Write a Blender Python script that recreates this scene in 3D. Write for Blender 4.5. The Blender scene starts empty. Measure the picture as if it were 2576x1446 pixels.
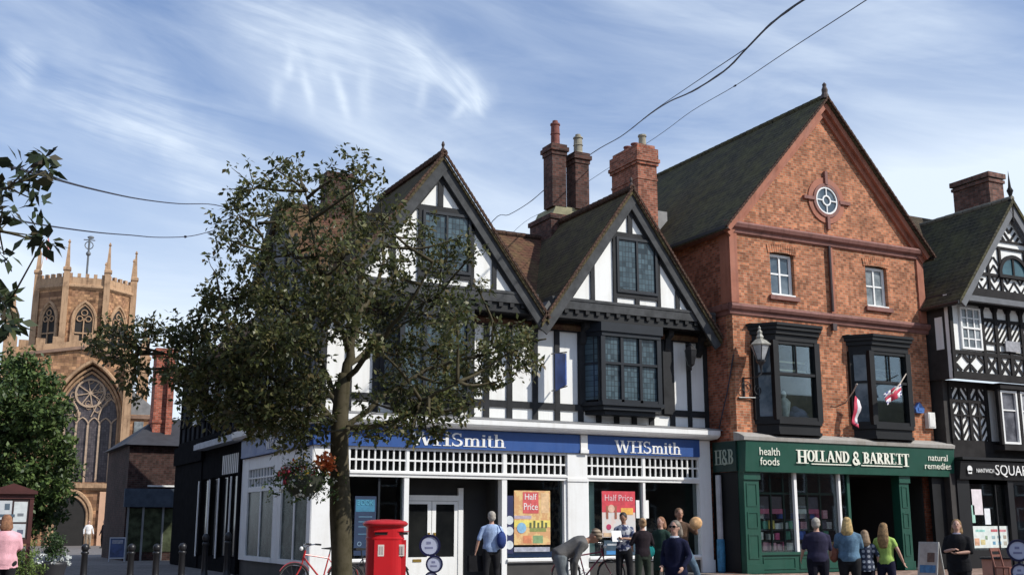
import bpy, bmesh, math, random
import numpy as np
from mathutils import Vector, Matrix, Quaternion
R = math.radians
rnd = random.Random(7)
SC = bpy.context.scene
COL = SC.collection

# ---------------------------------------------------------------- camera, world, sun, exposure
HEAD = R(27.44)                    # the camera looks this far to the right of the facades' normal
cam_d = bpy.data.cameras.new('camera'); cam = bpy.data.objects.new('camera', cam_d); COL.objects.link(cam)
cam.location = (0, -26.73, 1.45)
cam.rotation_euler = (R(90 + 12.0), 0, -HEAD)
cam_d.sensor_width = 36; cam_d.lens = 36 * 2800 / 2576; cam_d.clip_end = 2000; cam_d.clip_start = .05
SC.camera = cam
SUN_EL = R(39); SUN_AZ = R(41)     # azimuth measured from the facades' normal (-Y) towards +X
sv = Vector((math.sin(SUN_AZ) * math.cos(SUN_EL), -math.cos(SUN_AZ) * math.cos(SUN_EL), math.sin(SUN_EL)))
sl = bpy.data.lights.new('sun', 'SUN'); sl.energy = 4.9; sl.angle = R(.5); sl.color = (1, .955, .88)
so = bpy.data.objects.new('sun', sl); COL.objects.link(so); so.location = (20, -20, 40)
so.rotation_euler = (-sv).to_track_quat('-Z', 'Y').to_euler()
SC.view_settings.view_transform = 'Standard'; SC.view_settings.look = 'None'
SC.view_settings.exposure = -.15; SC.view_settings.gamma = 1
SC.cycles.max_bounces = 6; SC.cycles.transparent_max_bounces = 12
SC.cycles.use_denoising = True

def make_world():
    w = bpy.data.worlds.new('World'); SC.world = w; w.use_nodes = True
    nt = w.node_tree; nt.nodes.clear(); N = nt.nodes.new; L = nt.links.new
    def math_(op, a, b=None, c=None, clamp=False):
        n = N('ShaderNodeMath'); n.operation = op; n.use_clamp = clamp
        for i, v in enumerate((a, b, c)):
            if v is None: continue
            if isinstance(v, (int, float)): n.inputs[i].default_value = v
            else: L(v, n.inputs[i])
        return n.outputs[0]
    def dot(v, vec):
        n = N('ShaderNodeVectorMath'); n.operation = 'DOT_PRODUCT'; L(v, n.inputs[0]); n.inputs[1].default_value = vec
        return n.outputs['Value']
    tc = N('ShaderNodeTexCoord').outputs['Generated']
    sky = N('ShaderNodeTexSky'); sky.sky_type = 'NISHITA'; sky.sun_disc = False
    sky.sun_elevation = SUN_EL; sky.sun_rotation = math.atan2(sv.x, sv.y)
    sky.air_density = 1.0; sky.dust_density = .6; sky.ozone_density = 1.2
    c, s = math.cos(HEAD), math.sin(HEAD)
    # azimuth (from the street's axis) and elevation, in radians: a fixed chart of the sky
    az = math_('ARCTAN2', dot(tc, (c, -s, 0)), dot(tc, (s, c, 0)))
    el = math_('ARCSINE', dot(tc, (0, 0, 1)))
    def rotuv(ang, su, svv, off=0):
        ca, sa = math.cos(R(ang)), math.sin(R(ang))
        u = math_('ADD', math_('MULTIPLY', az, ca * su), math_('MULTIPLY', el, sa * su))
        v = math_('ADD', math_('MULTIPLY', az, -sa * svv), math_('MULTIPLY', el, ca * svv))
        cb = N('ShaderNodeCombineXYZ'); L(u, cb.inputs[0]); L(v, cb.inputs[1]); cb.inputs[2].default_value = off
        return cb.outputs[0]
    def noise(vec, sc, det=6, rough=.6, dist=0.):
        n = N('ShaderNodeTexNoise'); L(vec, n.inputs['Vector']); n.inputs['Scale'].default_value = sc
        n.inputs['Detail'].default_value = det; n.inputs['Roughness'].default_value = rough
        n.inputs['Distortion'].default_value = dist
        return n.outputs['Fac']
    def ramp(x, lo, hi):
        n = N('ShaderNodeMapRange'); n.interpolation_type = 'SMOOTHSTEP'; L(x, n.inputs[0])
        n.inputs[1].default_value = lo; n.inputs[2].default_value = hi
        return n.outputs[0]
    # broad bands of cirrus running down to the right, finer fibres, thin crossing veil
    band = ramp(noise(rotuv(-24, 1.6, 6.5, 1.3), 1, 3, .45, .3), .36, .80)
    fib = ramp(noise(rotuv(-20, 4, 30, 4.1), 1, 4, .55, .35), .30, .90)
    veil = ramp(noise(rotuv(-8, 3, 14, 7.7), 1, 6, .62, .9), .30, .80)
    low = ramp(el, .38, .05)                                      # more cloud towards the horizon
    right = ramp(az, -.12, .38)
    cl = math_('MULTIPLY', band, math_('ADD', math_('MULTIPLY', fib, .45), .35))
    cl = math_('ADD', cl, math_('MULTIPLY', veil, .30))
    cl = math_('ADD', math_('MULTIPLY', cl, .80), .07)
    cl = math_('ADD', cl, math_('MULTIPLY', low, 1.05))
    cl = math_('ADD', cl, math_('MULTIPLY', math_('MULTIPLY', right, low), 2.3))
    # a few separate streaks (mares' tails): start, end, width, strength in the chart
    def streak(a0, e0, a1, e1, w, k):
        nonlocal cl
        dx, dy = a1 - a0, e1 - e0; ll = math.hypot(dx, dy)
        px = math_('SUBTRACT', az, a0); py = math_('SUBTRACT', el, e0)
        t = math_('MULTIPLY', math_('ADD', math_('MULTIPLY', px, dx / ll), math_('MULTIPLY', py, dy / ll)), 1 / ll)
        d = math_('ADD', math_('MULTIPLY', px, -dy / ll), math_('MULTIPLY', py, dx / ll))
        # bend and fray each streak a little
        wob = math_('MULTIPLY', math_('SUBTRACT', noise(rotuv(0, 16, 16, a0 * 9), 1, 3), .5), w * 2.5)
        d = math_('ADD', math_('ADD', d, wob), math_('MULTIPLY', math_('MULTIPLY', t, t), w * .9))
        g = math_('EXPONENT', math_('MULTIPLY', math_('MULTIPLY', d, d), -1 / (w * w)))
        tt = math_('SUBTRACT', math_('MULTIPLY', t, 2), 1)
        e = math_('EXPONENT', math_('MULTIPLY', math_('POWER', math_('ABSOLUTE', tt), 3), -2.2))
        n = ramp(noise(rotuv(math.degrees(math.atan2(dy, dx)), 7, 75, e0 * 13), 1, 5, .6, .3), .32, .75) if w > .006 else ramp(noise(rotuv(-60, 30, 30, e0 * 13), 1, 5), .2, .8)
        cl = math_('ADD', cl, math_('MULTIPLY', math_('MULTIPLY', g, e), math_('MULTIPLY', math_('ADD', n, .22 if w > .006 else .35), k)))
    def pa(x, y):                                                 # chart coordinates of a sky direction
        u, v = (x - 1288) / 2800, (723 - y) / 2800; t = R(12)
        f_, z_ = math.cos(t) - v * math.sin(t), math.sin(t) + v * math.cos(t)
        return math.atan2(u, f_), math.atan2(z_, math.hypot(u, f_))
    for x0, y0, x1, y1, w, k in ((745, 150, 800, 285, .0045, .26), (832, 170, 888, 305, .0040, .32), (770, 110, 830, 230, .010, .18), (700, 90, 760, 180, .012, .14),
                                 (690, 190, 708, 275, .006, .10), (900, 190, 932, 310, .006, .14),
                                 (1072, 190, 1066, 290, .0050, .18), (1165, 250, 1145, 310, .0045, .20), (925, 150, 940, 260, .008, .12), (690, 180, 705, 300, .006, .14),
                                 (1040, 95, 1225, 265, .016, .30), (1140, 160, 1235, 285, .013, .34), (1200, 210, 1225, 290, .014, .28), (960, 40, 1130, 150, .022, .24),
                                 (1170, 230, 1235, 285, .009, .26), (0, 120, 110, 205, .014, .40),
                                 (500, -10, 1000, 150, .034, .26), (760, 10, 1180, 160, .034, .24), (0, 190, 640, 400, .028, .32),
                                 (100, 180, 760, 380, .035, .25), (720, 130, 735, 205, .004, .22)):
        a0, e0 = pa(x0, y0); a1, e1 = pa(x1, y1)
        streak(a0, e0, a1, e1, w, k)
    cl = math_('MULTIPLY', cl, 1, clamp=True)
    cl = math_('MINIMUM', cl, .93)
    # sky light and cloud light
    bg1 = N('ShaderNodeBackground'); L(sky.outputs[0], bg1.inputs[0]); bg1.inputs[1].default_value = .112
    # summer-haze blue: the clear sky a little paler than the model's
    pb = N('ShaderNodeMixRGB'); pb.inputs[0].default_value = .18; L(sky.outputs[0], pb.inputs[1]); pb.inputs[2].default_value = (2.6, 4.4, 8.2, 1); gm = N('ShaderNodeMixRGB'); gm.blend_type = 'MULTIPLY'; gm.inputs[0].default_value = 1; L(pb.outputs[0], gm.inputs[1]); gm.inputs[2].default_value = (.74, .95, 1.22, 1); L(gm.outputs[0], bg1.inputs[0])
    bg2 = N('ShaderNodeBackground'); bg2.inputs[0].default_value = (.78, .88, 1.0, 1); bg2.inputs[1].default_value = 1.24
    mx = N('ShaderNodeMixShader'); L(cl, mx.inputs[0]); L(bg1.outputs[0], mx.inputs[1]); L(bg2.outputs[0], mx.inputs[2])
    out = N('ShaderNodeOutputWorld'); L(mx.outputs[0], out.inputs[0])
make_world()

# ---------------------------------------------------------------- materials
MATS = {}
def _new(name):
    m = bpy.data.materials.new(name); m.use_nodes = True; nt = m.node_tree
    return m, nt, nt.nodes['Principled BSDF']
def _ramp(nt, fac, cols):
    r = nt.nodes.new('ShaderNodeValToRGB'); nt.links.new(fac, r.inputs[0])
    while len(r.color_ramp.elements) < len(cols): r.color_ramp.elements.new(.5)
    for e, (p, c) in zip(r.color_ramp.elements, cols): e.position = p; e.color = (*c, 1)
    return r.outputs[0]
def _noise(nt, sc, det=5, rough=.6, vec=None, dim=None):
    n = nt.nodes.new('ShaderNodeTexNoise'); n.inputs['Scale'].default_value = sc
    n.inputs['Detail'].default_value = det; n.inputs['Roughness'].default_value = rough
    if vec is None:
        g = nt.nodes.new('ShaderNodeNewGeometry'); vec = g.outputs['Position']
    nt.links.new(vec, n.inputs['Vector']); return n.outputs['Fac']
def mul(c, k): return tuple(min(1, v * k) for v in c)
def bump(nt, bs, h, strength=.3, dist=.01):
    b = nt.nodes.new('ShaderNodeBump'); b.inputs['Strength'].default_value = strength; b.inputs['Distance'].default_value = dist
    nt.links.new(h, b.inputs['Height']); nt.links.new(b.outputs[0], bs.inputs['Normal'])
def plain(name, c, rough=.6, var=.18, sc=3., metal=0., fine=0., bmp=0., spec=None, sheen=0):
    if name in MATS: return MATS[name]
    m, nt, bs = _new(name)
    col = _ramp(nt, _noise(nt, sc), [(.3, mul(c, 1 - var)), (.7, mul(c, 1 + var))])
    nt.links.new(col, bs.inputs['Base Color'])
    bs.inputs['Roughness'].default_value = rough; bs.inputs['Metallic'].default_value = metal
    if spec is not None: bs.inputs['Specular IOR Level'].default_value = spec
    if bmp: bump(nt, bs, _noise(nt, sc * 12), bmp)
    MATS[name] = m; return m
def worn(name, c, rough=.5, grime=.22, streak=.18, tint=(.62, .58, .50), spec=None, sc=1.):
    """painted or rendered surface with rain streaks, dirt patches and uneven sheen"""
    if name in MATS: return MATS[name]
    m, nt, bs = _new(name); L = nt.links.new
    mp = nt.nodes.new('ShaderNodeVectorMath'); mp.operation = 'MULTIPLY'; mp.inputs[1].default_value = (7, 7, .55)
    g = nt.nodes.new('ShaderNodeNewGeometry'); L(g.outputs['Position'], mp.inputs[0])
    def mixin(prev, fac, lo, hi, amt):
        r = nt.nodes.new('ShaderNodeMapRange'); L(fac, r.inputs[0]); r.inputs[1].default_value = lo; r.inputs[2].default_value = hi; r.inputs[4].default_value = amt
        x = nt.nodes.new('ShaderNodeMixRGB'); x.blend_type = 'MULTIPLY'; L(r.outputs[0], x.inputs[0])
        if isinstance(prev, tuple): x.inputs[1].default_value = (*prev, 1)
        else: L(prev, x.inputs[1])
        x.inputs[2].default_value = (*tint, 1); return x.outputs[0]
    a = mixin(tuple(c), _noise(nt, 1.4 * sc, 7, .68), .48, .78, grime * 1.6)
    a = mixin(a, _noise(nt, 1.0, 5, .6, mp.outputs[0]), .50, .80, streak * 1.8)
    a = mixin(a, _noise(nt, 22, 4, .7), .55, .8, grime * .8)
    L(a, bs.inputs['Base Color'])
    rr = nt.nodes.new('ShaderNodeMapRange'); L(_noise(nt, 3, 5), rr.inputs[0]); rr.inputs[3].default_value = rough * .7; rr.inputs[4].default_value = min(1, rough * 1.35); L(rr.outputs[0], bs.inputs['Roughness'])
    if spec is not None: bs.inputs['Specular IOR Level'].default_value = spec
    bump(nt, bs, _noise(nt, 30, 3), .06)
    MATS[name] = m; return m
def wallvec(nt, sx=1., sz=1.):
    g = nt.nodes.new('ShaderNodeNewGeometry'); s = nt.nodes.new('ShaderNodeSeparateXYZ'); nt.links.new(g.outputs['Position'], s.inputs[0])
    a = nt.nodes.new('ShaderNodeMath'); a.operation = 'ADD'; nt.links.new(s.outputs[0], a.inputs[0]); nt.links.new(s.outputs[1], a.inputs[1])
    m1 = nt.nodes.new('ShaderNodeMath'); m1.operation = 'MULTIPLY'; nt.links.new(a.outputs[0], m1.inputs[0]); m1.inputs[1].default_value = sx
    m2 = nt.nodes.new('ShaderNodeMath'); m2.operation = 'MULTIPLY'; nt.links.new(s.outputs[2], m2.inputs[0]); m2.inputs[1].default_value = sz
    c = nt.nodes.new('ShaderNodeCombineXYZ'); nt.links.new(m1.outputs[0], c.inputs[0]); nt.links.new(m2.outputs[0], c.inputs[1])
    return c.outputs[0]
def bricks(name, cols, mortar, bw=.23, bh=.078, ms=.012, rough=.85, patch=.35, dark=.0, bmp=.5):
    """cols: two brick colours; patches of weathering come from broad noise."""
    if name in MATS: return MATS[name]
    m, nt, bs = _new(name); L = nt.links.new
    v = wallvec(nt)
    b = nt.nodes.new('ShaderNodeTexBrick'); L(v, b.inputs['Vector'])
    b.inputs['Scale'].default_value = 1; b.inputs['Brick Width'].default_value = bw; b.inputs['Row Height'].default_value = bh
    b.inputs['Mortar Size'].default_value = ms; b.inputs['Color1'].default_value = (*cols[0], 1); b.inputs['Color2'].default_value = (*cols[1], 1)
    b.inputs['Mortar'].default_value = (*mortar, 1); b.inputs['Mortar Smooth'].default_value = .3
    # bricks vary one by one
    mp = nt.nodes.new('ShaderNodeVectorMath'); mp.operation = 'SNAP'; L(v, mp.inputs[0]); mp.inputs[1].default_value = (bw / 2, bh, 1)
    wn = nt.nodes.new('ShaderNodeTexWhiteNoise'); L(mp.outputs[0], wn.inputs['Vector'])
    h = nt.nodes.new('ShaderNodeHueSaturation'); L(b.outputs['Color'], h.inputs['Color'])
    mr = nt.nodes.new('ShaderNodeMapRange'); L(wn.outputs['Value'], mr.inputs[0]); mr.inputs[3].default_value = .62; mr.inputs[4].default_value = 1.38
    L(mr.outputs[0], h.inputs['Value'])
    mx = nt.nodes.new('ShaderNodeMixRGB'); mx.blend_type = 'MULTIPLY'; mx.inputs[0].default_value = 1; L(h.outputs[0], mx.inputs[1])
    L(_ramp(nt, _noise(nt, .9, 6, .65), [(.3, (1 - patch,) * 3), (.65, (1.0 + patch * .25,) * 3)]), mx.inputs[2])
    so_ = nt.nodes.new('ShaderNodeMixRGB'); so_.blend_type = 'MULTIPLY'; L(mx.outputs[0], so_.inputs[1]); so_.inputs[2].default_value = (.42, .38, .38, 1)
    sm = nt.nodes.new('ShaderNodeMapRange'); L(_noise(nt, 2.3, 9, .75), sm.inputs[0]); sm.inputs[1].default_value = .50; sm.inputs[2].default_value = .70; sm.inputs[4].default_value = patch * 1.5; L(sm.outputs[0], so_.inputs[0])
    L(so_.outputs[0], bs.inputs['Base Color']); bs.inputs['Roughness'].default_value = rough
    bs.inputs['Specular IOR Level'].default_value = .2
    bump(nt, bs, b.outputs['Fac'], -bmp, .01)
    MATS[name] = m; return m
def tiles(name, c1, c2, moss=None, row=.11, w=.17, rough=.85, mossamt=.5):
    if name in MATS: return MATS[name]
    m, nt, bs = _new(name); L = nt.links.new
    v = wallvec(nt)
    b = nt.nodes.new('ShaderNodeTexBrick'); L(v, b.inputs['Vector'])
    b.inputs['Scale'].default_value = 1; b.inputs['Brick Width'].default_value = w; b.inputs['Row Height'].default_value = row
    b.inputs['Mortar Size'].default_value = .012; b.inputs['Color1'].default_value = (*c1, 1); b.inputs['Color2'].default_value = (*c2, 1)
    b.inputs['Mortar'].default_value = (*mul(c1, .35), 1)
    mx = nt.nodes.new('ShaderNodeMixRGB'); mx.blend_type = 'MIX'; L(b.outputs['Color'], mx.inputs[1])
    mx.inputs[2].default_value = (*(moss or mul(c1, .6)), 1)
    n = nt.nodes.new('ShaderNodeMapRange'); L(_noise(nt, 1.6, 8, .7), n.inputs[0]); n.inputs[1].default_value = .42; n.inputs[2].default_value = .72
    n.inputs[4].default_value = mossamt; L(n.outputs[0], mx.inputs[0])
    m2 = nt.nodes.new('ShaderNodeMixRGB'); m2.blend_type = 'MULTIPLY'; m2.inputs[0].default_value = 1; L(mx.outputs[0], m2.inputs[1])
    L(_ramp(nt, _noise(nt, 7, 6, .8), [(.3, (.55,) * 3), (.75, (1.35,) * 3)]), m2.inputs[2])
    L(m2.outputs[0], bs.inputs['Base Color']); bs.inputs['Roughness'].default_value = .95; bs.inputs['Specular IOR Level'].default_value = .12
    bump(nt, bs, b.outputs['Fac'], -.8, .02)
    MATS[name] = m; return m
def glass(name, tint=(.6, .7, .7), reflect=.10):
    if name in MATS: return MATS[name]
    m, nt, bs = _new(name); L = nt.links.new; nt.nodes.remove(bs)
    t = nt.nodes.new('ShaderNodeBsdfTransparent'); t.inputs[0].default_value = (*tint, 1)
    g = nt.nodes.new('ShaderNodeBsdfGlossy'); g.inputs['Roughness'].default_value = .02; g.inputs[0].default_value = (.9, .95, 1, 1)
    f = nt.nodes.new('ShaderNodeFresnel'); f.inputs[0].default_value = 1.45
    a = nt.nodes.new('ShaderNodeMath'); a.operation = 'MULTIPLY_ADD'; L(f.outputs[0], a.inputs[0]); a.inputs[1].default_value = .9; a.inputs[2].default_value = reflect - .04
    mx = nt.nodes.new('ShaderNodeMixShader'); L(a.outputs[0], mx.inputs[0]); L(t.outputs[0], mx.inputs[1]); L(g.outputs[0], mx.inputs[2])
    L(mx.outputs[0], nt.nodes['Material Output'].inputs[0])
    MATS[name] = m; return m
def darkglass(name, c=(.02, .03, .04), c2=(.06, .09, .11), sc=1.5, lead=None, rough=.12, spec=.5):
    """old panes before dark rooms; lead = (width, height) of leaded quarries"""
    if name in MATS: return MATS[name]
    m, nt, bs = _new(name); L = nt.links.new
    col = _ramp(nt, _noise(nt, sc, 4), [(.38, c), (.66, c2)])
    if lead:
        b = nt.nodes.new('ShaderNodeTexBrick'); L(wallvec(nt), b.inputs['Vector']); b.offset = 0
        b.inputs['Scale'].default_value = 1; b.inputs['Brick Width'].default_value = lead[0]; b.inputs['Row Height'].default_value = lead[1]
        b.inputs['Mortar Size'].default_value = .008; b.inputs['Mortar'].default_value = (.03, .035, .04, 1)
        L(col, b.inputs['Color1']); b.inputs['Color2'].default_value = (*mul(c2, 1.15), 1)
        col = b.outputs['Color']
    L(col, bs.inputs['Base Color']); bs.inputs['Roughness'].default_value = rough
    bs.inputs['Specular IOR Level'].default_value = spec
    MATS[name] = m; return m
def leafmat(name, cols, rough=.5, trans=.25):
    if name in MATS: return MATS[name]
    m, nt, bs = _new(name); L = nt.links.new
    oi = nt.nodes.new('ShaderNodeNewGeometry')
    a = _ramp(nt, oi.outputs['Random Per Island'], [(i / (len(cols) - 1), c) for i, c in enumerate(cols)])
    mx = nt.nodes.new('ShaderNodeMixRGB'); mx.blend_type = 'MULTIPLY'; mx.inputs[0].default_value = 1; L(a, mx.inputs[1])
    L(_ramp(nt, _noise(nt, 1.3, 3), [(.3, (.7,) * 3), (.7, (1.25,) * 3)]), mx.inputs[2])
    L(mx.outputs[0], bs.inputs['Base Color']); bs.inputs['Roughness'].default_value = rough
    bs.inputs['Specular IOR Level'].default_value = .3
    tr = nt.nodes.new('ShaderNodeBsdfTranslucent'); L(mx.outputs[0], tr.inputs[0])
    ms = nt.nodes.new('ShaderNodeMixShader'); ms.inputs[0].default_value = trans
    L(bs.outputs[0], ms.inputs[1]); L(tr.outputs[0], ms.inputs[2]); L(ms.outputs[0], nt.nodes['Material Output'].inputs[0])
    MATS[name] = m; return m
def pattern(name, kind, c1, c2, sc, rough=.8):
    """printed cloth: kind in stripes / plaid / blotch / specks"""
    if name in MATS: return MATS[name]
    m, nt, bs = _new(name); L = nt.links.new
    tc = nt.nodes.new('ShaderNodeTexCoord'); o = tc.outputs['Object']
    if kind == 'plaid':
        f = []
        for ax in 'XZ':
            w = nt.nodes.new('ShaderNodeTexWave'); w.bands_direction = ax; w.inputs['Scale'].default_value = sc; L(o, w.inputs['Vector'])
            f.append(w.outputs['Fac'])
        mm = nt.nodes.new('ShaderNodeMath'); mm.operation = 'MULTIPLY'; L(f[0], mm.inputs[0]); L(f[1], mm.inputs[1]); fac = mm.outputs[0]
        st = [(.25, c1), (.55, c2)]
    elif kind == 'stripes':
        w = nt.nodes.new('ShaderNodeTexWave'); w.bands_direction = 'Z'; w.inputs['Scale'].default_value = sc; L(o, w.inputs['Vector']); w.inputs['Distortion'].default_value = 1.5
        fac = w.outputs['Fac']; st = [(.45, c1), (.55, c2)]
    else:
        fac = _noise(nt, sc, 3, .6, o); st = [(.47, c1), (.55, c2)]
    L(_ramp(nt, fac, st), bs.inputs['Base Color']); bs.inputs['Roughness'].default_value = rough
    MATS[name] = m; return m

# ---------------------------------------------------------------- mesh building
def wloc(o):
    v = Vector((0, 0, 0))
    while o is not None: v = v + Vector(o.location); o = o.parent
    return v
def tag(o, label=None, cat=None, group=None, kind=None):
    if label: o['label'] = label
    if cat: o['category'] = cat
    if group: o['group'] = group
    if kind: o['kind'] = kind
    return o
def empty(name, loc, label, cat, rz=0., group=None):
    o = bpy.data.objects.new(name, None); COL.objects.link(o); o.location = loc; o.rotation_euler = (0, 0, rz)
    o.empty_display_size = .3
    return tag(o, label, cat, group)
class MB:
    """collects shapes; build() links them as ONE mesh object"""
    def __init__(s): s.v = []; s.f = []
    def add(s, vs, fs):
        n = len(s.v); s.v += [tuple(p) for p in vs]; s.f += [tuple(i + n for i in f) for f in fs]; return s
    def box(s, x0, x1, y0, y1, z0, z1):
        if x1 < x0: x0, x1 = x1, x0
        if y1 < y0: y0, y1 = y1, y0
        if z1 < z0: z0, z1 = z1, z0
        return s.add([(x0, y0, z0), (x1, y0, z0), (x1, y1, z0), (x0, y1, z0), (x0, y0, z1), (x1, y0, z1), (x1, y1, z1), (x0, y1, z1)],
                     [(0, 3, 2, 1), (4, 5, 6, 7), (0, 1, 5, 4), (1, 2, 6, 5), (2, 3, 7, 6), (3, 0, 4, 7)])
    def prism(s, poly, a0, a1, axis='y'):
        """poly: (u,v) pairs; axis y -> (u, a, v); axis x -> (a, u, v); axis z -> (u, v, a)"""
        n = len(poly)
        def P(u, v, a): return {'y': (u, a, v), 'x': (a, u, v), 'z': (u, v, a)}[axis]
        vs = [P(u, v, a0) for u, v in poly] + [P(u, v, a1) for u, v in poly]
        fs = [tuple(range(n)), tuple(range(2 * n - 1, n - 1, -1))] + [(i, i + n, (i + 1) % n + n, (i + 1) % n) for i in range(n)]
        return s.add(vs, fs)
    def loft(s, rings, cap=True):
        n = len(rings[0]); base = len(s.v)
        for r in rings: s.v += [tuple(p) for p in r]
        for k in range(len(rings) - 1):
            for i in range(n):
                j = (i + 1) % n
                s.f.append((base + k * n + i, base + k * n + j, base + (k + 1) * n + j, base + (k + 1) * n + i))
        if cap:
            s.f.append(tuple(base + i for i in range(n - 1, -1, -1))); s.f.append(tuple(base + (len(rings) - 1) * n + i for i in range(n)))
        return s
    def tube(s, pts, r, n=8, rb=None, side=None, cap=True, ball=False):
        pts = [Vector(p) for p in pts]
        if not isinstance(r, (list, tuple)): r = [r] * len(pts)
        if rb is None: rb = r
        elif not isinstance(rb, (list, tuple)): rb = [rb] * len(pts)
        r, rb = list(r), list(rb)
        if ball:   # round the ends off
            d0 = (pts[0] - pts[1]).normalized(); d1 = (pts[-1] - pts[-2]).normalized()
            m0 = min(r[0], rb[0]); m1 = min(r[-1], rb[-1])
            pts = [pts[0] + d0 * m0 * .95, pts[0] + d0 * m0 * .6] + pts + [pts[-1] + d1 * m1 * .6, pts[-1] + d1 * m1 * .95]
            r = [r[0] * .3, r[0] * .8] + r + [r[-1] * .8, r[-1] * .3]; rb = [rb[0] * .3, rb[0] * .8] + rb + [rb[-1] * .8, rb[-1] * .3]
        rings = []; sd = Vector(side) if side is not None else None
        for i, p in enumerate(pts):
            t = (pts[min(i + 1, len(pts) - 1)] - pts[max(i - 1, 0)])
            t = t.normalized() if t.length > 1e-9 else Vector((0, 0, 1))
            if sd is None:
                sd = t.cross(Vector((0, 0, 1)))
                if sd.length < .1: sd = Vector((1, 0, 0))
            a = (sd - t * sd.dot(t))
            a = a.normalized() if a.length > 1e-6 else Vector((1, 0, 0))
            b = t.cross(a); sd = a if side is None else Vector(side)
            rings.append([p + a * (math.cos(q) * r[i]) + b * (math.sin(q) * rb[i]) for q in (2 * math.pi * k / n for k in range(n))])
        return s.loft(rings, cap)
    def bar(s, p, q, w, h, side=(0, 1, 0)):
        """rectangular bar from p to q, w across, h along `side`"""
        p, q = Vector(p), Vector(q); t = (q - p).normalized(); b = Vector(side); b = (b - t * b.dot(t)).normalized(); a = t.cross(b)
        c = [(-.5, -.5), (.5, -.5), (.5, .5), (-.5, .5)]
        return s.loft([[o + a * (u * w) + b * (v * h) for u, v in c] for o in (p, q)])
    def lathe(s, prof, c=(0, 0, 0), n=16):
        return s.loft([[(c[0] + r * math.cos(2 * math.pi * k / n), c[1] + r * math.sin(2 * math.pi * k / n), c[2] + z) for k in range(n)] for r, z in prof])
    def ell(s, c, r, n=12, m=8):
        c = Vector(c)
        return s.loft([[(c.x + r[0] * math.sin(a) * math.cos(2 * math.pi * k / n), c.y + r[1] * math.sin(a) * math.sin(2 * math.pi * k / n), c.z - r[2] * math.cos(a))
                        for k in range(n)] for a in (max(.02, min(math.pi - .02, math.pi * i / m)) for i in range(m + 1))])
    def ring(s, c, r0, r1, y0, y1, n=28, a0=0, a1=2 * math.pi, axis='y'):
        """flat annulus sector with thickness, in the plane across `axis`"""
        full = abs(a1 - a0) > 6.28; k = n if full else n + 1
        rings = []
        for i in range(k):
            a = a0 + (a1 - a0) * i / n
            pts = []
            for rr, yy in ((r0, y0), (r1, y0), (r1, y1), (r0, y1)):
                u, v = rr * math.cos(a), rr * math.sin(a)
                pts.append((c[0] + u, c[1] + yy, c[2] + v) if axis == 'y' else ((c[0] + yy, c[1] + u, c[2] + v) if axis == 'x' else (c[0] + u, c[1] + v, c[2] + yy)))
            rings.append(pts)
        if full: rings.append(rings[0])
        return s.loft(rings, cap=not full)
    def torus(s, c, R_, r, n=24, m=6, ax=(0, 1, 0), fwd=(1, 0, 0)):
        ax = Vector(ax); f = Vector(fwd); u = ax.cross(f)
        c = Vector(c); rings = []
        for i in range(n + 1):
            a = 2 * math.pi * i / n; d = f * math.cos(a) + u * math.sin(a)
            rings.append([c + d * (R_ + r * math.cos(b)) + ax * (r * math.sin(b)) for b in (2 * math.pi * k / m for k in range(m))])
        return s.loft(rings, cap=False)
    def xf(s, M): s.v = [tuple(M @ Vector(p)) for p in s.v]; return s
    def build(s, name, m, parent=None, local=False, smooth=False, label=None, recalc=True, bevel=0):
        me = bpy.data.meshes.new(name)
        off = wloc(parent) if (parent is not None and not local) else Vector((0, 0, 0))
        me.from_pydata([(p[0] - off.x, p[1] - off.y, p[2] - off.z) for p in s.v], [], s.f)
        if recalc:
            bm = bmesh.new(); bm.from_mesh(me); bmesh.ops.recalc_face_normals(bm, faces=bm.faces); bm.to_mesh(me); bm.free()
        me.materials.append(m)
        if smooth: me.polygons.foreach_set('use_smooth', [True] * len(me.polygons))
        o = bpy.data.objects.new(name, me); COL.objects.link(o); o.parent = parent
        if bevel:
            b = o.modifiers.new('bevel', 'BEVEL'); b.width = bevel; b.segments = 1; b.limit_method = 'ANGLE'
        if label: o['label'] = label
        return o
def each(boxes, name, m, parent, label=None):
    """every box a part of its own; boxes: (x0,x1,y0,y1,z0,z1)"""
    return [MB().box(*b).build(name, m, parent, label=label) for b in boxes]
def top(mb, name, m, loc, label, cat, group=None, smooth=False, kind=None):
    """a thing that is one mesh; its origin sits at loc"""
    o = mb.build(name, m, None, smooth=smooth)
    o.data.transform(Matrix.Translation(-Vector(loc))); o.location = loc
    return tag(o, label, cat, group, kind)
def copy_tree(o, parent=None):
    c = o.copy(); COL.objects.link(c)
    if parent is not None: c.parent = parent
    for ch in list(o.children): copy_tree(ch, c)
    return c

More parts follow.
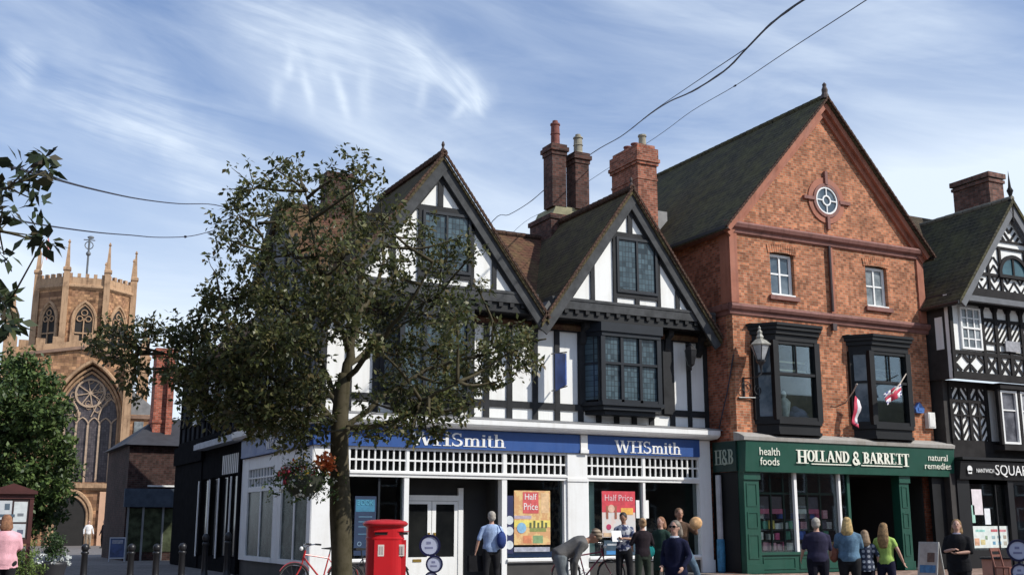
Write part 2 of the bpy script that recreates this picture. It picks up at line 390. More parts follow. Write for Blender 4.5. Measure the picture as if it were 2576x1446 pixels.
# ---------------------------------------------------------------- lettering
def text(s, name, m, parent, loc, height, rz=0., width=None, depth=.012, align='CENTER', spacing=1.0, local=False):
    cu = bpy.data.curves.new(name, 'FONT'); cu.body = s; cu.size = 1; cu.extrude = 0; cu.align_x = 'CENTER'; cu.space_character = spacing
    cu.resolution_u = 3
    t = bpy.data.objects.new(name, cu); COL.objects.link(t)
    bpy.context.view_layer.update()
    me = bpy.data.meshes.new_from_object(t.evaluated_get(bpy.context.evaluated_depsgraph_get()))
    bpy.data.objects.remove(t); bpy.data.curves.remove(cu)
    me.name = name
    xs = [v.co.x for v in me.vertices]; ys = [v.co.y for v in me.vertices]
    x0, x1, y0, y1 = min(xs), max(xs), min(ys), max(ys)
    k = height / (y1 - y0); kx = (width / (x1 - x0)) if width else k
    bm = bmesh.new(); bm.from_mesh(me)
    for v in bm.verts: v.co = Vector(((v.co.x - (x0 + x1) / 2) * kx, 0, (v.co.y - (y0 + y1) / 2) * k))
    r = bmesh.ops.extrude_face_region(bm, geom=list(bm.faces))
    for e in r['geom']:
        if isinstance(e, bmesh.types.BMVert): e.co.y -= depth
    bmesh.ops.recalc_face_normals(bm, faces=bm.faces); bm.to_mesh(me); bm.free()
    me.transform(Matrix.Rotation(rz, 4, 'Z')); me.materials.clear(); me.materials.append(m)
    o = bpy.data.objects.new(name, me); COL.objects.link(o); o.parent = parent
    o.location = Vector(loc) - (wloc(parent) if (parent is not None and not local) else Vector((0, 0, 0)))
    return o
def _st(out, x, y0, y1, w, sf=.5, bot=True, topp=True, th=.055):
    out.append([(x - w / 2, y0), (x + w / 2, y0), (x + w / 2, y1), (x - w / 2, y1)])
    e = w * sf + .05
    if bot: out.append([(x - w / 2 - e, y0), (x + w / 2 + e, y0), (x + w / 2 + e, y0 + th), (x - w / 2 - e, y0 + th)])
    if topp: out.append([(x - w / 2 - e, y1 - th), (x + w / 2 + e, y1 - th), (x + w / 2 + e, y1), (x - w / 2 - e, y1)])
def _bar(out, a, b, w):
    (x0, y0), (x1, y1) = a, b; l = math.hypot(x1 - x0, y1 - y0); nx, ny = -(y1 - y0) / l * w / 2, (x1 - x0) / l * w / 2
    out.append([(x0 + nx, y0 + ny), (x1 + nx, y1 + ny), (x1 - nx, y1 - ny), (x0 - nx, y0 - ny)])
def _arc(out, cx, cy, rx, ry, a0, a1, w0, w1, n=12):
    """stroke along an ellipse; w0 at the ends, w1 half-way"""
    for i in range(n):
        q = []
        for j in (i, i + 1):
            t = j / n; a = R(a0 + (a1 - a0) * t); w = w0 + (w1 - w0) * math.sin(math.pi * t)
            q.append(((cx + (rx + w / 2) * math.cos(a), cy + (ry + w / 2) * math.sin(a)), (cx + (rx - w / 2) * math.cos(a), cy + (ry - w / 2) * math.sin(a))))
        out.append([q[0][0], q[1][0], q[1][1], q[0][1]])
def glyph(ch, W=.15, T=.05):
    o = []
    if ch == 'H': _st(o, .16, 0, 1, W); _st(o, .66, 0, 1, W); _bar(o, (.16, .5), (.66, .5), T * 1.2); return o, .84
    if ch == 'W':
        _bar(o, (.10, 1), (.33, 0), W); _bar(o, (.33, 0), (.52, .95), T * 1.3); _bar(o, (.50, 1), (.75, 0), W); _bar(o, (.75, 0), (.98, 1), T * 1.3)
        for x in (.10, .50, .98): _bar(o, (x - .13, .975), (x + .13, .975), .05)
        return o, 1.10
    if ch == 'S':
        _arc(o, .31, .74, .20, .22, 20, 250, T, W * .8); _arc(o, .31, .27, .22, .23, 95, -165, T, W * .9)
        _bar(o, (.50, .98), (.50, .72), .05); _bar(o, (.09, .02), (.09, .28), .05); return o, .64
    if ch == 'm':
        _st(o, .14, 0, .66, W * .85, .3, True, False)
        for x in (.42, .72): _st(o, x, 0, .45, W * .85, .3, True, False); _arc(o, x - .13, .45, .13, .18, 0, 160, W * .6, W * .6, 6)
        _bar(o, (.02, .64), (.14, .64), .05); return o, .88
    if ch == 'i': _st(o, .14, 0, .66, W * .85, .3, True, False); _bar(o, (.02, .64), (.14, .64), .05); _bar(o, (.07, .86), (.21, .86), .14); return o, .29
    if ch == 't': _bar(o, (.15, .06), (.15, .88), W * .85); _bar(o, (.02, .64), (.32, .64), .055); _arc(o, .25, .10, .10, .08, 190, 330, T, T, 5); return o, .36
    if ch == 'h':
        _st(o, .14, 0, 1, W * .85, .3, True, False); _st(o, .46, 0, .42, W * .85, .3, True, False); _arc(o, .31, .44, .15, .20, 0, 160, W * .6, W * .6, 6)
        _bar(o, (.02, .98), (.14, .98), .05); return o, .62
    if ch == 'O': _arc(o, .36, .5, .27, .46, 90, 450, 0, 0); o.clear(); _arc(o, .36, .5, .27, .46, 90, 270, T, W); _arc(o, .36, .5, .27, .46, -90, 90, T, W); return o, .72
    if ch == 'L': _st(o, .16, 0, 1, W); _bar(o, (.16, .03), (.55, .03), .06); _bar(o, (.55, 0), (.55, .26), .05); return o, .62
    if ch == 'A':
        _bar(o, (.10, 0), (.34, 1), T * 1.3); _bar(o, (.36, 1), (.64, 0), W); _bar(o, (.18, .32), (.55, .32), T)
        for x in (.10, .64): _bar(o, (x - .12, .025), (x + .12, .025), .05)
        return o, .78
    if ch == 'N':
        _bar(o, (.15, 0), (.15, 1), T * 1.3); _bar(o, (.15, 1), (.62, 0), W); _bar(o, (.62, 0), (.62, 1), T * 1.3)
        _bar(o, (.03, .025), (.27, .025), .05); _bar(o, (.03, .975), (.20, .975), .05); _bar(o, (.50, .975), (.74, .975), .05); return o, .78
    if ch == 'D': _st(o, .16, 0, 1, W); _arc(o, .22, .5, .38, .47, -90, 90, T, W); return o, .72
    if ch == 'B': _st(o, .16, 0, 1, W); _arc(o, .24, .74, .24, .235, -90, 90, T, W * .9, 8); _arc(o, .24, .27, .28, .24, -90, 90, T, W, 8); return o, .64
    if ch == 'R': _st(o, .16, 0, 1, W); _arc(o, .24, .74, .24, .235, -90, 90, T, W * .9, 8); _bar(o, (.33, .50), (.62, 0), W * .9); _bar(o, (.54, .025), (.72, .025), .05); return o, .72
    if ch == 'E':
        _st(o, .16, 0, 1, W); _bar(o, (.16, .97), (.52, .97), .06); _bar(o, (.16, .5), (.42, .5), .05); _bar(o, (.16, .03), (.56, .03), .06)
        _bar(o, (.52, 1), (.52, .78), .05); _bar(o, (.56, 0), (.56, .24), .05); return o, .64
    if ch == 'T': _st(o, .33, 0, 1, W, .5, True, False); _bar(o, (.03, .97), (.63, .97), .06); _bar(o, (.05, 1), (.05, .76), .05); _bar(o, (.61, 1), (.61, .76), .05); return o, .66
    if ch == '&':
        _arc(o, .34, .74, .17, .22, -50, 250, T * 1.3, W * .8); _arc(o, .32, .25, .24, .24, 110, 400, T * 1.4, W)
        _bar(o, (.22, .60), (.66, .02), W * .9); return o, .76
    if ch == ' ': return o, .30
    raise KeyError(ch)
def serif(s, name, m, parent, loc, h, width, rz=0., W=.15, T=.05, hs=None):
    """serif capitals cut as shallow raised letters; hs: per-letter height factors"""
    polys = []; x = 0; k = 0
    for i, c in enumerate(s):
        g, adv = glyph(c, W, T); hf = hs[i] if hs else 1.
        for p in g: polys.append([(x + u * (1 if hf == 1 else hf), v * hf + (0 if hf <= 1 else 1 - hf)) for u, v in p])
        x += adv * (1 if hf == 1 else hf)
    sx = width / x; mb = MB(); cr, sr = math.cos(rz), math.sin(rz)
    for q in polys:
        k += 1; y = -.014 - .0004 * (k % 17)
        q = [((u - x / 2) * sx, v * h) for u, v in q]
        ar = sum(q[i][0] * q[(i + 1) % 4][1] - q[(i + 1) % 4][0] * q[i][1] for i in range(4))
        if ar < 0: q = q[::-1]
        f = [Vector((loc[0] + u * cr - y * sr, loc[1] + u * sr + y * cr, loc[2] + v)) for u, v in q]
        b = [Vector((loc[0] + u * cr, loc[1] + u * sr, loc[2] + v)) for u, v in q]
        mb.add(f + b, [(0, 1, 2, 3), (0, 4, 5, 1), (1, 5, 6, 2), (2, 6, 7, 3), (3, 7, 4, 0)])
    return mb.build(name, m, parent)

# ---------------------------------------------------------------- palette
WHITE = worn('white_paint', (.82, .82, .80), .5, .16, .16)
RENDER_W = worn('white_render', (.84, .84, .81), .85, .14, .20)
TIMBER = plain('dark_timber', (.026, .027, .029), .75, .35, 2.5, bmp=.25, spec=.25)
BARGE = plain('weathered_barge', (.062, .064, .066), .8, .35, 3.5, bmp=.3, spec=.2)
BLACKP = plain('black_paint', (.0085, .009, .010), .5, .3, 2, spec=.3)
WINFR = plain('window_black', (.012, .016, .022), .5, .2, 3, spec=.3)
NAVY = worn('sign_blue', (.022, .080, .275), .42, .30, .30, (.45, .5, .6))
GREENP = worn('shop_green', (.009, .072, .047), .42, .30, .30, (.5, .55, .5))
LEAD = plain('lead_flashing', (.20, .20, .20), .6, .25, 2.5, bmp=.15)
STONEC = worn('stone_coping', (.38, .36, .33), .85, .45, .4)
PLINTH = plain('dark_plinth', (.045, .042, .040), .7, .3, 2, bmp=.2)
METALB = plain('iron_black', (.015, .015, .017), .4, .2, 5)
BRICK_O = bricks('orange_brick', [(.53, .195, .095), (.38, .135, .072)], (.38, .255, .165), patch=.42)
BRICK_D = bricks('dark_brick', [(.13, .052, .038), (.080, .040, .034)], (.10, .08, .07), patch=.45)
BRICK_S = bricks('red_stack_brick', [(.36, .12, .07), (.25, .08, .05)], (.30, .20, .15), patch=.3)
TERRA = worn('terracotta_trim', (.37, .135, .080), .75, .5, .4, (.5, .45, .42))
TERRAD = worn('terracotta_mould', (.24, .105, .085), .75, .6, .5, (.5, .45, .42))
SLATE = tiles('slate_green', (.066, .060, .044), (.092, .084, .060), (.14, .13, .055), .14, .22, mossamt=.7)
TILE_R = tiles('red_tiles', (.15, .072, .048), (.11, .056, .040), (.17, .13, .06), .12, .18, mossamt=.75)
TILE_M = tiles('mossy_tiles', (.080, .064, .044), (.11, .085, .056), (.15, .13, .055), .12, .18, mossamt=.75)
TILE_O = tiles('verge_tiles', (.13, .075, .055), (.085, .055, .045), (.07, .06, .04), .1, .12, mossamt=.3)
SHOPGLASS = glass('shop_glass', (.84, .89, .88), .03)
PANE_L = darkglass('leaded_pane', (.012, .020, .026), (.075, .115, .135), 1.6, (.11, .15), .15, .4)
PANE_D = darkglass('dark_pane', (.006, .007, .008), (.018, .019, .018), 1.0, None, .1, .25)
PANE_B = darkglass('curtained_pane', (.10, .12, .13), (.30, .33, .34), 2.2, None, .15)
PANE_S = darkglass('sash_pane', (.05, .08, .11), (.17, .21, .24), 1.4, None, .1)
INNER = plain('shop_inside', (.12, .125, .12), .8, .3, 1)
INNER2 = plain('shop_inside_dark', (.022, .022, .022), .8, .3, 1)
GOLD = plain('brass', (.45, .30, .08), .35, .1, 8, metal=.8)

def frame(mb, x0, x1, z0, z1, y, t, d, mull=(), bars=()):
    """window frame in a wall of constant Y; t = member width, d = depth in front of y"""
    mb.box(x0, x0 + t, y - d, y, z0, z1); mb.box(x1 - t, x1, y - d, y, z0, z1)
    mb.box(x0 + t, x1 - t, y - d, y, z0, z0 + t); mb.box(x0 + t, x1 - t, y - d, y, z1 - t, z1)
    for m in mull: mb.box(m - t * .35, m + t * .35, y - d * .85, y, z0 + t, z1 - t)
    for b in bars: mb.box(x0 + t, x1 - t, y - d * .7, y, b - t * .3, b + t * .3)
def framex(mb, y0, y1, z0, z1, x, t, d, mull=(), bars=()):
    mb.box(x - d, x, y0, y0 + t, z0, z1); mb.box(x - d, x, y1 - t, y1, z0, z1)
    mb.box(x - d, x, y0 + t, y1 - t, z0, z0 + t); mb.box(x - d, x, y0 + t, y1 - t, z1 - t, z1)
    for m in mull: mb.box(x - d * .85, x, m - t * .35, m + t * .35, z0 + t, z1 - t)
    for b in bars: mb.box(x - d * .7, x, y0 + t, y1 - t, b - t * .3, b + t * .3)

# ================================================================ bookshop: black and white building with two gables
def bookshop():
    X0, X1 = 8.38, 20.42
    B = empty('timber_framed_shop', (14.4, 3.5, 0), 'large black and white timber-framed corner shop with two front gables and blue shop signs', 'building')
    # --- walls
    w = MB()
    w.prism([(8.55, 4.2), (20.50, 4.2), (20.50, 7.05), (8.55, 7.05)], .22, .42)           # first-floor front
    w.build('front_wall', RENDER_W, B)
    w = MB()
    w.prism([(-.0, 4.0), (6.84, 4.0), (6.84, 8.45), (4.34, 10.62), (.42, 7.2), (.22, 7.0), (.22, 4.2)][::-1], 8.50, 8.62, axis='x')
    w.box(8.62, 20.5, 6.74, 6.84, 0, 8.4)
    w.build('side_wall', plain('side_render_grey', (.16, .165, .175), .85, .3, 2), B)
    # --- shop front structure: posts, rails, plinth
    p = MB()
    p.box(X0 + .02, 10.79, .02, .30, 0, .52); p.box(13.57, X1, .02, .30, 0, .46); p.box(8.42, 8.6, .30, 6.9, 0, .5)
    p.build('plinth', PLINTH, B)
    s = MB()
    s.box(X0, 9.32, -.03, .30, 0, 3.36)                                                   # corner pier
    s.box(9.32, 10.79, -.02, .20, .52, .62); s.box(13.72, 15.47, -.02, .20, .46, .58); s.box(16.25, 20.0, -.02, .2, .46, .60)   # sills
    s.box(9.32, 10.79, -.08, -.02, .55, .60); s.box(13.72, 15.47, -.08, -.02, .50, .56); s.box(16.25, 20.0, -.08, -.02, .52, .58)
    s.box(10.79, 10.92, -.02, .22, 0, 2.62); s.box(13.57, 13.72, -.02, .22, 0, 2.62)
    s.box(15.47, 15.56, -.02, .2, .46, 2.62); s.box(15.56, 16.19, -.07, .25, 0, 3.36); s.box(16.19, 16.25, -.02, .2, .46, 2.62)
    s.box(15.54, 16.21, -.10, -.07, 0, .30); s.box(15.54, 16.21, -.10, -.07, 2.60, 2.68)
    s.box(18.05, 18.13, -.02, .18, .6, 2.62)
    s.box(20.0, X1, -.06, .28, .0, 3.86); s.box(19.98, X1 + .03, -.10, -.06, 0, .45)
    s.box(9.32, 15.56, -.04, .25, 2.62, 2.78); s.box(16.19, 20.0, -.04, .25, 2.62, 2.78)  # transom rail
    s.box(9.32, 15.56, -.075, -.04, 2.70, 2.75); s.box(16.19, 20.0, -.075, -.04, 2.70, 2.75)
    s.box(9.32, 15.56, -.03, .2, 3.30, 3.37); s.box(16.19, 20.0, -.03, .2, 3.30, 3.37)
    s.box(15.95, 16.17, -.14, .1, 3.37, 3.87); s.box(15.93, 16.19, -.17, -.14, 3.37, 3.47)
    s.build('shopfront_frame', WHITE, B)
    # side of the shop front, facing the lane
    s = MB()
    for a, b in ((-.02, .30), (2.60, 2.98), (3.00, 3.35), (6.10, 6.84)): s.box(8.36, 8.44, a, b, .45, 3.34)
    for a, b in ((.30, 2.60), (3.35, 6.10)):
        s.box(8.33, 8.44, a, b, .45, .58); s.box(8.37, 8.44, a, b, 2.36, 2.50); s.box(8.375, 8.40, (a + b) / 2 - .05, (a + b) / 2 + .05, .58, 2.36)
        s.box(8.37, 8.44, a, b, 3.0, 3.34)
    s.box(8.37, 8.44, 2.98, 3.00, .45, 3.34)
    s.build('side_shopfront_frame', WHITE, B)
    for a, b in ((.30, 2.60), (3.35, 6.10)):
        g = MB(); n = 9
        for i in range(1, n): g.box(8.385, 8.43, a + (b - a) * i / n - .02, a + (b - a) * i / n + .02, 2.5, 3.0)
        g.box(8.383, 8.433, a, b, 2.73, 2.77)
        g.build('transom_bars', WHITE, B)
        q = MB(); q.box(8.405, 8.42, a, b, .58, 2.36); q.build('side_window_pane', darkglass('side_pane', (.010, .025, .022), (.075, .10, .085), 3.2, None, .25, .15), B)
        q = MB(); q.box(8.43, 8.44, a, b, 2.5, 3.0); q.build('transom_pane', PANE_S, B)
    f = MB(); f.box(8.26, 8.36, .02, 6.7, 3.36, 3.86); fo = f.build('side_sign_board', NAVY, B)
    serif('WHSmith', 'sign_lettering', WHITE, fo, (8.255, 3.05, 3.47), .30, 1.7, rz=-math.pi / 2)
    # transom grids: bars + dark panes behind
    for a, b, n in ((9.32, 10.83, 9), (10.90, 13.60, 15), (13.70, 15.56, 10), (16.19, 18.05, 10), (18.13, 20.0, 10)):
        g = MB()
        for i in range(0, n + 1):
            x = a + (b - a) * i / n; g.box(x - .020, x + .020, -.015, .03, 2.78, 3.30)
        g.box(a, b, -.018, .032, 3.02, 3.065); g.build('transom_bars', WHITE, B)
    for a, b in ((10.83, 10.90), (13.60, 13.70), (18.05, 18.13)):
        g = MB(); g.box(a, b, -.03, .05, 2.78, 3.30); g.build('transom_post', WHITE, B)
    g = MB(); g.box(9.32, 15.56, .09, .11, 2.78, 3.30); g.box(16.19, 20.0, .09, .11, 2.78, 3.30); g.build('transom_pane', PANE_D, B)
    # sign boards
    f = MB(); f.box(8.34, 15.93, -.12, .1, 3.37, 3.87); f1 = f.build('sign_board', NAVY, B)
    f = MB(); f.box(16.19, 20.0, -.12, .1, 3.37, 3.87); f2 = f.build('sign_board', NAVY, B)
    serif('WHSmith', 'sign_lettering', WHITE, f1, (12.26, -.122, 3.44), .34, 2.72)
    serif('WHSmith', 'sign_lettering', WHITE, f2, (18.20, -.122, 3.42), .34, 2.26)
    # cornice, lead roof of the shop front
    c = MB()
    prof = [(.1, 3.87), (-.30, 3.90), (-.42, 3.95), (-.46, 4.00), (-.46, 4.13), (.1, 4.16)]
    c.prism(prof, 8.02, 20.52, axis='x')
    c.prism([(8.10, 3.90), (8.02, 3.96), (8.00, 4.13), (8.60, 4.14), (8.6, 3.90)], .11, 6.95)
    c.build('cornice', WHITE, B)
    c = MB(); c.prism([(-.47, 4.135), (-.44, 4.165), (.24, 4.27), (.24, 4.165), (.1, 4.162)], 8.02, 20.60, axis='x'); c.build('lead_roof', LEAD, B)
    # --- glazing and doors of the shop front
    for a, b, z in ((9.32, 10.79, .62), (13.72, 15.47, .58), (16.25, 18.05, .60), (18.13, 20.0, .60)):
        q = MB(); q.box(a, b, .10, .115, z, 2.62); q.build('shop_window_pane', SHOPGLASS, B)
    m = MB(); m.box(10.12, 10.17, .06, .10, .62, 2.62); m.build('window_bar', WINFR, B)
    # shop inside: floor, back and side walls, ceiling (a real room behind the glass)
    r = MB(); r.box(8.7, 20.3, 3.2, 3.3, .0, 2.8); r.box(8.6, 20.3, .35, 3.2, 2.80, 2.9); r.box(20.2, 20.3, .35, 3.2, .0, 2.8)
    r.box(8.7, 20.2, .5, 3.2, .02, .06); r.build('shop_room', INNER, B)
    r = MB()
    for x in (9.6, 14.2, 15.9, 17.2, 19.0): r.box(x, x + 1.1, 2.3, 2.7, .06, 1.5 + .3 * math.sin(x * 3)); 
    r.box(15.5, 16.2, .3, 1.2, .06, 2.6)
    r.build('shelving', pattern('shop_shelves', 'blotch', (.10, .09, .10), (.38, .30, .26), 7), B)
    # window display backing, pale panel at the left of the right-hand window, papers on the glass
    r = MB(); r.box(16.30, 16.62, .30, .33, .62, 2.60); r.build('display_panel', plain('pale_green_panel', (.45, .58, .52), .6, .08, 1), B)
    # recessed entrance: white double doors at y = .75
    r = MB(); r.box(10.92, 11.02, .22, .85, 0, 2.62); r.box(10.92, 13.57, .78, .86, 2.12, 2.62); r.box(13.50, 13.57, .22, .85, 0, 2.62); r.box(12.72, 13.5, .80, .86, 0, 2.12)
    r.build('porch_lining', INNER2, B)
    fr = MB(); fr.box(11.0, 11.12, .70, .80, 0, 2.20); fr.box(12.64, 12.78, .70, .80, 0, 2.40); fr.box(11.12, 12.64, .70, .80, 2.06, 2.20); fr.build('door_frame', WHITE, B)
    for a, b, hx in ((11.12, 11.87, 11.80), (11.89, 12.64, 11.96)):
        d = MB(); t = .11
        d.box(a, a + t, .72, .77, .06, 2.05); d.box(b - t, b, .72, .77, .06, 2.05); d.box(a + t, b - t, .72, .77, 1.97, 2.05); d.box(a + t, b - t, .72, .77, .06, .62)
        dd = d.build('door', WHITE, B)
        q = MB(); q.box(a + t, b - t, .74, .75, .62, 1.97); q.build('pane', PANE_D, dd)
        q = MB(); q.box(hx - .03, hx + .03, .69, .72, 1.02, 1.24); q.tube([(hx, .70, 1.05), (hx, .66, 1.07), (hx, .66, 1.19), (hx, .70, 1.21)], .012); q.build('handle', GOLD, dd)
    q = MB(); q.box(11.36, 11.60, .705, .722, .50, .57); q.build('letter_plate', GOLD, B)
    # --- first floor framing (front)
    t = MB(); Y = .22; P = .05
    t.box(8.5, 20.62, Y - P, Y, 4.56, 4.74)
    for x in (8.62, 9.30, 10.02, 12.75, 13.20, 13.90, 14.70, 15.40, 16.16, 19.30, 19.93, 20.55):
        ww = .13 if x > 19.5 else .16
        t.box(x - ww / 2, x + ww / 2, Y - P - .004, Y, 4.26, 6.92)
    for x in (10.6, 11.2, 11.8, 12.35, 16.75, 17.35, 17.95, 18.55): t.box(x - .08, x + .08, Y - P - .004, Y, 4.26, 4.56)
    t.box(8.5, 20.62, Y - .09, Y, 6.78, 7.05)                                             # head plate
    t.box(10.1, 10.35, Y - .10, Y, 4.74, 6.78); t.box(12.5, 12.72, Y - .10, Y, 4.74, 6.78)
    t.box(16.10, 16.36, Y - .10, Y, 4.74, 6.78); t.box(18.95, 19.25, Y - .12, Y, 4.6, 6.78)
    t.build('timber_frame', TIMBER, B)
    # jettied gable floor: bressumer, joist ends, soffit
    t = MB()
    for a, b in ((8.62, 14.42), (14.86, 20.45)):
        t.box(a, b, -.53, -.02, 7.30, 7.62)
        t.box(a, b, -.55, -.53, 7.54, 7.60)
    t.build('gable_beam', BARGE, B)
    t = MB(); t.box(8.5, 20.6, -.46, .24, 7.05, 7.30); t.build('jetty_soffit', BLACKP, B)
    each([(8.8 + .34 * i, 8.92 + .34 * i, -.52, -.46, 7.18, 7.29) for i in range(34)], 'joist_end', BLACKP, B)
    # carved brackets
    for x in (14.62, 20.3, 19.1, 16.2):
        t = MB(); t.prism([(-.16, 7.05), (.17, 7.05), (.17, 6.35), (.05, 6.5), (0, 6.8), (-.16, 6.9)], x - .09, x + .09, axis='x'); t.build('carved_bracket', TIMBER, B)
    # --- oriel windows
    def oriel(cx, hw):
        o = MB(); yf = -.40; a, b = cx - hw, cx + hw; so = .34; z0, z1 = 4.80, 6.78
        pl = [(a - so, .22), (a, yf), (b, yf), (b + so, .22)]
        def grow(g): return [(a - so - g, .22), (a - g, yf - g), (b + g, yf - g), (b + so + g, .22)]
        o.prism(grow(.10), z1, z1 + .26, axis='z'); o.prism(grow(.05), z1 - .12, z1, axis='z')
        o.prism(grow(.09), z0 - .10, z0, axis='z'); o.prism(grow(.02), z0 - .22, z0 - .10, axis='z'); o.prism(grow(-.10), z0 - .34, z0 - .22, axis='z')
        for x in (a, b): o.box(x - .07, x + .07, yf - .03, yf + .10, z0, z1 - .12)
        for x in (cx - hw / 3, cx + hw / 3): o.box(x - .045, x + .045, yf - .02, yf + .06, z0, z1 - .12)
        o.box(a + .07, b - .07, yf - .024, yf + .05, 5.86, 5.93); o.box(a + .07, b - .07, yf - .02, yf + .05, z0, z0 + .08)
        for s_, x0 in ((-1, a), (1, b)):
            for tt in (.14, .93):
                xx = x0 + s_ * so * tt; yy = yf + (.22 - yf) * tt; o.box(xx - .045, xx + .045, yy - .045, yy + .045, z0, z1 - .12)
            o.bar((x0, yf + .02, 5.895), (x0 + s_ * so, .22, 5.895), .06, .05, (0, 0, 1))
        ob = o.build('oriel_window', WINFR, B)
        q = MB(); q.box(a, b, yf + .055, yf + .075, z0, z1 - .1)
        q.build('pane', PANE_L, ob)
        for s_, x0 in ((-1, a), (1, b)):
            q = MB(); q.bar((x0, yf + .05, (z0 + z1) / 2), (x0 + s_ * so, .24, (z0 + z1) / 2), .02, z1 - z0 - .14, (0, 0, 1)); q.build('pane', PANE_L, ob)
        return ob
    oriel(17.5, .95); oriel(11.45, .95)
    # --- gables
    for cx, ap, sl, hw, wx in ((17.50, 10.62, 1.376, 2.55, 17.70), (11.48, 10.74, 1.317, 2.70, 11.67)):
        yw = -.45; zb = 7.55
        g = MB(); g.prism([(cx - (ap - .2 - zb) / sl, zb), (cx + (ap - .2 - zb) / sl, zb), (cx, ap - .2)], yw, yw + .12); g.build('gable_wall', RENDER_W, B)
        def zr(x): return ap - .12 - sl * abs(x - cx)
        t = MB(); P = .05
        zt = 9.66
        t.box(cx - (ap - zt) / sl + .1, cx + (ap - zt) / sl - .1, yw - P, yw, zt - .08, zt + .06)   # collar
        t.box(cx - .075, cx + .075, yw - P - .005, yw, zt + .06, ap - .2)                    # king strut
        x0, x1 = wx - .76, wx + .76
        t.box(x0 - .05, x0 + .06, yw - P - .006, yw, 7.6, zt - .08); t.box(x1 - .06, x1 + .05, yw - P - .006, yw, 7.6, zt - .08)
        t.box(x0 + .06, x1 - .06, yw - P, yw, 7.80, 7.92); t.box(wx - .07, wx + .07, yw - P, yw, 7.6, 7.80)
        for x in (wx - 1.5, wx + 1.42):
            t.box(x - .065, x + .065, yw - P, yw, 7.6, zr(x) - .05)
        for s_ in (-1, 1):                                                                  # rafters against the wall
            t.bar((cx + s_ * .02, yw - .03, ap - .20), (cx + s_ * (ap - .20 - 7.60) / sl, yw - .03, 7.60), .10, .052)
        t.build('gable_timber_frame', TIMBER, B)
        f = MB(); frame(f, wx - .70, wx + .70, 7.93, 9.57, yw - .02, .075, .07, mull=(wx,)); fo = f.build('window', WINFR, B)
        q = MB(); q.box(wx - .62, wx + .62, yw - .04, yw - .025, 8.05, 9.48); q.build('pane', PANE_L, fo)
        # barge boards (two members each side) and verge tiles
        b = MB()
        for s_ in (-1, 1):
            e = hw + .42
            top_ = Vector((cx - s_ * .10, -.585, ap + .05 + .1 * sl)); bot = Vector((cx + s_ * e, -.585, ap + .05 - e * sl))
            b.bar(top_ + Vector((0, .012 * s_, 0)), bot + Vector((0, .012 * s_, 0)), .27, .07)
        b.build('barge_board', BARGE, B)
        r = MB()
        for s_ in (-1, 1):
            e = hw + .50; th = .13
            back = 4.34 if True else 0
            P_ = lambda x, z, y: (x, y, z)
            z0 = ap + .26; z1 = z0 - e * sl
            A = [(cx, z0), (cx + s_ * e, z1), (cx + s_ * e, z1 + th * .8), (cx, z0 + th * .8)]
            r.prism(A, -.68, back)
        r.build('gable_roof', TILE_M, B)
        # ridge tiles and finial
        k = MB(); n = 16
        for i in range(n):
            y = -.70 + i * .31; k.tube([(cx, y, z0 + .17), (cx, y + .30, z0 + .185)], .105, 8)
        k.build('ridge_tiles', TILE_O, B)
        v = MB(); e = hw + .50
        for s_ in (-1, 1):
            n = int(e * 1.65 / .14)
            for i in range(n):
                x = cx + s_ * e * (i + .5) / n; z = z0 + .175 - e * (i + .5) / n * sl
                dx = s_ * e / n * .55; v.bar((x - dx, -.70 - .004 * (i % 2), z + dx * s_ * sl + .02), (x + dx, -.70 - .004 * (i % 2), z - dx * s_ * sl - .015), .06, .05)
        v.build('verge_tiles', TILE_O, B)
        k = MB(); k.lathe([(.0, .38), (.03, .34), (.05, .27), (.025, .2), (.07, .12), (.05, .05), (.09, -.05)], (cx, -.60, z0 + .15), 10)
        k.build('finial', plain('finial_dark', (.06, .04, .035), .7), B)
    # --- main roof with ridge along the street
    r = MB()
    r.prism([(.05, 6.95), (4.34, 10.62), (7.05, 8.25), (7.05, 8.10), (4.34, 10.47), (.05, 6.80)], 8.35, 20.6, axis='x')
    r.build('main_roof', TILE_R, B)
    k = MB()
    for i in range(34): k.tube([(8.35 + i * .36, 4.34, 10.64), (8.35 + i * .36 + .34, 4.34, 10.65)], .10, 8)
    k.build('ridge_tiles', TILE_O, B)
    v = MB(); v.bar((8.33, .02, 6.80), (8.33, 4.34, 10.46), .30, .07, (1, 0, 0)); v.bar((8.33, 7.0, 8.15), (8.33, 4.34, 10.46), .30, .075, (1, 0, 0)); v.build('barge_board', BARGE, B)
    # valley gutter between the gables
    v = MB(); v.box(14.35, 14.95, -.48, .1, 6.98, 7.10); v.prism([(14.45, 7.10), (14.95, 7.10), (14.70, 7.45)], -.62, .0); v.build('valley_gutter', plain('gutter_grey', (.09, .09, .09), .6), B)
    # side elevation framing
    t = MB()
    for y in (.3, .95, 1.6, 2.9, 3.55, 4.9, 5.5, 6.2, 6.75): t.box(8.44, 8.50, y - .08, y + .08, 4.16, 7.0)
    for z in (4.16, 4.6, 5.9, 6.95): t.box(8.435, 8.50, -.0, 6.84, z, z + .16)
    for y in (1.6, 2.6, 3.5, 5.1, 6.0): t.box(8.44, 8.50, y - .07, y + .07, 7.1, min(10.3, 7.1 + (min(y, 8.68 - y) + .2) * .80))
    t.box(8.435, 8.50, 1.5, 6.8, 8.35, 8.5)
    t.build('side_timber_frame', TIMBER, B)
    for a, b, z0, z1 in ((1.85, 2.7, 4.85, 6.2), (4.0, 4.75, 4.85, 6.2), (3.8, 4.9, 7.4, 8.3)):
        f = MB(); framex(f, a, b, z0, z1, 8.49, .08, .06, mull=((a + b) / 2,)); fo = f.build('side_window', WINFR, B)
        q = MB(); q.box(8.46, 8.475, a + .05, b - .05, z0 + .05, z1 - .05); q.build('pane', PANE_L, fo)
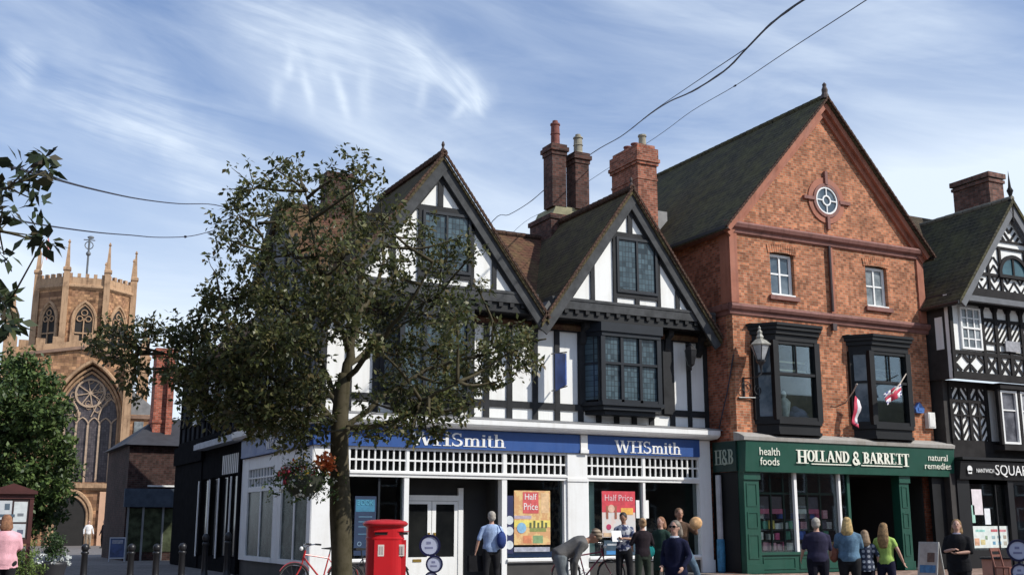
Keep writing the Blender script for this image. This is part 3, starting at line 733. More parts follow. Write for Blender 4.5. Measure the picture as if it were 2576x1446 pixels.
    # --- chimneys
    c = MB(); c.box(17.15, 18.75, 3.55, 5.0, 10.0, 11.15); c.box(17.10, 18.80, 3.50, 5.05, 11.15, 11.30); ch = c.build('chimney', BRICK_D, B)
    k = MB(); k.prism([(17.25, 11.30), (18.65, 11.30), (18.50, 11.62), (17.40, 11.62)], 3.65, 4.9); k.build('weathering', plain('mossy_stone', (.30, .28, .17), .9, .3, 3), ch)
    for x0, x1, tz, y0 in ((17.22, 17.84, 13.75, 3.55), (18.04, 18.66, 13.55, 3.45)):
        s = MB(); s.box(x0 + .05, x1 - .05, y0 + .1, y0 + .7, 11.6, tz - .38); s.box(x0 + .02, x1 - .02, y0 + .07, y0 + .73, tz - .38, tz - .24)
        s.box(x0 - .03, x1 + .03, y0 + .02, y0 + .78, tz - .24, tz - .10); s.box(x0 + .02, x1 - .02, y0 + .07, y0 + .73, tz - .10, tz)
        s.build('stack', BRICK_D, ch)
    for (x, y, z, mm, hh, tone) in ((17.53, 3.9, 13.75, TERRA, .78, 1), (18.35, 3.8, 13.55, None, .60, 0)):
        s = MB(); s.lathe([(.17, 0), (.16, .06), (.15, .1), (.145, hh * .5), (.17, hh * .52), (.15, hh * .56), (.14, hh * .9), (.17, hh * .93), (.16, hh), (.10, hh + .02), (.09, hh + .1)], (x, y, z), 14)
        s.build('chimney_pot', plain('pot_red', (.19, .06, .045), .8, .3, 6) if tone else plain('pot_buff', (.30, .27, .20), .8, .3, 4), ch)
    c = MB(); c.box(20.02, 20.78, 2.75, 4.35, 9.5, 13.20); c.box(19.97, 20.83, 2.70, 4.40, 13.20, 13.30); c.box(20.0, 20.80, 2.73, 4.37, 12.68, 12.76)
    c.box(19.93, 20.87, 2.66, 4.44, 13.30, 13.42); c.box(19.97, 20.83, 2.70, 4.40, 13.42, 13.78); c.box(20.05, 20.75, 2.78, 4.32, 13.78, 13.92)
    ch = c.build('chimney', BRICK_S, B)
    for y, z, tn in ((3.0, .42, 0), (3.45, .26, 1), (3.9, .28, 1)):
        s = MB(); s.lathe([(.13, 0), (.12, z * .8), (.15, z * .85), (.14, z), (.09, z)], (20.40, y, 13.90), 12)
        s.build('chimney_pot', plain('pot_buff', (.30, .27, .20), .8, .3, 4) if tn == 0 else plain('pot_red', (.19, .06, .045), .8, .3, 6), ch)
    s = MB(); s.box(20.80, 21.55, 3.3, 3.9, 11.0, 11.85); s.build('tank_housing', LEAD, B)
    c = MB(); c.box(9.78, 10.55, 4.0, 4.7, 10.2, 11.55); c.box(9.73, 10.60, 3.95, 4.75, 11.55, 11.75); c.build('chimney', BRICK_D, B)
    # projecting blue banner sign on the first floor + little dark lamp, both on brackets
    return B
bookshop()

def bookshop_fittings():
    b = empty('hanging_sign', (15.2, .15, 5.5), 'dark blue projecting banner sign fixed to the white wall left of the oriel window', 'sign')
    m = MB(); m.prism([(-.62, 6.02), (-.05, 6.10), (-.05, 5.05), (-.62, 5.16)], 15.20, 15.24, axis='x'); m.build('banner', plain('banner_blue', (.03, .09, .33), .5, .4, 3), b)
    for z, zz in ((6.12, 6.05), (5.08, 5.12)): m = MB(); m.tube([(15.22, .18, z), (15.22, -.66, zz)], .018); m.build('bracket', METALB, b)
    b = empty('wall_lantern', (19.9, .16, 6.3), 'small black lantern on the timber post at the right end of the white first floor', 'lantern')
    m = MB(); m.lathe([(.03, -.36), (.11, -.30), (.17, -.05), (.19, .10), (.20, .13), (.10, .24), (.03, .30), (.02, .36)], (19.72, -.22, 6.35), 6); m.build('lantern_body', METALB, b)
    m = MB(); m.tube([(19.93, .17, 6.55), (19.80, -.1, 6.72), (19.72, -.22, 6.68)], .02); m.tube([(19.93, .17, 6.1), (19.75, -.2, 6.0)], .018); m.box(19.86, 20.0, .12, .17, 5.95, 6.65); m.build('bracket', METALB, b)
bookshop_fittings()

# ================================================================ brick gabled building with the green shop front
def brick_shop():
    X0, X1 = 20.62, 28.55; Yf = -1.10; cx = 24.58; ap = 14.62; ez = 10.20
    B = empty('brick_shop', (24.6, 4, 0), 'tall orange brick gabled building with round window and green shop front', 'building')
    sl = (ap - ez) / (cx - X0)
    w = MB()
    # front wall with openings cut as strips between them
    wins = [(22.15, 23.09, 8.22, 9.60), (26.05, 26.98, 8.22, 9.60)]
    w.prism([(X0, ez), (X1, ez), (cx, ap)], Yf, Yf + .3)
    def strips(z0, z1, holes):
        x = X0
        for a, b in holes: w.box(x, a, Yf, Yf + .3, z0, z1); x = b
        w.box(x, X1, Yf, Yf + .3, z0, z1)
    strips(9.60, ez, []); strips(8.22, 9.60, [(a, b) for a, b, _, _ in wins]); strips(3.8, 8.22, [])
    w.build('front_wall', BRICK_O, B)
    w = MB(); w.box(X0, X0 + .3, Yf + .3, 9.0, 0, ez); w.box(X1 - .3, X1, Yf + .3, 9.0, 0, ez); w.box(X0 + .3, X1 - .3, 8.8, 9.0, 0, ez)
    w.prism([(X0, ez), (X1, ez), (cx, ap)], 8.8, 9.0); w.build('side_wall', bricks('side_brick', [(.40, .12, .065), (.30, .09, .05)], (.25, .16, .12), patch=.3), B)
    # trim: piers, central strip, string courses
    t = MB()
    each([(a, b, Yf - .06, Yf, 7.86, 9.98) for a, b in ((X0 - .04, X0 + .24), (X1 - .24, X1 + .04))] + [(cx - .09, cx + .09, Yf - .04, Yf, 7.86, 9.98), (X0 - .06, X0, Yf, Yf + .4, 7.86, 9.98), (X0 - .05, X0, 1.5, 1.85, 7.0, 9.97)], 'brick_pier', TERRA, B)
    t = MB()
    t.prism([(Yf, 7.50), (Yf - .05, 7.52), (Yf - .07, 7.62), (Yf - .14, 7.66), (Yf - .18, 7.74), (Yf - .16, 7.82), (Yf, 7.86)], X0 - .12, X1 + .08, axis='x')
    t.prism([(X0, 7.50), (X0 - .05, 7.52), (X0 - .07, 7.62), (X0 - .14, 7.66), (X0 - .16, 7.82), (X0, 7.86)], Yf + .02, 1.5)
    t.prism([(Yf, 9.98), (Yf - .07, 10.0), (Yf - .09, 10.10), (Yf - .18, 10.16), (Yf - .22, 10.26), (Yf - .20, 10.32), (Yf, 10.36)], X0 - .16, X1 + .16, axis='x')
    t.prism([(X0, 9.98), (X0 - .07, 10.0), (X0 - .16, 10.16), (X0 - .18, 10.28), (X0, 10.30)], Yf + .02, 8.9)
    t.build('string_courses', TERRAD, B)
    # downpipe beside the central strip
    t = MB(); t.tube([(cx - .10, Yf - .10, 7.9), (cx - .10, Yf - .10, 10.0)], .045, 8); t.box(cx - .18, cx - .02, Yf - .16, Yf - .05, 7.30, 7.52); t.build('downpipe', plain('pipe_dark', (.05, .03, .03), .5), B)
    # raking verge
    t = MB()
    for s_ in (-1, 1):
        e = cx - X0 + .12
        p0 = (cx, Yf - .05 - .003 * s_, ap - .10); p1 = (cx + s_ * e, Yf - .05 - .003 * s_, ap - .10 - e * sl)
        t.bar(p0, p1, .30, .10)
        t.bar((cx, Yf - .14 - .003 * s_, ap + .06), (cx + s_ * (e + .06), Yf - .14 - .003 * s_, ap + .06 - (e + .06) * sl), .20, .18)
    t.build('raking_cornice', TERRA, B)
    r = MB()
    for s_ in (-1, 1):
        e = cx - X0 + .34
        r.prism([(cx, ap + .16), (cx + s_ * e, ap + .16 - e * sl), (cx + s_ * e, ap + .30 - e * sl), (cx, ap + .32)], Yf - .30, 9.1)
    r.build('roof', SLATE, B)
    v = MB()
    for s_ in (-1, 1):
        e = cx - X0 + .34; n = 34
        for i in range(n):
            x = cx + s_ * e * (i + .5) / n; z = ap + .25 - e * (i + .5) / n * sl; dx = s_ * e / n * .52
            v.bar((x - dx, Yf - .33 - .003 * (i % 2), z + dx * s_ * sl + .015), (x + dx, Yf - .33 - .003 * (i % 2), z - dx * s_ * sl - .012), .06, .10)
    v.build('verge_tiles', TILE_O, B)
    k = MB()
    for i in range(28): k.tube([(cx, Yf - .3 + i * .36, ap + .30), (cx, Yf - .3 + i * .36 + .34, ap + .31)], .11, 8)
    k.build('ridge_tiles', SLATE, B)
    k = MB(); k.lathe([(.16, 0), (.13, .12), (.09, .2), (.10, .32), (.06, .42), (.07, .50), (.0, .58)], (cx, Yf - .22, ap + .24), 10); k.build('finial', plain('finial_dark', (.06, .04, .035), .7), B)
    g = MB(); g.box(X0 - .36, X0 - .24, Yf - .3, 9.0, 10.02, 10.12); g.box(X1 + .24, X1 + .36, Yf - .3, 9.0, 10.02, 10.12); g.build('gutter', METALB, B)
    # second-floor sash windows
    for a, b, z0, z1 in wins:
        f = MB(); y = Yf + .20
        frame(f, a + .02, b - .02, z0 + .02, z1 - .06, y, .085, .08, mull=((a + b) / 2,), bars=((z0 + z1) / 2 + .02,))
        fo = f.build('window', WHITE, B)
        q = MB(); q.box(a + .06, b - .06, y - .035, y - .02, z0 + .06, z1 - .1); q.build('pane', PANE_S if a < 24 else PANE_B, fo)
        s = MB(); s.box(a - .10, b + .10, Yf - .09, Yf + .14, z0 - .13, z0 - .0); s.build('sill', TERRAD, fo)
        s = MB(); s.box(a + .01, b - .01, Yf - .02, Yf + .10, z0 + .0, z0 + .06); s.build('sill_board', WHITE, fo)
        h = MB()
        n = 13
        for i in range(n):
            u = (i + .5) / n * 2 - 1; x = (a + b) / 2 + u * (b - a + .16) / 2; h.bar((x, Yf - .012, z1 - .02 - .05 * u * u), (x + u * .05, Yf - .012, z1 + .24 - .05 * u * u), .072, .03)
        h.build('brick_arch', BRICK_O, fo)
    # round window
    c = (24.55, Yf, 11.50)
    f = MB(); f.ring(c, .56, .75, -.04, .01); ro = f.build('round_window', TERRA, B)
    f = MB(); f.ring(c, .455, .56, -.075, .01); f.build('inner_ring', TERRAD, ro)
    q = MB(); q.ring(c, .001, .455, -.015, .0, 24); q.build('pane', PANE_S, ro)
    f = MB(); f.ring(c, .40, .455, -.055, -.015); f.ring(c, .13, .175, -.055, -.015)
    for a in (45, 135, 225, 315, 0, 90, 180, 270):
        ca, sa = math.cos(R(a)), math.sin(R(a)); r1 = .40 if a % 90 else .40
        if a % 90 == 0: f.bar((c[0] + .17 * ca, Yf - .035, c[2] + .17 * sa), (c[0] + r1 * ca, Yf - .035, c[2] + r1 * sa), .035, .035)
    f.build('tracery', WHITE, ro)
    for a in (0, 90, 180, 270):
        f = MB(); ca, sa = math.cos(R(a)), math.sin(R(a)); f.bar((c[0] + .52 * ca, Yf - .05, c[2] + .52 * sa), (c[0] + .96 * ca, Yf - .05, c[2] + .96 * sa), .11, .10); f.build('keystone', TERRAD, ro)
    # --- black bay windows on the first floor
    def bay(a, b, z0, z1, side_sky):
        yf = Yf - .52; so = .42
        def pl(g, base=Yf): return [(a - g, base), (a + so - g * .4, yf - g), (b - so + g * .4, yf - g), (b + g, base)]
        o = MB()
        o.prism(pl(.22), z1 - .08, z1, axis='z'); o.prism(pl(.17), z1 - .19, z1 - .08, axis='z'); o.prism(pl(.10), z1 - .32, z1 - .19, axis='z'); o.prism(pl(.03), z1 - .50, z1 - .32, axis='z')
        o.prism(pl(.05), z0 + .20, z0 + .32, axis='z'); o.prism(pl(-.02), z0 - .02, z0 + .20, axis='z'); o.prism(pl(.03), z0 - .1, z0 - .02, axis='z')
        zb, zt = z0 + .32, z1 - .50; fa, fb = a + so, b - so
        for x in (fa, fb): o.box(x - .10, x + .10, yf - .02, yf + .14, zb, zt)
        o.box(fa + .10, fb - .10, yf, yf + .10, zb, zb + .10); o.box(fa + .1, fb - .1, yf, yf + .10, zt - .10, zt)
        zm = zb + (zt - zb) * .58
        o.box(fa + .10, fb - .10, yf + .0, yf + .09, zm - .04, zm + .04)
        o.box((fa + fb) / 2 - .015, (fa + fb) / 2 + .015, yf + .02, yf + .08, zm, zt - .1)
        for s_, x0 in ((-1, fa), (1, fb)):
            xe = a if s_ < 0 else b
            o.box(xe - .08, xe + .08, Yf - .10, Yf, zb, zt)
            for z, h in ((zb + .05, .10), (zm, .07), (zt - .05, .10)): o.bar((x0, yf + .05, z), (xe, Yf - .02, z), h, .07, (0, 0, 1)) if False else o.bar((x0, yf + .05, z), (xe, Yf - .02, z), .07, h, (0, 0, 1))
        ob = o.build('bay_window', BLACKP, B)
        q = MB(); q.box(fa, fb, yf + .09, yf + .10, zb, zt); q.build('pane', SHOPGLASS, ob)
        for x0, xe in ((fa, a), (fb, b)):
            q = MB(); q.bar((x0, yf + .07, (zb + zt) / 2), (xe, Yf - .01, (zb + zt) / 2), .012, zt - zb - .1, (0, 0, 1)); q.build('pane', PANE_S if side_sky else SHOPGLASS, ob)
        q = MB(); q.box(a + .1, b - .1, Yf - .035, Yf - .02, zb, zt); q.build('room_back', darkglass('bay_room', (.03, .028, .022), (.12, .10, .07), 1.4, None, .8, .1), ob)
        q = MB(); c_ = (.62, .60, .35) if side_sky else (.5, .5, .45)
        if side_sky:
            for z in (zb + 1.5, zb + 1.75): q.box(fa + .2, fb - .1, Yf - .10, Yf - .08, z, z + .05)
        q.box(fa + .15, fa + .22, Yf - .10, Yf - .08, zt - .5, zt - .42)
        q.build('ceiling_lights', plain('strip_cream', (.75, .70, .48), .6), ob)
        q = MB(); q.prism([(a - .22, z1), (a + so - .1, z1), (a + so - .1, z1 + .02)], Yf - .2, Yf)
        q.build('lead_cap', STONEC, ob)
        return ob
    bay(21.33, 23.75, 4.10, 7.25, True); bay(25.12, 27.50, 4.10, 7.20, True)
    # display things seen in the left bay, cream notice in the right bay
    # cornice above the sign + sign board
    c = MB(); c.prism([(Yf, 3.80), (Yf - .46, 3.80), (Yf - .48, 3.90), (Yf - .30, 3.98), (Yf, 4.06)], X0 - .14, 28.93, axis='x'); c.build('stone_cornice', STONEC, B)
    f = MB(); f.prism([(Yf - .02, 2.92), (Yf - .34, 2.92), (Yf - .42, 3.80), (Yf - .02, 3.80)], X0 - .04, 28.94, axis='x')
    fb = f.build('sign_board', GREENP, B)
    f = MB(); f.box(X0 - .10, X0 - .045, Yf - .02, -.05, 2.94, 3.80); fs = f.build('side_sign_board', plain('sign_dark_green', (.01, .035, .028), .4), B)
    CREAM = plain('sign_cream', (.78, .78, .66), .5, .04)
    PALE = plain('sign_pale', (.34, .40, .33), .5, .05)
    hs = [1.18, 1, 1, 1, 1, 1, 1, 1, 1.12, 1, 1.0, 1, 1, 1, 1, 1, 1.18]
    s_ = 'HOLLAND & BARRETT'
    serif(s_, 'sign_lettering', CREAM, fb, (24.70, Yf - .405, 3.25), .33, 4.50, W=.20, T=.07, hs=hs)
    u = MB(); u.box(23.0, 24.55, Yf - .40, Yf - .38, 3.17, 3.20); u.box(24.95, 26.65, Yf - .40, Yf - .38, 3.17, 3.20); u.build('sign_underline', CREAM, fb)
    text('health', 'sign_lettering', CREAM, fb, (21.44, Yf - .40, 3.50), .22, width=.74); text('foods', 'sign_lettering', CREAM, fb, (21.44, Yf - .385, 3.22), .22, width=.70)
    text('natural', 'sign_lettering', CREAM, fb, (28.2, Yf - .40, 3.50), .20, width=.85); text('remedies', 'sign_lettering', CREAM, fb, (28.2, Yf - .385, 3.24), .19, width=1.16)
    serif('H&B', 'sign_lettering', PALE, fs, (X0 - .105, Yf + .50, 3.15), .42, .85, rz=-math.pi / 2, W=.16)
    # shop front
    Ys = Yf - .10
    def pil(a, b):
        m = MB(); m.box(a, b, Ys - .10, Ys + .22, .10, 2.92); m.box(a - .03, b + .03, Ys - .14, Ys - .10, .10, .36); m.box(a - .03, b + .03, Ys - .15, Ys - .10, 2.70, 2.92)
        for z0, z1 in ((.50, 1.18), (1.34, 1.80), (1.95, 2.60)):
            t = .035
            m.box(a + .08, b - .08, Ys - .118, Ys - .10, z0, z0 + t); m.box(a + .08, b - .08, Ys - .118, Ys - .10, z1 - t, z1); m.box(a + .08, a + .08 + t, Ys - .118, Ys - .10, z0 + t, z1 - t); m.box(b - .08 - t, b - .08, Ys - .118, Ys - .10, z0 + t, z1 - t)
        m.build('pilaster', GREENP, B)
    pil(20.62, 21.16); pil(26.66, 27.06)
    m = MB(); m.box(21.16, 24.66, Ys - .02, Ys + .16, .10, .62); m.box(21.14, 24.70, Ys - .07, Ys - .02, .60, .68)
    for a, b in ((21.26, 22.45), (22.60, 24.5)):
        t = .035; m.box(a, b, Ys - .04, Ys - .02, .20, .20 + t); m.box(a, b, Ys - .04, Ys - .02, .50, .50 + t); m.box(a, a + t, Ys - .04, Ys - .02, .235, .50); m.box(b - t, b, Ys - .04, Ys - .02, .235, .50)
    m.box(24.62, 24.72, Ys + .0, Ys + .12, .68, 2.92)
    m.build('stallriser', GREENP, B)
    each([(22.50, 22.60, Ys - .06, Ys + .04, .68, 2.92), (24.22, 24.30, Ys - .06, Ys + .04, .68, 2.92)], 'white_post', WHITE, B)
    q = MB(); q.box(21.16, 24.62, Ys + .04, Ys + .055, .68, 2.92); q.build('shop_window_pane', SHOPGLASS, B)
    f = MB()
    for x in (21.72, 22.2, 23.1, 23.6): f.box(x, x + .05, Ys + .10, Ys + .16, .68, 2.92)
    f.box(21.16, 24.6, Ys + .09, Ys + .15, 2.30, 2.36); f.build('inner_frame', plain('inner_green', (.02, .05, .04), .5), B)
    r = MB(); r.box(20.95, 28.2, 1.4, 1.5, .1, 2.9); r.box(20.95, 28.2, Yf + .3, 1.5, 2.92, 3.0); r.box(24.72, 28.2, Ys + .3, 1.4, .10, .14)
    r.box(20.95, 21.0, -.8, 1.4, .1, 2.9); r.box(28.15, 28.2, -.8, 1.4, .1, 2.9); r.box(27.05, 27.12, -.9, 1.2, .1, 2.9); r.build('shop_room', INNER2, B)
    # display: shelves, boxes and posters in the window
    r = random.Random(3)
    cols = [(.60, .10, .24), (.08, .14, .50), (.72, .70, .68), (.66, .30, .36), (.60, .45, .12), (.10, .30, .22), (.75, .55, .55), (.12, .10, .14)]
    packs = {}
    for z in (.72, 1.02, 1.32, 1.62):
        x = 21.30
        while x < 24.0:
            wd = r.uniform(.12, .26); hh = r.uniform(.16, .27); c = r.choice(cols[:4] if x < 22.1 and z < 1.1 else cols)
            if r.random() < .85: packs.setdefault(mul(c, 1.35), []).append((x, x + wd, Ys + .22, Ys + .34, z, z + hh))
            x += wd + r.uniform(.01, .06)
    for i, (c, bs) in enumerate(packs.items()):
        m = MB()
        for b_ in bs: m.box(*b_)
        o = m.build('display_stock', plain('stock%d' % i, c, .5, .3, 9), B)
    m = MB()
    for z in (.69, .99, 1.29, 1.59): m.box(21.2, 24.2, Ys + .2, Ys + .5, z - .02, z)
    m.build('display_shelf', plain('shelf_grey', (.10, .10, .10), .6), B)
    for a, b, z0, z1, c, hd in ((21.25, 21.68, 1.75, 2.24, (.10, .08, .10), (.60, .15, .25)), (21.80, 22.18, 1.75, 2.24, (.12, .09, .11), (.58, .15, .26)), (22.72, 23.08, 1.75, 2.24, (.16, .15, .15), (.7, .7, .68)), (23.15, 23.55, 1.75, 2.24, (.11, .09, .12), (.6, .14, .26))):
        m = MB(); m.box(a, b, Ys + .14, Ys + .15, z0, z1); po = m.build('window_card', plain('card_%0.2f' % a, c, .6, .3, 4), B)
        m = MB(); m.box(a, b, Ys + .125, Ys + .14, z0, z0 + .14); m.build('card_band', plain('band_%0.2f' % a, hd, .6, .2, 9), po)
    # doorway steps and alley between the shops
    m = MB(); m.box(20.62, 29.0, Ys - .35, Ys + .2, 0, .10); m.build('doorstep', STONEC, B)
    return B
brick_shop()

def brick_fittings():
    Yf = -1.10
    # wall lantern on an ornate bracket
    b = empty('street_lantern', (21.27, Yf - .5, 6.4), 'ornate glazed lantern on a scrolled bracket left of the first black bay window', 'street lamp')
    x, y = 21.15, Yf - .55
    m = MB(); m.lathe([(.12, 6.10), (.28, 6.52)], (x, y, 0), 6); m.build('lamp_glass', plain('lamp_frosted', (.34, .35, .36), .25, .3, 4), b)
    m = MB(); m.lathe([(.31, 6.52), (.33, 6.55), (.18, 6.68), (.10, 6.72), (.12, 6.78), (.07, 6.86), (.09, 6.92), (.03, 7.0), (.05, 7.04), (.0, 7.12)], (x, y, 0), 6); m.build('lamp_cap', plain('cap_cream', (.30, .29, .25), .5, .4, 6), b)
    m = MB()
    for k in range(6):
        a = 2 * math.pi * k / 6; m.tube([(x + .125 * math.cos(a), y + .125 * math.sin(a), 6.10), (x + .285 * math.cos(a), y + .285 * math.sin(a), 6.53)], .012, 5)
    m.lathe([(.03, 5.82), (.05, 5.95), (.14, 6.06), (.14, 6.11)], (x, y, 0), 8)
    m.tube([(x, y, 5.9), (x, y, 5.72), (x - .10, y + .02, 5.62), (x - .16, y + .3, 5.60), (x - .2, Yf, 5.62)], .022)
    m.tube([(x - .45, Yf - .04, 5.04), (x + .42, Yf - .1, 5.07)], .028); m.tube([(x - .25, Yf - .04, 5.05), (x - .25, Yf - .04, 5.65)], .03)
    pts = [(x - .2 + .20 * math.cos(t) * (1 - t / 14), Yf - .06 - .1 * (t / 9), 5.35 + .20 * math.sin(t) * (1 - t / 14)) for t in (i * .4 for i in range(24))]
    m.tube(pts, .014, 5)
    pts = [(x + .2 + .16 * math.cos(t) * (1 - t / 14), Yf - .08 - .1 * (t / 9), 5.28 + .18 * math.sin(t) * (1 - t / 14)) for t in (i * .4 for i in range(24))]
    m.tube(pts, .014, 5)
    m.build('bracket', METALB, b)
    # flags on short poles
    FR = plain('flag_red', (.50, .03, .07), .7, .1, 3); FW = plain('flag_white', (.72, .68, .70), .7, .08, 3); FB = plain('flag_navy', (.03, .04, .20), .7, .1)
    def cloth(P0, dirv, drop, length, nx=8, nz=8, fold=.05, ph=0.):
        m = MB(); vs = []
        for i in range(nx + 1):
            for j in range(nz + 1):
                u, v = i / nx, j / nz
                x = P0[0] + dirv[0] * u * length + drop[0] * v; y = P0[1] + dirv[1] * u * length + drop[1] * v + fold * math.sin(u * 9 + ph + v * 2) * (.3 + v)
                vs.append((x, y, P0[2] + dirv[2] * u * length + drop[2] * v))
        return vs, nx, nz
    def flag(loc, label, P0, dirv, drop, length, bands, pole):
        b = empty('flag', loc, label, 'flag', group=None)
        vs, nx, nz = cloth(P0, dirv, drop, length)
        for name, mm, sel in bands:
            m = MB(); fs = []
            for i in range(nx):
                for j in range(nz):
                    if sel(i, j): a = i * (nz + 1) + j; fs.append((a, a + 1, a + nz + 2, a + nz + 1))
            m.add(vs, fs); o = m.build(name, mm, b, smooth=True, recalc=False)
            s = o.modifiers.new('thick', 'SOLIDIFY'); s.thickness = .006
        m = MB(); m.tube(pole, .018, 7); m.ell(pole[-1], (.03, .03, .03)); m.build('pole', plain('pole_wood', (.45, .38, .32), .6), b)
    flag((24.8, Yf, 4.8), 'limp red and white flag hanging on the brick between the two black bays', (24.86, Yf - .42, 5.28), (-.25, 0, -1), (.20, -.02, -.14), .85,
         [('red_field', FR, lambda i, j: j < 4 or i > 6), ('white_field', FW, lambda i, j: not (j < 4 or i > 6))],
         [(24.86, Yf, 5.1), (24.80, Yf - .42, 5.40), (24.78, Yf - .6, 5.60)])
    def uj_red(i, j): return i in (3, 4) or j in (3, 4)
    def uj_w(i, j): return not uj_red(i, j) and (i in (2, 5) or j in (2, 5) or i == j or i == 7 - j)
    flag((26.0, Yf - .5, 5.3), 'union flag drooping from a slanting pole in front of the right black bay', (26.25, Yf - .95, 5.68), (-1, 0, -.50), (.06, .0, -.34), .75,
         [('red_field', FR, uj_red), ('white_field', FW, uj_w), ('blue_field', FB, lambda i, j: not uj_red(i, j) and not uj_w(i, j))],
         [(26.9, Yf - .58, 6.05), (26.25, Yf - .95, 5.70), (25.5, Yf - 1.3, 5.30)])
    m = MB(); m.box(28.20, 28.50, Yf - .16, Yf - .002, 4.45, 4.95); m.box(28.23, 28.47, Yf - .175, Yf - .16, 4.49, 4.91); top(m, 'meter_box', plain('box_white', (.75, .74, .70), .5), (28.35, Yf, 4.45), 'white square box on the wall at the right edge of the brick front', 'wall box')
    m = MB(); m.prism([(27.74, 4.92), (28.06, 4.92), (28.10, 5.06), (27.9, 5.26), (27.70, 5.06)], Yf - .12, Yf - .002); m.box(27.82, 27.98, Yf - .135, Yf - .12, 4.98, 5.08); top(m, 'alarm_box', plain('alarm_blue', (.05, .14, .40), .4), (27.9, Yf, 4.9), 'small blue alarm box beside the white wall box', 'alarm')
    # pipe and blue bag in the slot between the two shops
    m = MB(); m.tube([(20.50, -.30, .9), (20.50, -.30, 2.85)], .085, 10); top(m, 'drainpipe', plain('pipe_grey', (.42, .42, .44), .5), (20.5, -.3, .9), 'pale grey drainpipe in the narrow slot between the white and green shop fronts', 'pipe')
    m = MB(); m.lathe([(.08, .1), (.11, .15), (.12, .6), (.11, 1.02), (.09, 1.04)], (20.50, -.30, 0), 12); top(m, 'pipe_cover', plain('cover_blue', (.04, .20, .36), .5, .4, 9), (20.5, -.3, .1), 'blue sleeve around the foot of the pale drainpipe', 'pipe cover')
    m = MB(); m.box(20.604, 20.619, -1.06, .1, .12, 2.93); top(m, 'side_panel', BLACKP, (20.61, -.5, .1), 'flat black sheet over the side wall of the green shop beside the pale drainpipe', 'panel')  # thin black sheet laid over the brick side wall
    m = MB(); m.box(28.16, 28.93, Yf - .13, Yf - .004, .12, 2.91); top(m, 'black_panel', BLACKP, (28.5, Yf, .1), 'flat black box over the brick at the right end of the green shop front', 'panel')  # black box covering the end of the brick front
    # goods behind the bay glass
    for i, (x, z, h, c, lab) in enumerate(((22.25, 4.47, .75, (.72, .72, .70), 'white mannequin bust behind the glass of the left black bay'), (22.75, 4.45, .35, (.12, .14, .25), 'dark blue heap of fabric at the foot of the left bay window'))):
        m = MB()
        if i == 0: m.lathe([(.10, 0), (.13, .1), (.17, .35), (.19, .5), (.10, .60), (.05, .64), (.08, .7), (.07, .78), (.02, .84)], (x, Yf - .2, z), 12)
        else: m.ell((x, Yf - .22, z + .15), (.36, .12, .22)); m.ell((x + .2, Yf - .2, z + .1), (.22, .10, .14)); m.ell((x - .15, Yf - .25, z + .3), (.14, .09, .12))
        top(m, 'mannequin' if i == 0 else 'fabric_heap', plain('goods%d' % i, c, .6, .3, 8), (x, Yf - .2, z), lab, 'shop display', smooth=True)
    m = MB(); m.box(25.32, 25.60, Yf - .145, Yf - .13, 4.50, 5.4)
    top(m, 'window_blind', plain('blind_yellow', (.62, .48, .12), .6, .2, 3), (25.45, Yf - .14, 4.5), 'narrow yellow blind behind the left side of the right black bay', 'blind')
brick_fittings()

# ================================================================ ground
def stuff_ground():
    m, nt, bs = _new('street_paving'); L = nt.links.new
    g = nt.nodes.new('ShaderNodeNewGeometry')
    b = nt.nodes.new('ShaderNodeTexBrick'); L(g.outputs['Position'], b.inputs['Vector']); b.inputs['Scale'].default_value = 1
    b.inputs['Brick Width'].default_value = .6; b.inputs['Row Height'].default_value = .45; b.inputs['Mortar Size'].default_value = .012
    b.inputs['Color1'].default_value = (.16, .145, .135, 1); b.inputs['Color2'].default_value = (.20, .18, .165, 1); b.inputs['Mortar'].default_value = (.07, .065, .06, 1)
    mx = nt.nodes.new('ShaderNodeMixRGB'); mx.blend_type = 'MULTIPLY'; mx.inputs[0].default_value = 1; L(b.outputs[0], mx.inputs[1])
    L(_ramp(nt, _noise(nt, .6, 8, .7), [(.3, (.7,) * 3), (.7, (1.2,) * 3)]), mx.inputs[2]); L(mx.outputs[0], bs.inputs['Base Color']); bs.inputs['Roughness'].default_value = .8
    gm = MB(); gm.add([(-400, -150, 0), (500, -150, 0), (500, 700, 0), (-400, 700, 0)], [(0, 1, 2, 3)])
    tag(gm.build('ground', m, None, recalc=False), kind='structure')
    pm = bricks('pavement_brick', [(.40, .27, .21), (.33, .22, .17)], (.25, .2, .16), .2, .1, .008, .8)
    nt = pm.node_tree
    for n in list(nt.nodes):     # lie flat: lay the pattern out in X,Y
        if n.type == 'COMBXYZ':
            g = nt.nodes.new('ShaderNodeNewGeometry')
            for l in list(n.outputs[0].links): nt.links.new(g.outputs['Position'], l.to_socket)
    p = MB(); p.box(19.5, 60, -5.6, 1, .004, .10); tag(p.build('pavement', pm, None), kind='structure')
    p = MB(); p.box(19.36, 60, -5.75, -5.6, .004, .112); p.box(19.36, 19.5, -5.6, .0, .004, .112); tag(p.build('kerb', STONEC, None), kind='structure')
stuff_ground()

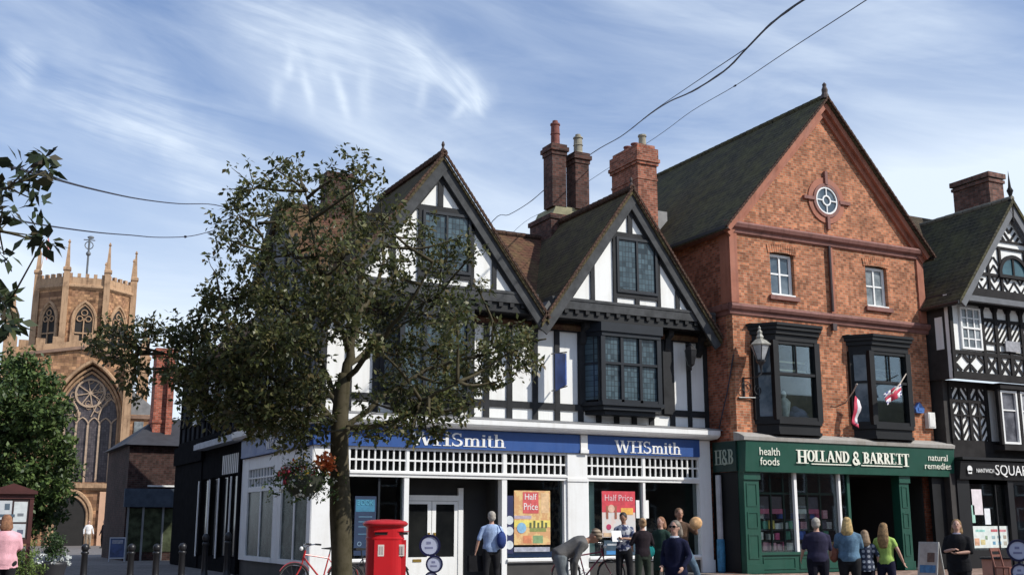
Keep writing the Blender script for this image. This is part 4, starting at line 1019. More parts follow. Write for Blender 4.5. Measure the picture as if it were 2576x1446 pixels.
def clip(poly, p, q):
    """part of segment pq inside a convex counter-clockwise polygon"""
    t0, t1 = 0., 1.; dx, dy = q[0] - p[0], q[1] - p[1]
    for i in range(len(poly)):
        a, b = poly[i], poly[(i + 1) % len(poly)]
        nx, ny = -(b[1] - a[1]), b[0] - a[0]
        d = nx * dx + ny * dy; s_ = nx * (p[0] - a[0]) + ny * (p[1] - a[1])
        if abs(d) < 1e-9:
            if s_ < 0: return None
            continue
        t = -s_ / d
        if d > 0: t0 = max(t0, t)
        else: t1 = min(t1, t)
    if t1 - t0 < 1e-3: return None
    return (p[0] + dx * t0, p[1] + dy * t0), (p[0] + dx * t1, p[1] + dy * t1)
def chevrons(mb, poly, cx, y, step, w, up=1, slope=1.05, half=None, d=.03):
    zs = [p[1] for p in poly]; z0, z1 = min(zs), max(zs); k = 0
    h = half or 3.
    z = z0 - 4 * h
    while z < z1 + 4 * h:
        for s_ in (-1, 1):
            k += 1
            seg = clip(poly, (cx, z), (cx + s_ * h, z + up * slope * h))
            if seg and math.dist(*seg) > w * .8:
                (a, b), (c_, e) = seg; yy = y - d / 2 - .0006 * (k % 9)
                mb.bar((a, yy, b), (c_, yy, e), w, d)
        z += step

# ================================================================ black and white building at the right edge
def right_building():
    B = empty('timber_framed_house', (31.4, 3, 0), 'ornate black and white house with herringbone framing cut off by the right edge', 'building')
    DK = plain('old_timber', (.022, .020, .020), .8, .35, 3, spec=.2)
    XR = 36.5
    w = MB(); w.box(28.97, XR, -1.45, -1.25, 3.5, 6.0); w.box(28.62, XR, -2.0, -1.85, 6.0, 8.7)
    w.prism([(28.75, 8.65), (33.9, 8.65), (31.33, 11.75)], -2.42, -2.30); w.build('front_wall', RENDER_W, B)
    w = MB(); w.box(28.72, 28.97, -1.45, 9, 0, 6.0); w.box(28.62, 28.85, -1.85, 9, 6.0, 8.75); w.box(28.97, XR, 8.8, 9, 0, 8.75)
    w.build('side_wall', plain('sooty_boards', (.030, .026, .024), .8, .35, 3), B)
    # framing
    t = MB(); y = -1.45
    t.box(28.95, XR, y - .06, y, 5.78, 6.0); t.box(28.95, 30.7, y - .06, y, 5.30, 5.40); t.box(28.95, 30.7, y - .06, y, 4.86, 4.92); t.box(28.95, XR, y - .05, y, 3.48, 4.10)
    for x in (28.99, 29.85, 30.66): t.box(x - .06, x + .06, y - .066, y, 4.10, 5.78)
    for a, b in ((29.05, 29.79), (29.91, 30.60)):
        c = (a + b) / 2
        t.box(c - .035, c + .035, y - .058, y, 4.1, 5.78)
        chevrons(t, [(a, 4.10), (b, 4.10), (b, 4.86), (a, 4.86)], c, y, .30, .065, 1, 1.3); chevrons(t, [(a, 4.92), (b, 4.92), (b, 5.78), (a, 5.78)], c, y, .32, .075, -1, 1.3)
    y = -2.0
    t.box(28.60, XR, y - .06, y, 5.98, 6.22); t.box(28.60, XR, y - .06, y, 8.42, 8.66); t.box(28.60, XR, y - .06, y, 6.78, 6.90); t.box(30.15, XR, y - .055, y, 7.95, 8.05); t.box(30.15, XR, y - .055, y, 7.20, 7.28)
    for x in (28.68, 30.12, 30.75, 31.38, 32.0, 32.6, 33.3): t.box(x - .07, x + .07, y - .066, y, 6.22, 8.42)
    for i, x in enumerate((30.12, 30.75, 31.38, 32.0, 32.6)):
        a, b = x + .07, x + .56; c = (a + b) / 2
        chevrons(t, [(a, 7.28), (b, 7.28), (b, 7.95), (a, 7.95)], a if i % 2 else b, y, .24, .060, 1 if i % 2 else -1, 1.2)
        chevrons(t, [(a, 8.05), (b, 8.05), (b, 8.42), (a, 8.42)], c, y, .6, .07, -1, 1.5)
        # saltires and quatrefoil-like diamonds below
        for s_ in (-1, 1): t.bar((c - s_ * .20, y - .02 - .002 * s_, 6.26), (c + s_ * .20, y - .02 - .002 * s_, 6.74), .10, .03)
        t.box(a, b, y - .05, y, 6.94, 6.99)
    for a, b in ((28.75, 29.40), (29.42, 30.05)):
        c = (a + b) / 2
        for sx, sz in ((-1, -1), (-1, 1), (1, -1), (1, 1)):
            t.bar((c + sx * .06, y - .02 - .001 * (sx + 2 * sz), 6.50 + sz * .26), (c + sx * .30, y - .02 - .001 * (sx + 2 * sz), 6.50 + sz * .06), .11, .03)
        t.box(b - .01, b + .03, y - .05, y, 6.22, 6.78)
    # gable
    y = -2.42; tri = [(28.95, 8.75), (33.7, 8.75), (31.33, 11.6)]
    t.box(28.8, 33.9, y - .1, y, 8.55, 8.90); t.box(29.6, 33.1, y - .06, y, 9.36, 9.46); t.box(30.3, 32.4, y - .055, y, 10.35, 10.42); t.box(30.45, 32.2, y - .055, y, 10.60, 10.66)
    for x in (29.5, 30.12, 30.72): 
        for xx in (x, 62.66 - x): t.box(xx - .05, xx + .05, y - .062, y, 8.9, min(10.35, 11.7 - 1.254 * abs(xx - 31.33)))
    for a, b in ((29.0, 29.5), (29.5, 30.12), (30.12, 30.72), (30.72, 31.33), (31.33, 31.95), (31.95, 32.55), (32.55, 33.2)):
        c = (a + b) / 2
        for z0, z1, up in ((8.9, 9.36, 1), (9.46, 10.35, -1)):
            for poly in ([(a, z0), (b, z0), (b, z1), (a, z1)],):
                # keep inside the gable: shorten by the rafters' line
                zt = min(z1, 11.45 - 1.254 * max(abs(a - 31.33), abs(b - 31.33)) + .1)
                if zt > z0 + .1 and not (z0 > 9.4 and a > 30.6 and b < 32.1): chevrons(t, [(a, z0), (b, z0), (b, zt), (a, zt)], c, y, .30, .055, up, 1.2)
    chevrons(t, [(30.75, 10.66), (31.9, 10.66), (31.33, 11.35)], 31.33, y, .3, .08, 1, 1.1)
    t.build('timber_frame', DK, B)
    b = MB()
    for s_ in (-1, 1):
        b.bar((31.33 - s_ * .1, -2.62 - .004 * s_, 11.85), (31.33 + s_ * 2.75, -2.62 - .004 * s_, 11.72 - 2.75 * 1.254), .26, .08)
        b.bar((31.33, -2.52 - .004 * s_, 11.55), (31.33 + s_ * 2.6, -2.52 - .004 * s_, 11.55 - 2.6 * 1.254), .12, .1)
    b.box(28.72, 33.95, -2.62, -2.44, 8.42, 8.60)
    b.build('barge_board', plain('grey_board', (.12, .125, .135), .6, .2, 3), B)
    k = MB(); k.lathe([(.05, 11.3), (.07, 11.9), (.10, 12.05), (.05, 12.2), (.11, 12.38), (.05, 12.5), (.0, 13.1)], (31.33, -2.62, 0), 8); k.build('finial', DK, B)
    for x0, x1, z0, z1, yy in ((29.08, 30.03, 6.95, 8.33, -2.0),):
        f = MB(); frame(f, x0, x1, z0, z1, yy - .01, .07, .07, mull=(x0 + .32, x1 - .32), bars=(7.3, 7.64, 7.98)); f.box(x0 + .03, x1 - .03, yy - .09, yy - .01, 7.62, 7.68); fo = f.build('window', WHITE, B)
        q = MB(); q.box(x0 + .04, x1 - .04, yy - .04, yy - .025, z0 + .04, z1 - .04); q.build('pane', PANE_B, fo)
    f = MB(); f.ring((31.33, -2.42, 9.44), .62, .74, -.09, .0, 20, 0, math.pi); f.box(30.56, 32.10, -2.55, -2.42, 9.36, 9.47); f.box(31.29, 31.37, -2.48, -2.42, 9.47, 10.07); fo = f.build('arched_window', DK, B)
    q = MB(); q.ring((31.33, -2.42, 9.44), .001, .62, -.03, -.01, 20, 0, math.pi); q.build('pane', darkglass('teal_pane', (.03, .08, .10), (.07, .15, .18), 1.2, None, .1), fo)
    # first-floor bay with white casements
    m = MB(); m.prism([(30.72, -1.45), (30.78, -1.98), (33.6, -1.98), (33.7, -1.45)], 5.78, 5.96, axis='z'); m.prism([(30.78, -1.45), (30.84, -1.90), (33.5, -1.90), (33.6, -1.45)], 3.80, 3.98, axis='z')
    for x in (30.80, 31.75, 32.75): m.box(x - .06, x + .06, -1.9, -1.78, 3.98, 5.78)
    mo = m.build('bay_window', DK, B)
    for a, b in ((30.88, 31.67), (31.83, 32.67), (32.83, 33.5)):
        f = MB(); frame(f, a, b, 4.0, 5.74, -1.78, .07, .10, mull=() if a < 31 else ((a + b) / 2,), bars=(5.10,)); f.build('casement', WHITE, mo)
        q = MB(); q.box(a + .04, b - .04, -1.80, -1.785, 4.04, 5.70); q.build('pane', darkglass('net_pane', (.13, .14, .15), (.34, .35, .36), 3, None, .3) if a > 31 else darkglass('net_pane_dark', (.05, .05, .06), (.16, .16, .18), 3, None, .3), mo)
    # side return with a small white panel
    m = MB(); m.box(28.60, 28.615, -1.75, -1.45, 6.95, 8.0); m.build('side_panel', RENDER_W, B)
    m = MB(); m.box(31.05, 31.75, -2.12, -2.08, 7.0, 7.35); m.build('name_plate', plain('plate_grey', (.30, .30, .32), .6, .3, 8), B)
    # shop front
    f = MB(); f.prism([(-1.45, 2.85), (-1.62, 2.85), (-1.72, 3.42), (-1.45, 3.46)], 28.97, XR, axis='x'); f.box(28.97, XR, -1.80, -1.45, 3.46, 3.54)
    fo = f.build('sign_board', plain('sign_black', (.012, .012, .013), .5, spec=.3), B)
    serif('S', 'sign_lettering', WHITE, fo, (30.64, -1.70, 2.98), .40, .26, W=.2) if False else None
    text('SQUARE', 'sign_lettering', WHITE, fo, (31.42, -1.69, 3.14), .40, width=1.75)
    text('NANTWICH', 'sign_lettering', WHITE, fo, (30.07, -1.69, 3.13), .13, width=.80)
    m = MB(); m.ring((29.36, -1.69, 3.17), .001, .11, -.02, 0, 14); m.box(29.28, 29.44, -1.71, -1.69, 3.02, 3.12); m.build('sign_emblem', WHITE, fo)
    m = MB(); m.box(28.97, 29.52, -1.5, -1.3, .1, 2.85); m.box(31.24, 31.50, -1.55, -1.3, .1, 2.85); m.box(29.52, 31.24, -1.5, -1.3, .1, .66); m.box(29.52, 31.24, -1.5, -1.3, 2.72, 2.85); m.box(29.52, XR, -1.5, -1.3, 2.72, 2.85)
    m.box(30.74, 30.78, -1.46, -1.4, .66, 2.72)
    m.build('shopfront_frame', plain('shop_black', (.010, .010, .011), .5, .2, 2, spec=.3), B)
    q = MB(); q.box(29.52, 31.24, -1.40, -1.385, .66, 2.72); q.build('shop_window_pane', SHOPGLASS, B)
    q = MB(); q.box(31.5, XR, -1.40, -1.385, .5, 2.72); q.build('shop_window_pane', SHOPGLASS, B)
    r = MB(); r.box(29.0, XR, .8, .9, .1, 2.9); r.box(29, XR, -1.3, .8, 2.86, 2.9); r.build('shop_room', INNER, B)
    r = MB(); r.box(32.0, 33.0, -1.0, -.9, 1.55, 2.35); r.build('inside_picture', plain('dull_red', (.22, .07, .06), .7, .3, 4), B)
    # roofs
    sl = 1.254; r = MB()
    for s_ in (-1, 1):
        e = 2.95
        r.prism([(31.33, 11.93), (31.33 + s_ * e, 11.93 - e * sl), (31.33 + s_ * e, 12.07 - e * sl), (31.33, 12.10)], -2.72, 9.2)
    r.build('roof', SLATE, B)
    r = MB(); r.prism([(-1.9, 8.7), (1.6, 12.55), (6.5, 8.7)], 30.2, 38, axis='x'); r.build('rear_roof', tiles('old_brown_tiles', (.075, .06, .045), (.10, .075, .055), (.10, .09, .05), mossamt=.5), B)
    k = MB()
    for i in range(30): k.tube([(31.33, -2.7 + i * .4, 12.10), (31.33, -2.7 + i * .4 + .38, 12.11)], .09, 8)
    k.build('ridge_tiles', plain('ridge_stone', (.17, .155, .12), .8, .3, 3), B)
    c = MB(); c.box(33.0, 33.75, -.50, 1.10, 10.5, 13.72); c.box(32.95, 33.80, -.55, 1.15, 13.55, 13.66); c.box(32.92, 33.83, -.58, 1.18, 13.72, 13.90); c.build('chimney', bricks('sooty_brick', [(.20, .085, .06), (.12, .06, .045)], (.12, .1, .09), patch=.4), B)
    # gutter and cornice left of the gable
    g = MB(); g.tube([(28.36, -2.7, 8.30), (28.36, 9, 8.30)], .06, 8); g.build('gutter', METALB, B)
right_building()

def right_fittings():
    def card(x0, x1, z0, z1, col, lab, name='poster', lines=0, y=-1.43, cat='poster'):
        m = MB(); m.box(x0, x1, y - .006, y, z0, z1); o = top(m, name, plain('paper_%s' % lab[:14], col, .6, .12, 6), ((x0 + x1) / 2, y, z0), lab, cat)
        return o
    card(29.66, 30.12, 1.75, 2.55, (.72, .66, .68), 'tall pinkish notice at the top left of the black cafe window')
    card(29.60, 29.74, 1.50, 2.05, (.35, .60, .50), 'narrow green card at the left edge of the black cafe window')
    card(30.18, 30.44, 1.45, 1.95, (.75, .78, .80), 'small white card in the middle of the black cafe window')
    o = card(29.56, 31.20, .72, 1.40, (.68, .74, .70), 'wide pale menu board along the foot of the black cafe window', 'menu_board', cat='menu board')
    # coloured blocks and picture spots of the menu (raised prints)
    r = random.Random(5)
    for i, (x, z, w_, h_, c) in enumerate([(29.70, 1.22, .42, .07, (.30, .58, .52)), (30.40, 1.22, .30, .08, (.50, .12, .14)), (30.78, 1.22, .32, .07, (.60, .25, .28)), (29.62, .80, .22, .22, (.62, .35, .22)), (29.90, .82, .20, .16, (.60, .52, .25)),
                                           (30.42, 1.0, .14, .10, (.30, .42, .45)), (30.68, 1.02, .16, .08, (.25, .35, .40)), (30.95, 1.0, .14, .11, (.35, .30, .25)), (30.45, .82, .12, .10, (.12, .30, .45)), (30.70, .82, .14, .10, (.25, .45, .60)), (30.95, .80, .14, .12, (.38, .36, .30)), (30.12, .98, .10, .12, (.25, .35, .22))]):
        m = MB(); m.box(x, x + w_, -1.441, -1.436, z, z + h_); m.build('print', plain('print%d' % i, c, .6, .3, 12), o)
right_fittings()

# ================================================================ lane: black shop, small brick shop
def lane_shop():
    B = empty('lane_shop', (10.5, 12, 0), 'dark timbered building with pale cornice running back along the shaded lane', 'building')
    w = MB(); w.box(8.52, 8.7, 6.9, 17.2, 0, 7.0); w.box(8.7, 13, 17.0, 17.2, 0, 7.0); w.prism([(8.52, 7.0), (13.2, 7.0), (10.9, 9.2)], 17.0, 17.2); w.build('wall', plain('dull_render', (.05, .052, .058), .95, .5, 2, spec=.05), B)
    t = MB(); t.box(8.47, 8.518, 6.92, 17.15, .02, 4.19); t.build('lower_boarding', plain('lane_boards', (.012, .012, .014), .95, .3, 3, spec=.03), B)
    t = MB()
    for i, y in enumerate((7.0, 7.8, 8.6, 9.2, 9.9, 10.6, 11.3, 12.0, 12.4, 13.0, 13.8, 14.6, 15.4, 16.2, 17.1)): t.box(8.46, 8.52, y - .08, y + .08, 4.2, 6.9)
    for z in (4.3, 5.0, 6.1, 6.8): t.box(8.455, 8.52, 6.9, 17.2, z, z + .14)
    t.box(8.42, 8.52, 12.6, 17.2, 0, 4.2); t.box(8.30, 8.5, 12.4, 17.2, 3.6, 4.25)
    t.box(8.30, 8.40, 6.95, 7.15, 0, 3.9)
    t.box(8.42, 8.52, 6.95, 12.6, 2.95, 3.95); t.box(8.42, 8.52, 6.95, 12.6, 0, .45)
    for y in (7.25, 8.5, 9.9, 11.2, 12.5): t.box(8.36, 8.52, y - .10, y + .10, .45, 2.95)
    t.box(8.38, 8.45, 12.6, 17.2, .02, 3.6)
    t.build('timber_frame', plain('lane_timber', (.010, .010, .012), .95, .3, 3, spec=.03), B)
    t = MB(); t.box(8.05, 8.5, 7.0, 12.5, 3.92, 4.10); t.box(8.12, 8.5, 7.0, 12.5, 4.10, 4.14); t.build('cornice', plain('cornice_grey', (.40, .42, .46), .6, .2), B)
    t = MB()
    n = 10
    for i in range(n): t.box(8.40, 8.42, 7.35 + i * .24, 7.45 + i * .24, 3.0, 3.6)
    t.build('white_bars', WHITE, B)
    for y in (8.12, 9.75, 11.05, 12.7): 
        t = MB(); t.box(8.33, 8.36, y - .05, y + .05, .4, 2.9); t.build('white_post', WHITE, B)
    for a, b, z0, z1, mm in ((7.4, 8.4, .5, 2.9, PANE_D), (8.6, 9.8, .5, 2.9, PANE_D), (10.0, 11.1, .5, 2.9, PANE_D), (11.3, 12.4, .5, 2.9, PANE_D)):
        q = MB(); q.box(8.46, 8.50, a, b, z0, z1); q.build('shop_window_pane', mm, B)
    for a, b in ((8.0, 8.5), (9.5, 10.3), (11.5, 12.2), (14, 14.6)):
        f = MB(); framex(f, a, b, 4.95, 6.2, 8.47, .09, .07, mull=((a + b) / 2,)); fo = f.build('window', WHITE, B)
        q = MB(); q.box(8.45, 8.465, a + .05, b - .05, 5.0, 6.15); q.build('pane', PANE_S, fo)
    r = MB(); r.prism([(8.2, 6.85), (10.9, 9.3), (13.6, 6.85), (13.6, 7.0), (10.9, 9.45), (8.2, 7.0)], 6.9, 17.4); r.build('roof', TILE_R, B)
lane_shop()

def brick_lodge():
    B = empty('small_brick_shop', (8.6, 24, 0), 'low shade-darkened brick shop with hipped slate roof and tall red chimney down the lane', 'building')
    Y = 22.
    w = MB(); w.box(7.40, 13, Y, Y + 6, 0, 4.75); w.build('wall', bricks('lodge_brick_shaded', [(.075, .034, .028), (.055, .03, .026)], (.07, .055, .05), patch=.4), B)  # brick made darker: the lane's shade is put into its colour
    r = MB(); r.add([(7.15, Y - .3, 4.68), (13.2, Y - .3, 4.68), (13.2, Y + 6.2, 4.68), (7.15, Y + 6.2, 4.68), (8.75, Y + 2.2, 6.0), (12, Y + 2.2, 6.0)], [(0, 1, 5, 4), (1, 2, 5), (2, 3, 4, 5), (3, 0, 4), (0, 3, 2, 1)])
    r.build('roof', plain('slate_dark', (.035, .035, .04), .7, .25, 3), B)
    c = MB(); c.box(8.40, 9.2, Y + .9, Y + 1.7, 4.6, 8.9); c.box(8.36, 9.24, Y + .86, Y + 1.74, 5.7, 5.85); c.box(8.33, 9.27, Y + .83, Y + 1.77, 8.6, 8.95); c.box(8.9, 9.15, Y + .7, Y + .9, 5.0, 8.6)
    c.build('chimney', bricks('bright_red_brick', [(.44, .115, .07), (.34, .09, .055)], (.35, .2, .15), patch=.2), B)
    f = MB(); f.box(7.30, 9.6, Y - .22, Y, 2.15, 2.90); f.build('sign_board', plain('dull_blue_sign', (.07, .09, .12), .8, .25, spec=.1), B)
    f = MB(); f.box(8.2, 9.6, Y - .14, Y, 2.98, 3.05); f.build('lead_strip', WHITE, B)
    q = MB(); q.box(7.52, 9.5, Y - .04, Y - .02, .35, 2.1); q.build('shop_window_pane', darkglass('dim_window', (.03, .035, .02), (.10, .12, .07), 2.5, None, .2), B)
    f = MB()
    for x in (7.5, 8.1, 8.9): f.box(x - .04, x + .04, Y - .10, Y - .04, .0, 2.15)
    f.build('window_frame', plain('frame_grey', (.25, .26, .27), .5), B)
brick_lodge()

# ================================================================ church
def church():
    O = Vector((10.246, 57.65, 0)); ang = R(6.92)
    B = empty('church', O, 'sandstone church with octagonal tower, pinnacles and a great pointed west window', 'church', rz=-ang)
    SAND = bricks('sandstone', [(.50, .285, .15), (.31, .165, .095)], (.25, .15, .10), .45, .24, .012, .9, .55, bmp=.3)
    SANDT = worn('sandstone_trim', (.45, .285, .165), .9, .7, .6, (.42, .38, .36)); SANDD = plain('sandstone_dark', (.22, .14, .10), .9, .3, 1.2)
    GL = darkglass('church_glass', (.035, .028, .035), (.10, .085, .09), 2.5, (.14, .17), .35, .3)
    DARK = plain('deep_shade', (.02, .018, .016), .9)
    def P(mb, name, m, parent=B): return mb.build(name, m, parent, local=True)
    def arch(cx, hw, z0, zs, za, n=10):
        """pointed arch outline, counter-clockwise from lower right"""
        h = za - zs; Rr = (h * h + hw * hw) / (2 * hw); pts = [(cx + hw, z0), (cx + hw, zs)]
        a1 = math.atan2(h, Rr - hw)
        for i in range(1, n + 1): a = a1 * i / n; pts.append((cx + hw - Rr + Rr * math.cos(a), zs + Rr * math.sin(a)))
        for i in range(n - 1, -1, -1): a = a1 * i / n; pts.append((cx - hw + Rr - Rr * math.cos(a), zs + Rr * math.sin(a)))
        pts.append((cx - hw, z0)); return pts
    wc, hw = -.40, 2.35; z0, zs, za = 4.35, 8.8, 12.75
    # west wall built round the opening
    A = arch(wc, hw, z0, zs, za)
    w = MB(); L_, R__ = -5.6, 2.3
    right = [p for p in A if p[0] >= wc - 1e-6][:12]; left = [p for p in A if p[0] <= wc + 1e-6][-12:]
    def ring_fill(pts, xo, s_):
        for i in range(len(pts) - 1):
            (a, b), (c, d) = pts[i], pts[i + 1]
            if abs(d - b) < 1e-6: continue
            w.add([(a, 0, b), (xo, 0, b), (xo, 0, d), (c, 0, d), (a, .9, b), (c, .9, d)], [(0, 1, 2, 3), (0, 3, 5, 4)])
    ring_fill(right, R__, 1); ring_fill(left[::-1], L_, -1)
    w.add([(L_, 0, 0), (R__, 0, 0), (R__, 0, z0), (L_, 0, z0), (wc - hw, .9, z0), (wc + hw, .9, z0), (wc - hw, 0, z0), (wc + hw, 0, z0)], [(0, 1, 2, 3), (4, 5, 7, 6)])
    w.prism([(L_, za), (R__, za), (R__, 13.0), (-1.2, 13.85), (L_, 13.15)], .0, .6)
    w.box(L_, L_ + .5, .05, 20, 0, 13.0); w.box(R__ - .5, R__, .95, 20, 0, 12.9); w.box(L_ + .5, R__ - .5, .95, 1.1, 0, 13.0)
    P(w, 'west_wall', SAND)
    # parapet with battlements following the low gable
    w = MB()
    w.bar((L_, -.08, 13.10), (-1.2, -.08, 13.85), .22, .3); w.bar((-1.2, -.083, 13.85), (R__, -.083, 12.98), .22, .3)
    P(w, 'string_course', SANDD)
    w = MB(); w.prism([(L_, 13.2), (-1.2, 13.95), (R__, 13.1), (R__, 13.6), (-1.2, 14.4), (L_, 13.7)], .05, .3)
    x = -5.4
    while x < 2.2:
        zb = 13.7 + (x + 5.6) * .16 if x < -1.2 else 14.4 - (x + 1.2) * .23
        w.box(x, x + .62, .06, .29, zb - .15, zb + .5); x += 1.1
    P(w, 'parapet', SANDT)
    m = MB(); m.prism([(L_, 13.1), (R__, 13.0), (-1.4, 14.2)], .4, 40); P(m, 'nave_roof', LEAD)
    # arch mouldings, glass, tracery
    def outline_tube(mb, pts, r, y, n=6):
        mb.tube([(p[0], y, p[1]) for p in pts], r, n)
    m = MB(); outline_tube(m, arch(wc, hw + .12, z0, zs, za + .18, 12), .14, -.06); outline_tube(m, arch(wc, hw - .15, z0, zs, za - .25, 12), .10, .35); outline_tube(m, arch(wc, hw - .32, z0, zs, za - .55, 12), .10, .62)
    wo = P(m, 'west_window', SANDT)
    m = MB(); a_ = arch(wc, hw - .02, z0, zs, za - .05, 12); m.prism(a_, .84, .88); P(m, 'window_glass', GL, wo)
    STN = plain('tracery_stone', (.42, .31, .22), .9, .2)
    m = MB()
    for i in range(1, 6): x = wc - hw + i * hw / 3; m.box(x - .07, x + .07, .70, .84, z0, zs - .4)
    for i in range(6):
        x = wc - hw + (i + .5) * hw / 3; outline_tube(m, arch(x, hw / 6 + .03, zs - .9, zs - .5, zs + .15, 5)[1:-1], .055, .78, 5)
    for x in (wc - hw * .62, wc + hw * .62): outline_tube(m, arch(x, hw * .34, zs - .6, zs, zs + 1.55, 6)[1:-1], .07, .77, 5)
    m.ring((wc, .78, zs + 1.9), .92, 1.05, -.07, .07, 20)
    for k in range(8): a = k * math.pi / 4 + .2; m.bar((wc, .78 - .001 * k, zs + 1.9), (wc + .95 * math.cos(a), .78 - .001 * k, zs + 1.9 + .95 * math.sin(a)), .07, .08)
    r = random.Random(2)
    for k in range(26):
        x = wc + r.uniform(-1.5, 1.5); z = zs + r.uniform(.3, 3.0)
        if abs(x - wc) > (za - z) * .62: continue
        m.torus((x, .80, z), r.uniform(.14, .26), .035, 8, 4)
    m.bar((wc + .15, .77, zs + .2), (wc + .95, .77, zs + 2.1), .07, .1)
    P(m, 'tracery', STN, wo)
    m = MB(); m.box(wc - hw - .35, wc + hw + .3, -.35, .1, 3.95, 4.28); m.box(wc - hw - .2, wc + hw + .2, -.15, .1, 3.8, 3.95); P(m, 'window_sill', SANDT, wo)
    # turrets / buttresses with pinnacles
    def pinn(mb, x, y, z, w_, h):
        mb.loft([[(x + sx * a, y + sy * a, zz) for sx, sy in ((-1, -1), (1, -1), (1, 1), (-1, 1))] for a, zz in ((w_, z), (w_, z + h * .30), (w_ * 1.35, z + h * .32), (w_ * 1.35, z + h * .37), (w_ * .8, z + h * .40), (w_ * .28, z + h * .92), (w_ * .5, z + h * .94), (w_ * .1, z + h))])
    for x, y, w_, zt, hp, nm in ((-5.95, .0, .42, 14.4, 3.1, 'left'), (2.12, -.15, .30, 13.0, .6, 'mid'), (3.25, 6, .34, 13.6, 3.2, 'right')):
        m = MB(); m.box(x - w_ - .1, x + w_ + .1, y - .5, y + .5, 0, 6); m.box(x - w_, x + w_, y - .4, y + .4, 6, zt)
        if hp > 1: pinn(m, x, y, zt, w_ * .8, hp)
        P(m, 'buttress', SANDT)
    m = MB(); m.box(3.35, 3.75, 6.2, 6.7, 0, 13); pinn(m, 3.55, 6.4, 13, .22, 3.4); P(m, 'buttress', SANDT)
    # south aisle right of the west front
    m = MB(); m.box(2.3, 4.3, 1.2, 14, 0, 9.3); P(m, 'aisle_wall', SAND)
    m = MB(); m.prism([(2.3, 9.3), (4.5, 9.3), (4.5, 9.5), (2.3, 11.2)], 1.2, 14); P(m, 'aisle_roof', LEAD)
    m = MB(); m.box(2.3, 4.4, 1.05, 1.2, 9.0, 9.25); m.box(2.3, 4.4, 1.0, 1.2, 6.9, 7.1); P(m, 'string_course', SANDD)
    m = MB(); m.box(2.75, 3.4, 1.12, 1.2, 7.3, 8.8); P(m, 'aisle_window', PANE_B)
    # west door under the window
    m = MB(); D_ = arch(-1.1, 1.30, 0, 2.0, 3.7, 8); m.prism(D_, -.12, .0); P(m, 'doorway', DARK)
    m = MB(); outline_tube(m, arch(-1.1, 1.35, 0, 2.0, 3.78, 10), .16, -.14, 6); outline_tube(m, arch(-1.1, 1.10, 0, 2.0, 3.45, 10), .10, -.14, 6); P(m, 'door_arch', SANDT)
    m = MB(); m.box(.75, 3.0, -.16, -.02, 0, 3.7); P(m, 'pink_render', plain('pink_wall', (.62, .38, .25), .9, .1, 1.5))
    # octagonal tower
    m = MB(); cxt, cyt = -1.62, 24.; ap = 4.05; rr = ap / math.cos(math.pi / 8); rot = R(22.5) + R(1.5)
    def octa(r_, z): return [(cxt + r_ * math.cos(rot + k * math.pi / 4), cyt + r_ * math.sin(rot + k * math.pi / 4), z) for k in range(8)]
    m.loft([octa(rr, 9), octa(rr, 22.4)]); m.loft([octa(rr + .05, 15.6), octa(rr + .28, 15.75), octa(rr + .05, 16.1)]); tw = P(m, 'tower', SAND)
    m = MB(); m.loft([octa(rr + .05, 22.0), octa(rr + .30, 22.2), octa(rr + .30, 22.38), octa(rr + .10, 22.5)]); P(m, 'tower_cornice', SANDT, tw)
    m = MB(); m.loft([octa(rr + .12, 22.45), octa(rr + .12, 23.1), octa(rr - .25, 23.1)])
    V = octa(rr + .12, 0)
    for k in range(8):
        a, b = Vector(V[k]), Vector(V[(k + 1) % 8])
        for i in range(5):
            p = a.lerp(b, (i + .28) / 5); q = a.lerp(b, (i + .72) / 5); nrm = ((a + b) / 2 - Vector((cxt, cyt, 0))).normalized()
            for_ = [p, q, q - nrm * .3, p - nrm * .3]; m.loft([[(v.x, v.y, zz) for v in for_] for zz in (23.05, 23.45)])
    P(m, 'parapet', SANDT, tw)
    for k in range(8):
        m = MB(); v = octa(rr + .12, 0)[k]; v = Vector(v)
        m.box(v.x - .26, v.x + .26, v.y - .26, v.y + .26, 9, 22.3); pinn(m, v.x, v.y, 22.3, .25, 4.2)
        P(m, 'pinnacle', SANDT, tw)
    # belfry windows on the faces that look this way
    for k in (4, 5, 6, 7):
        a, b = Vector(octa(rr, 0)[k]), Vector(octa(rr, 0)[(k + 1) % 8]); mid = (a + b) / 2; nrm = (mid - Vector((cxt, cyt, 0))).normalized(); tx = Vector((-nrm.y, nrm.x, 0))
        M = Matrix(((tx.x, -nrm.x, 0, mid.x), (tx.y, -nrm.y, 0, mid.y), (0, 0, 1, 0), (0, 0, 0, 1)))
        g = MB(); outline_tube(g, arch(0, .98, 16.6, 19.2, 20.9, 8), .14, -.08, 6); outline_tube(g, arch(0, .80, 16.6, 19.2, 20.6, 8), .08, -.05, 6)
        g.xf(M); wn = P(g, 'belfry_window', SANDT, tw)
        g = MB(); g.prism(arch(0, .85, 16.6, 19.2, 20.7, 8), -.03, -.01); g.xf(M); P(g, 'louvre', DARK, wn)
        g = MB(); g.box(-.05, .05, -.14, -.04, 16.6, 19.4); g.box(-.8, .8, -.13, -.04, 18.0, 18.12)
        for x, z, r_ in ((0, 19.9, .26), (-.36, 19.35, .24), (.36, 19.35, .24)): g.torus((x, -.09, z), r_, .055, 10, 5)
        g.xf(M); P(g, 'tracery', SANDT, wn)
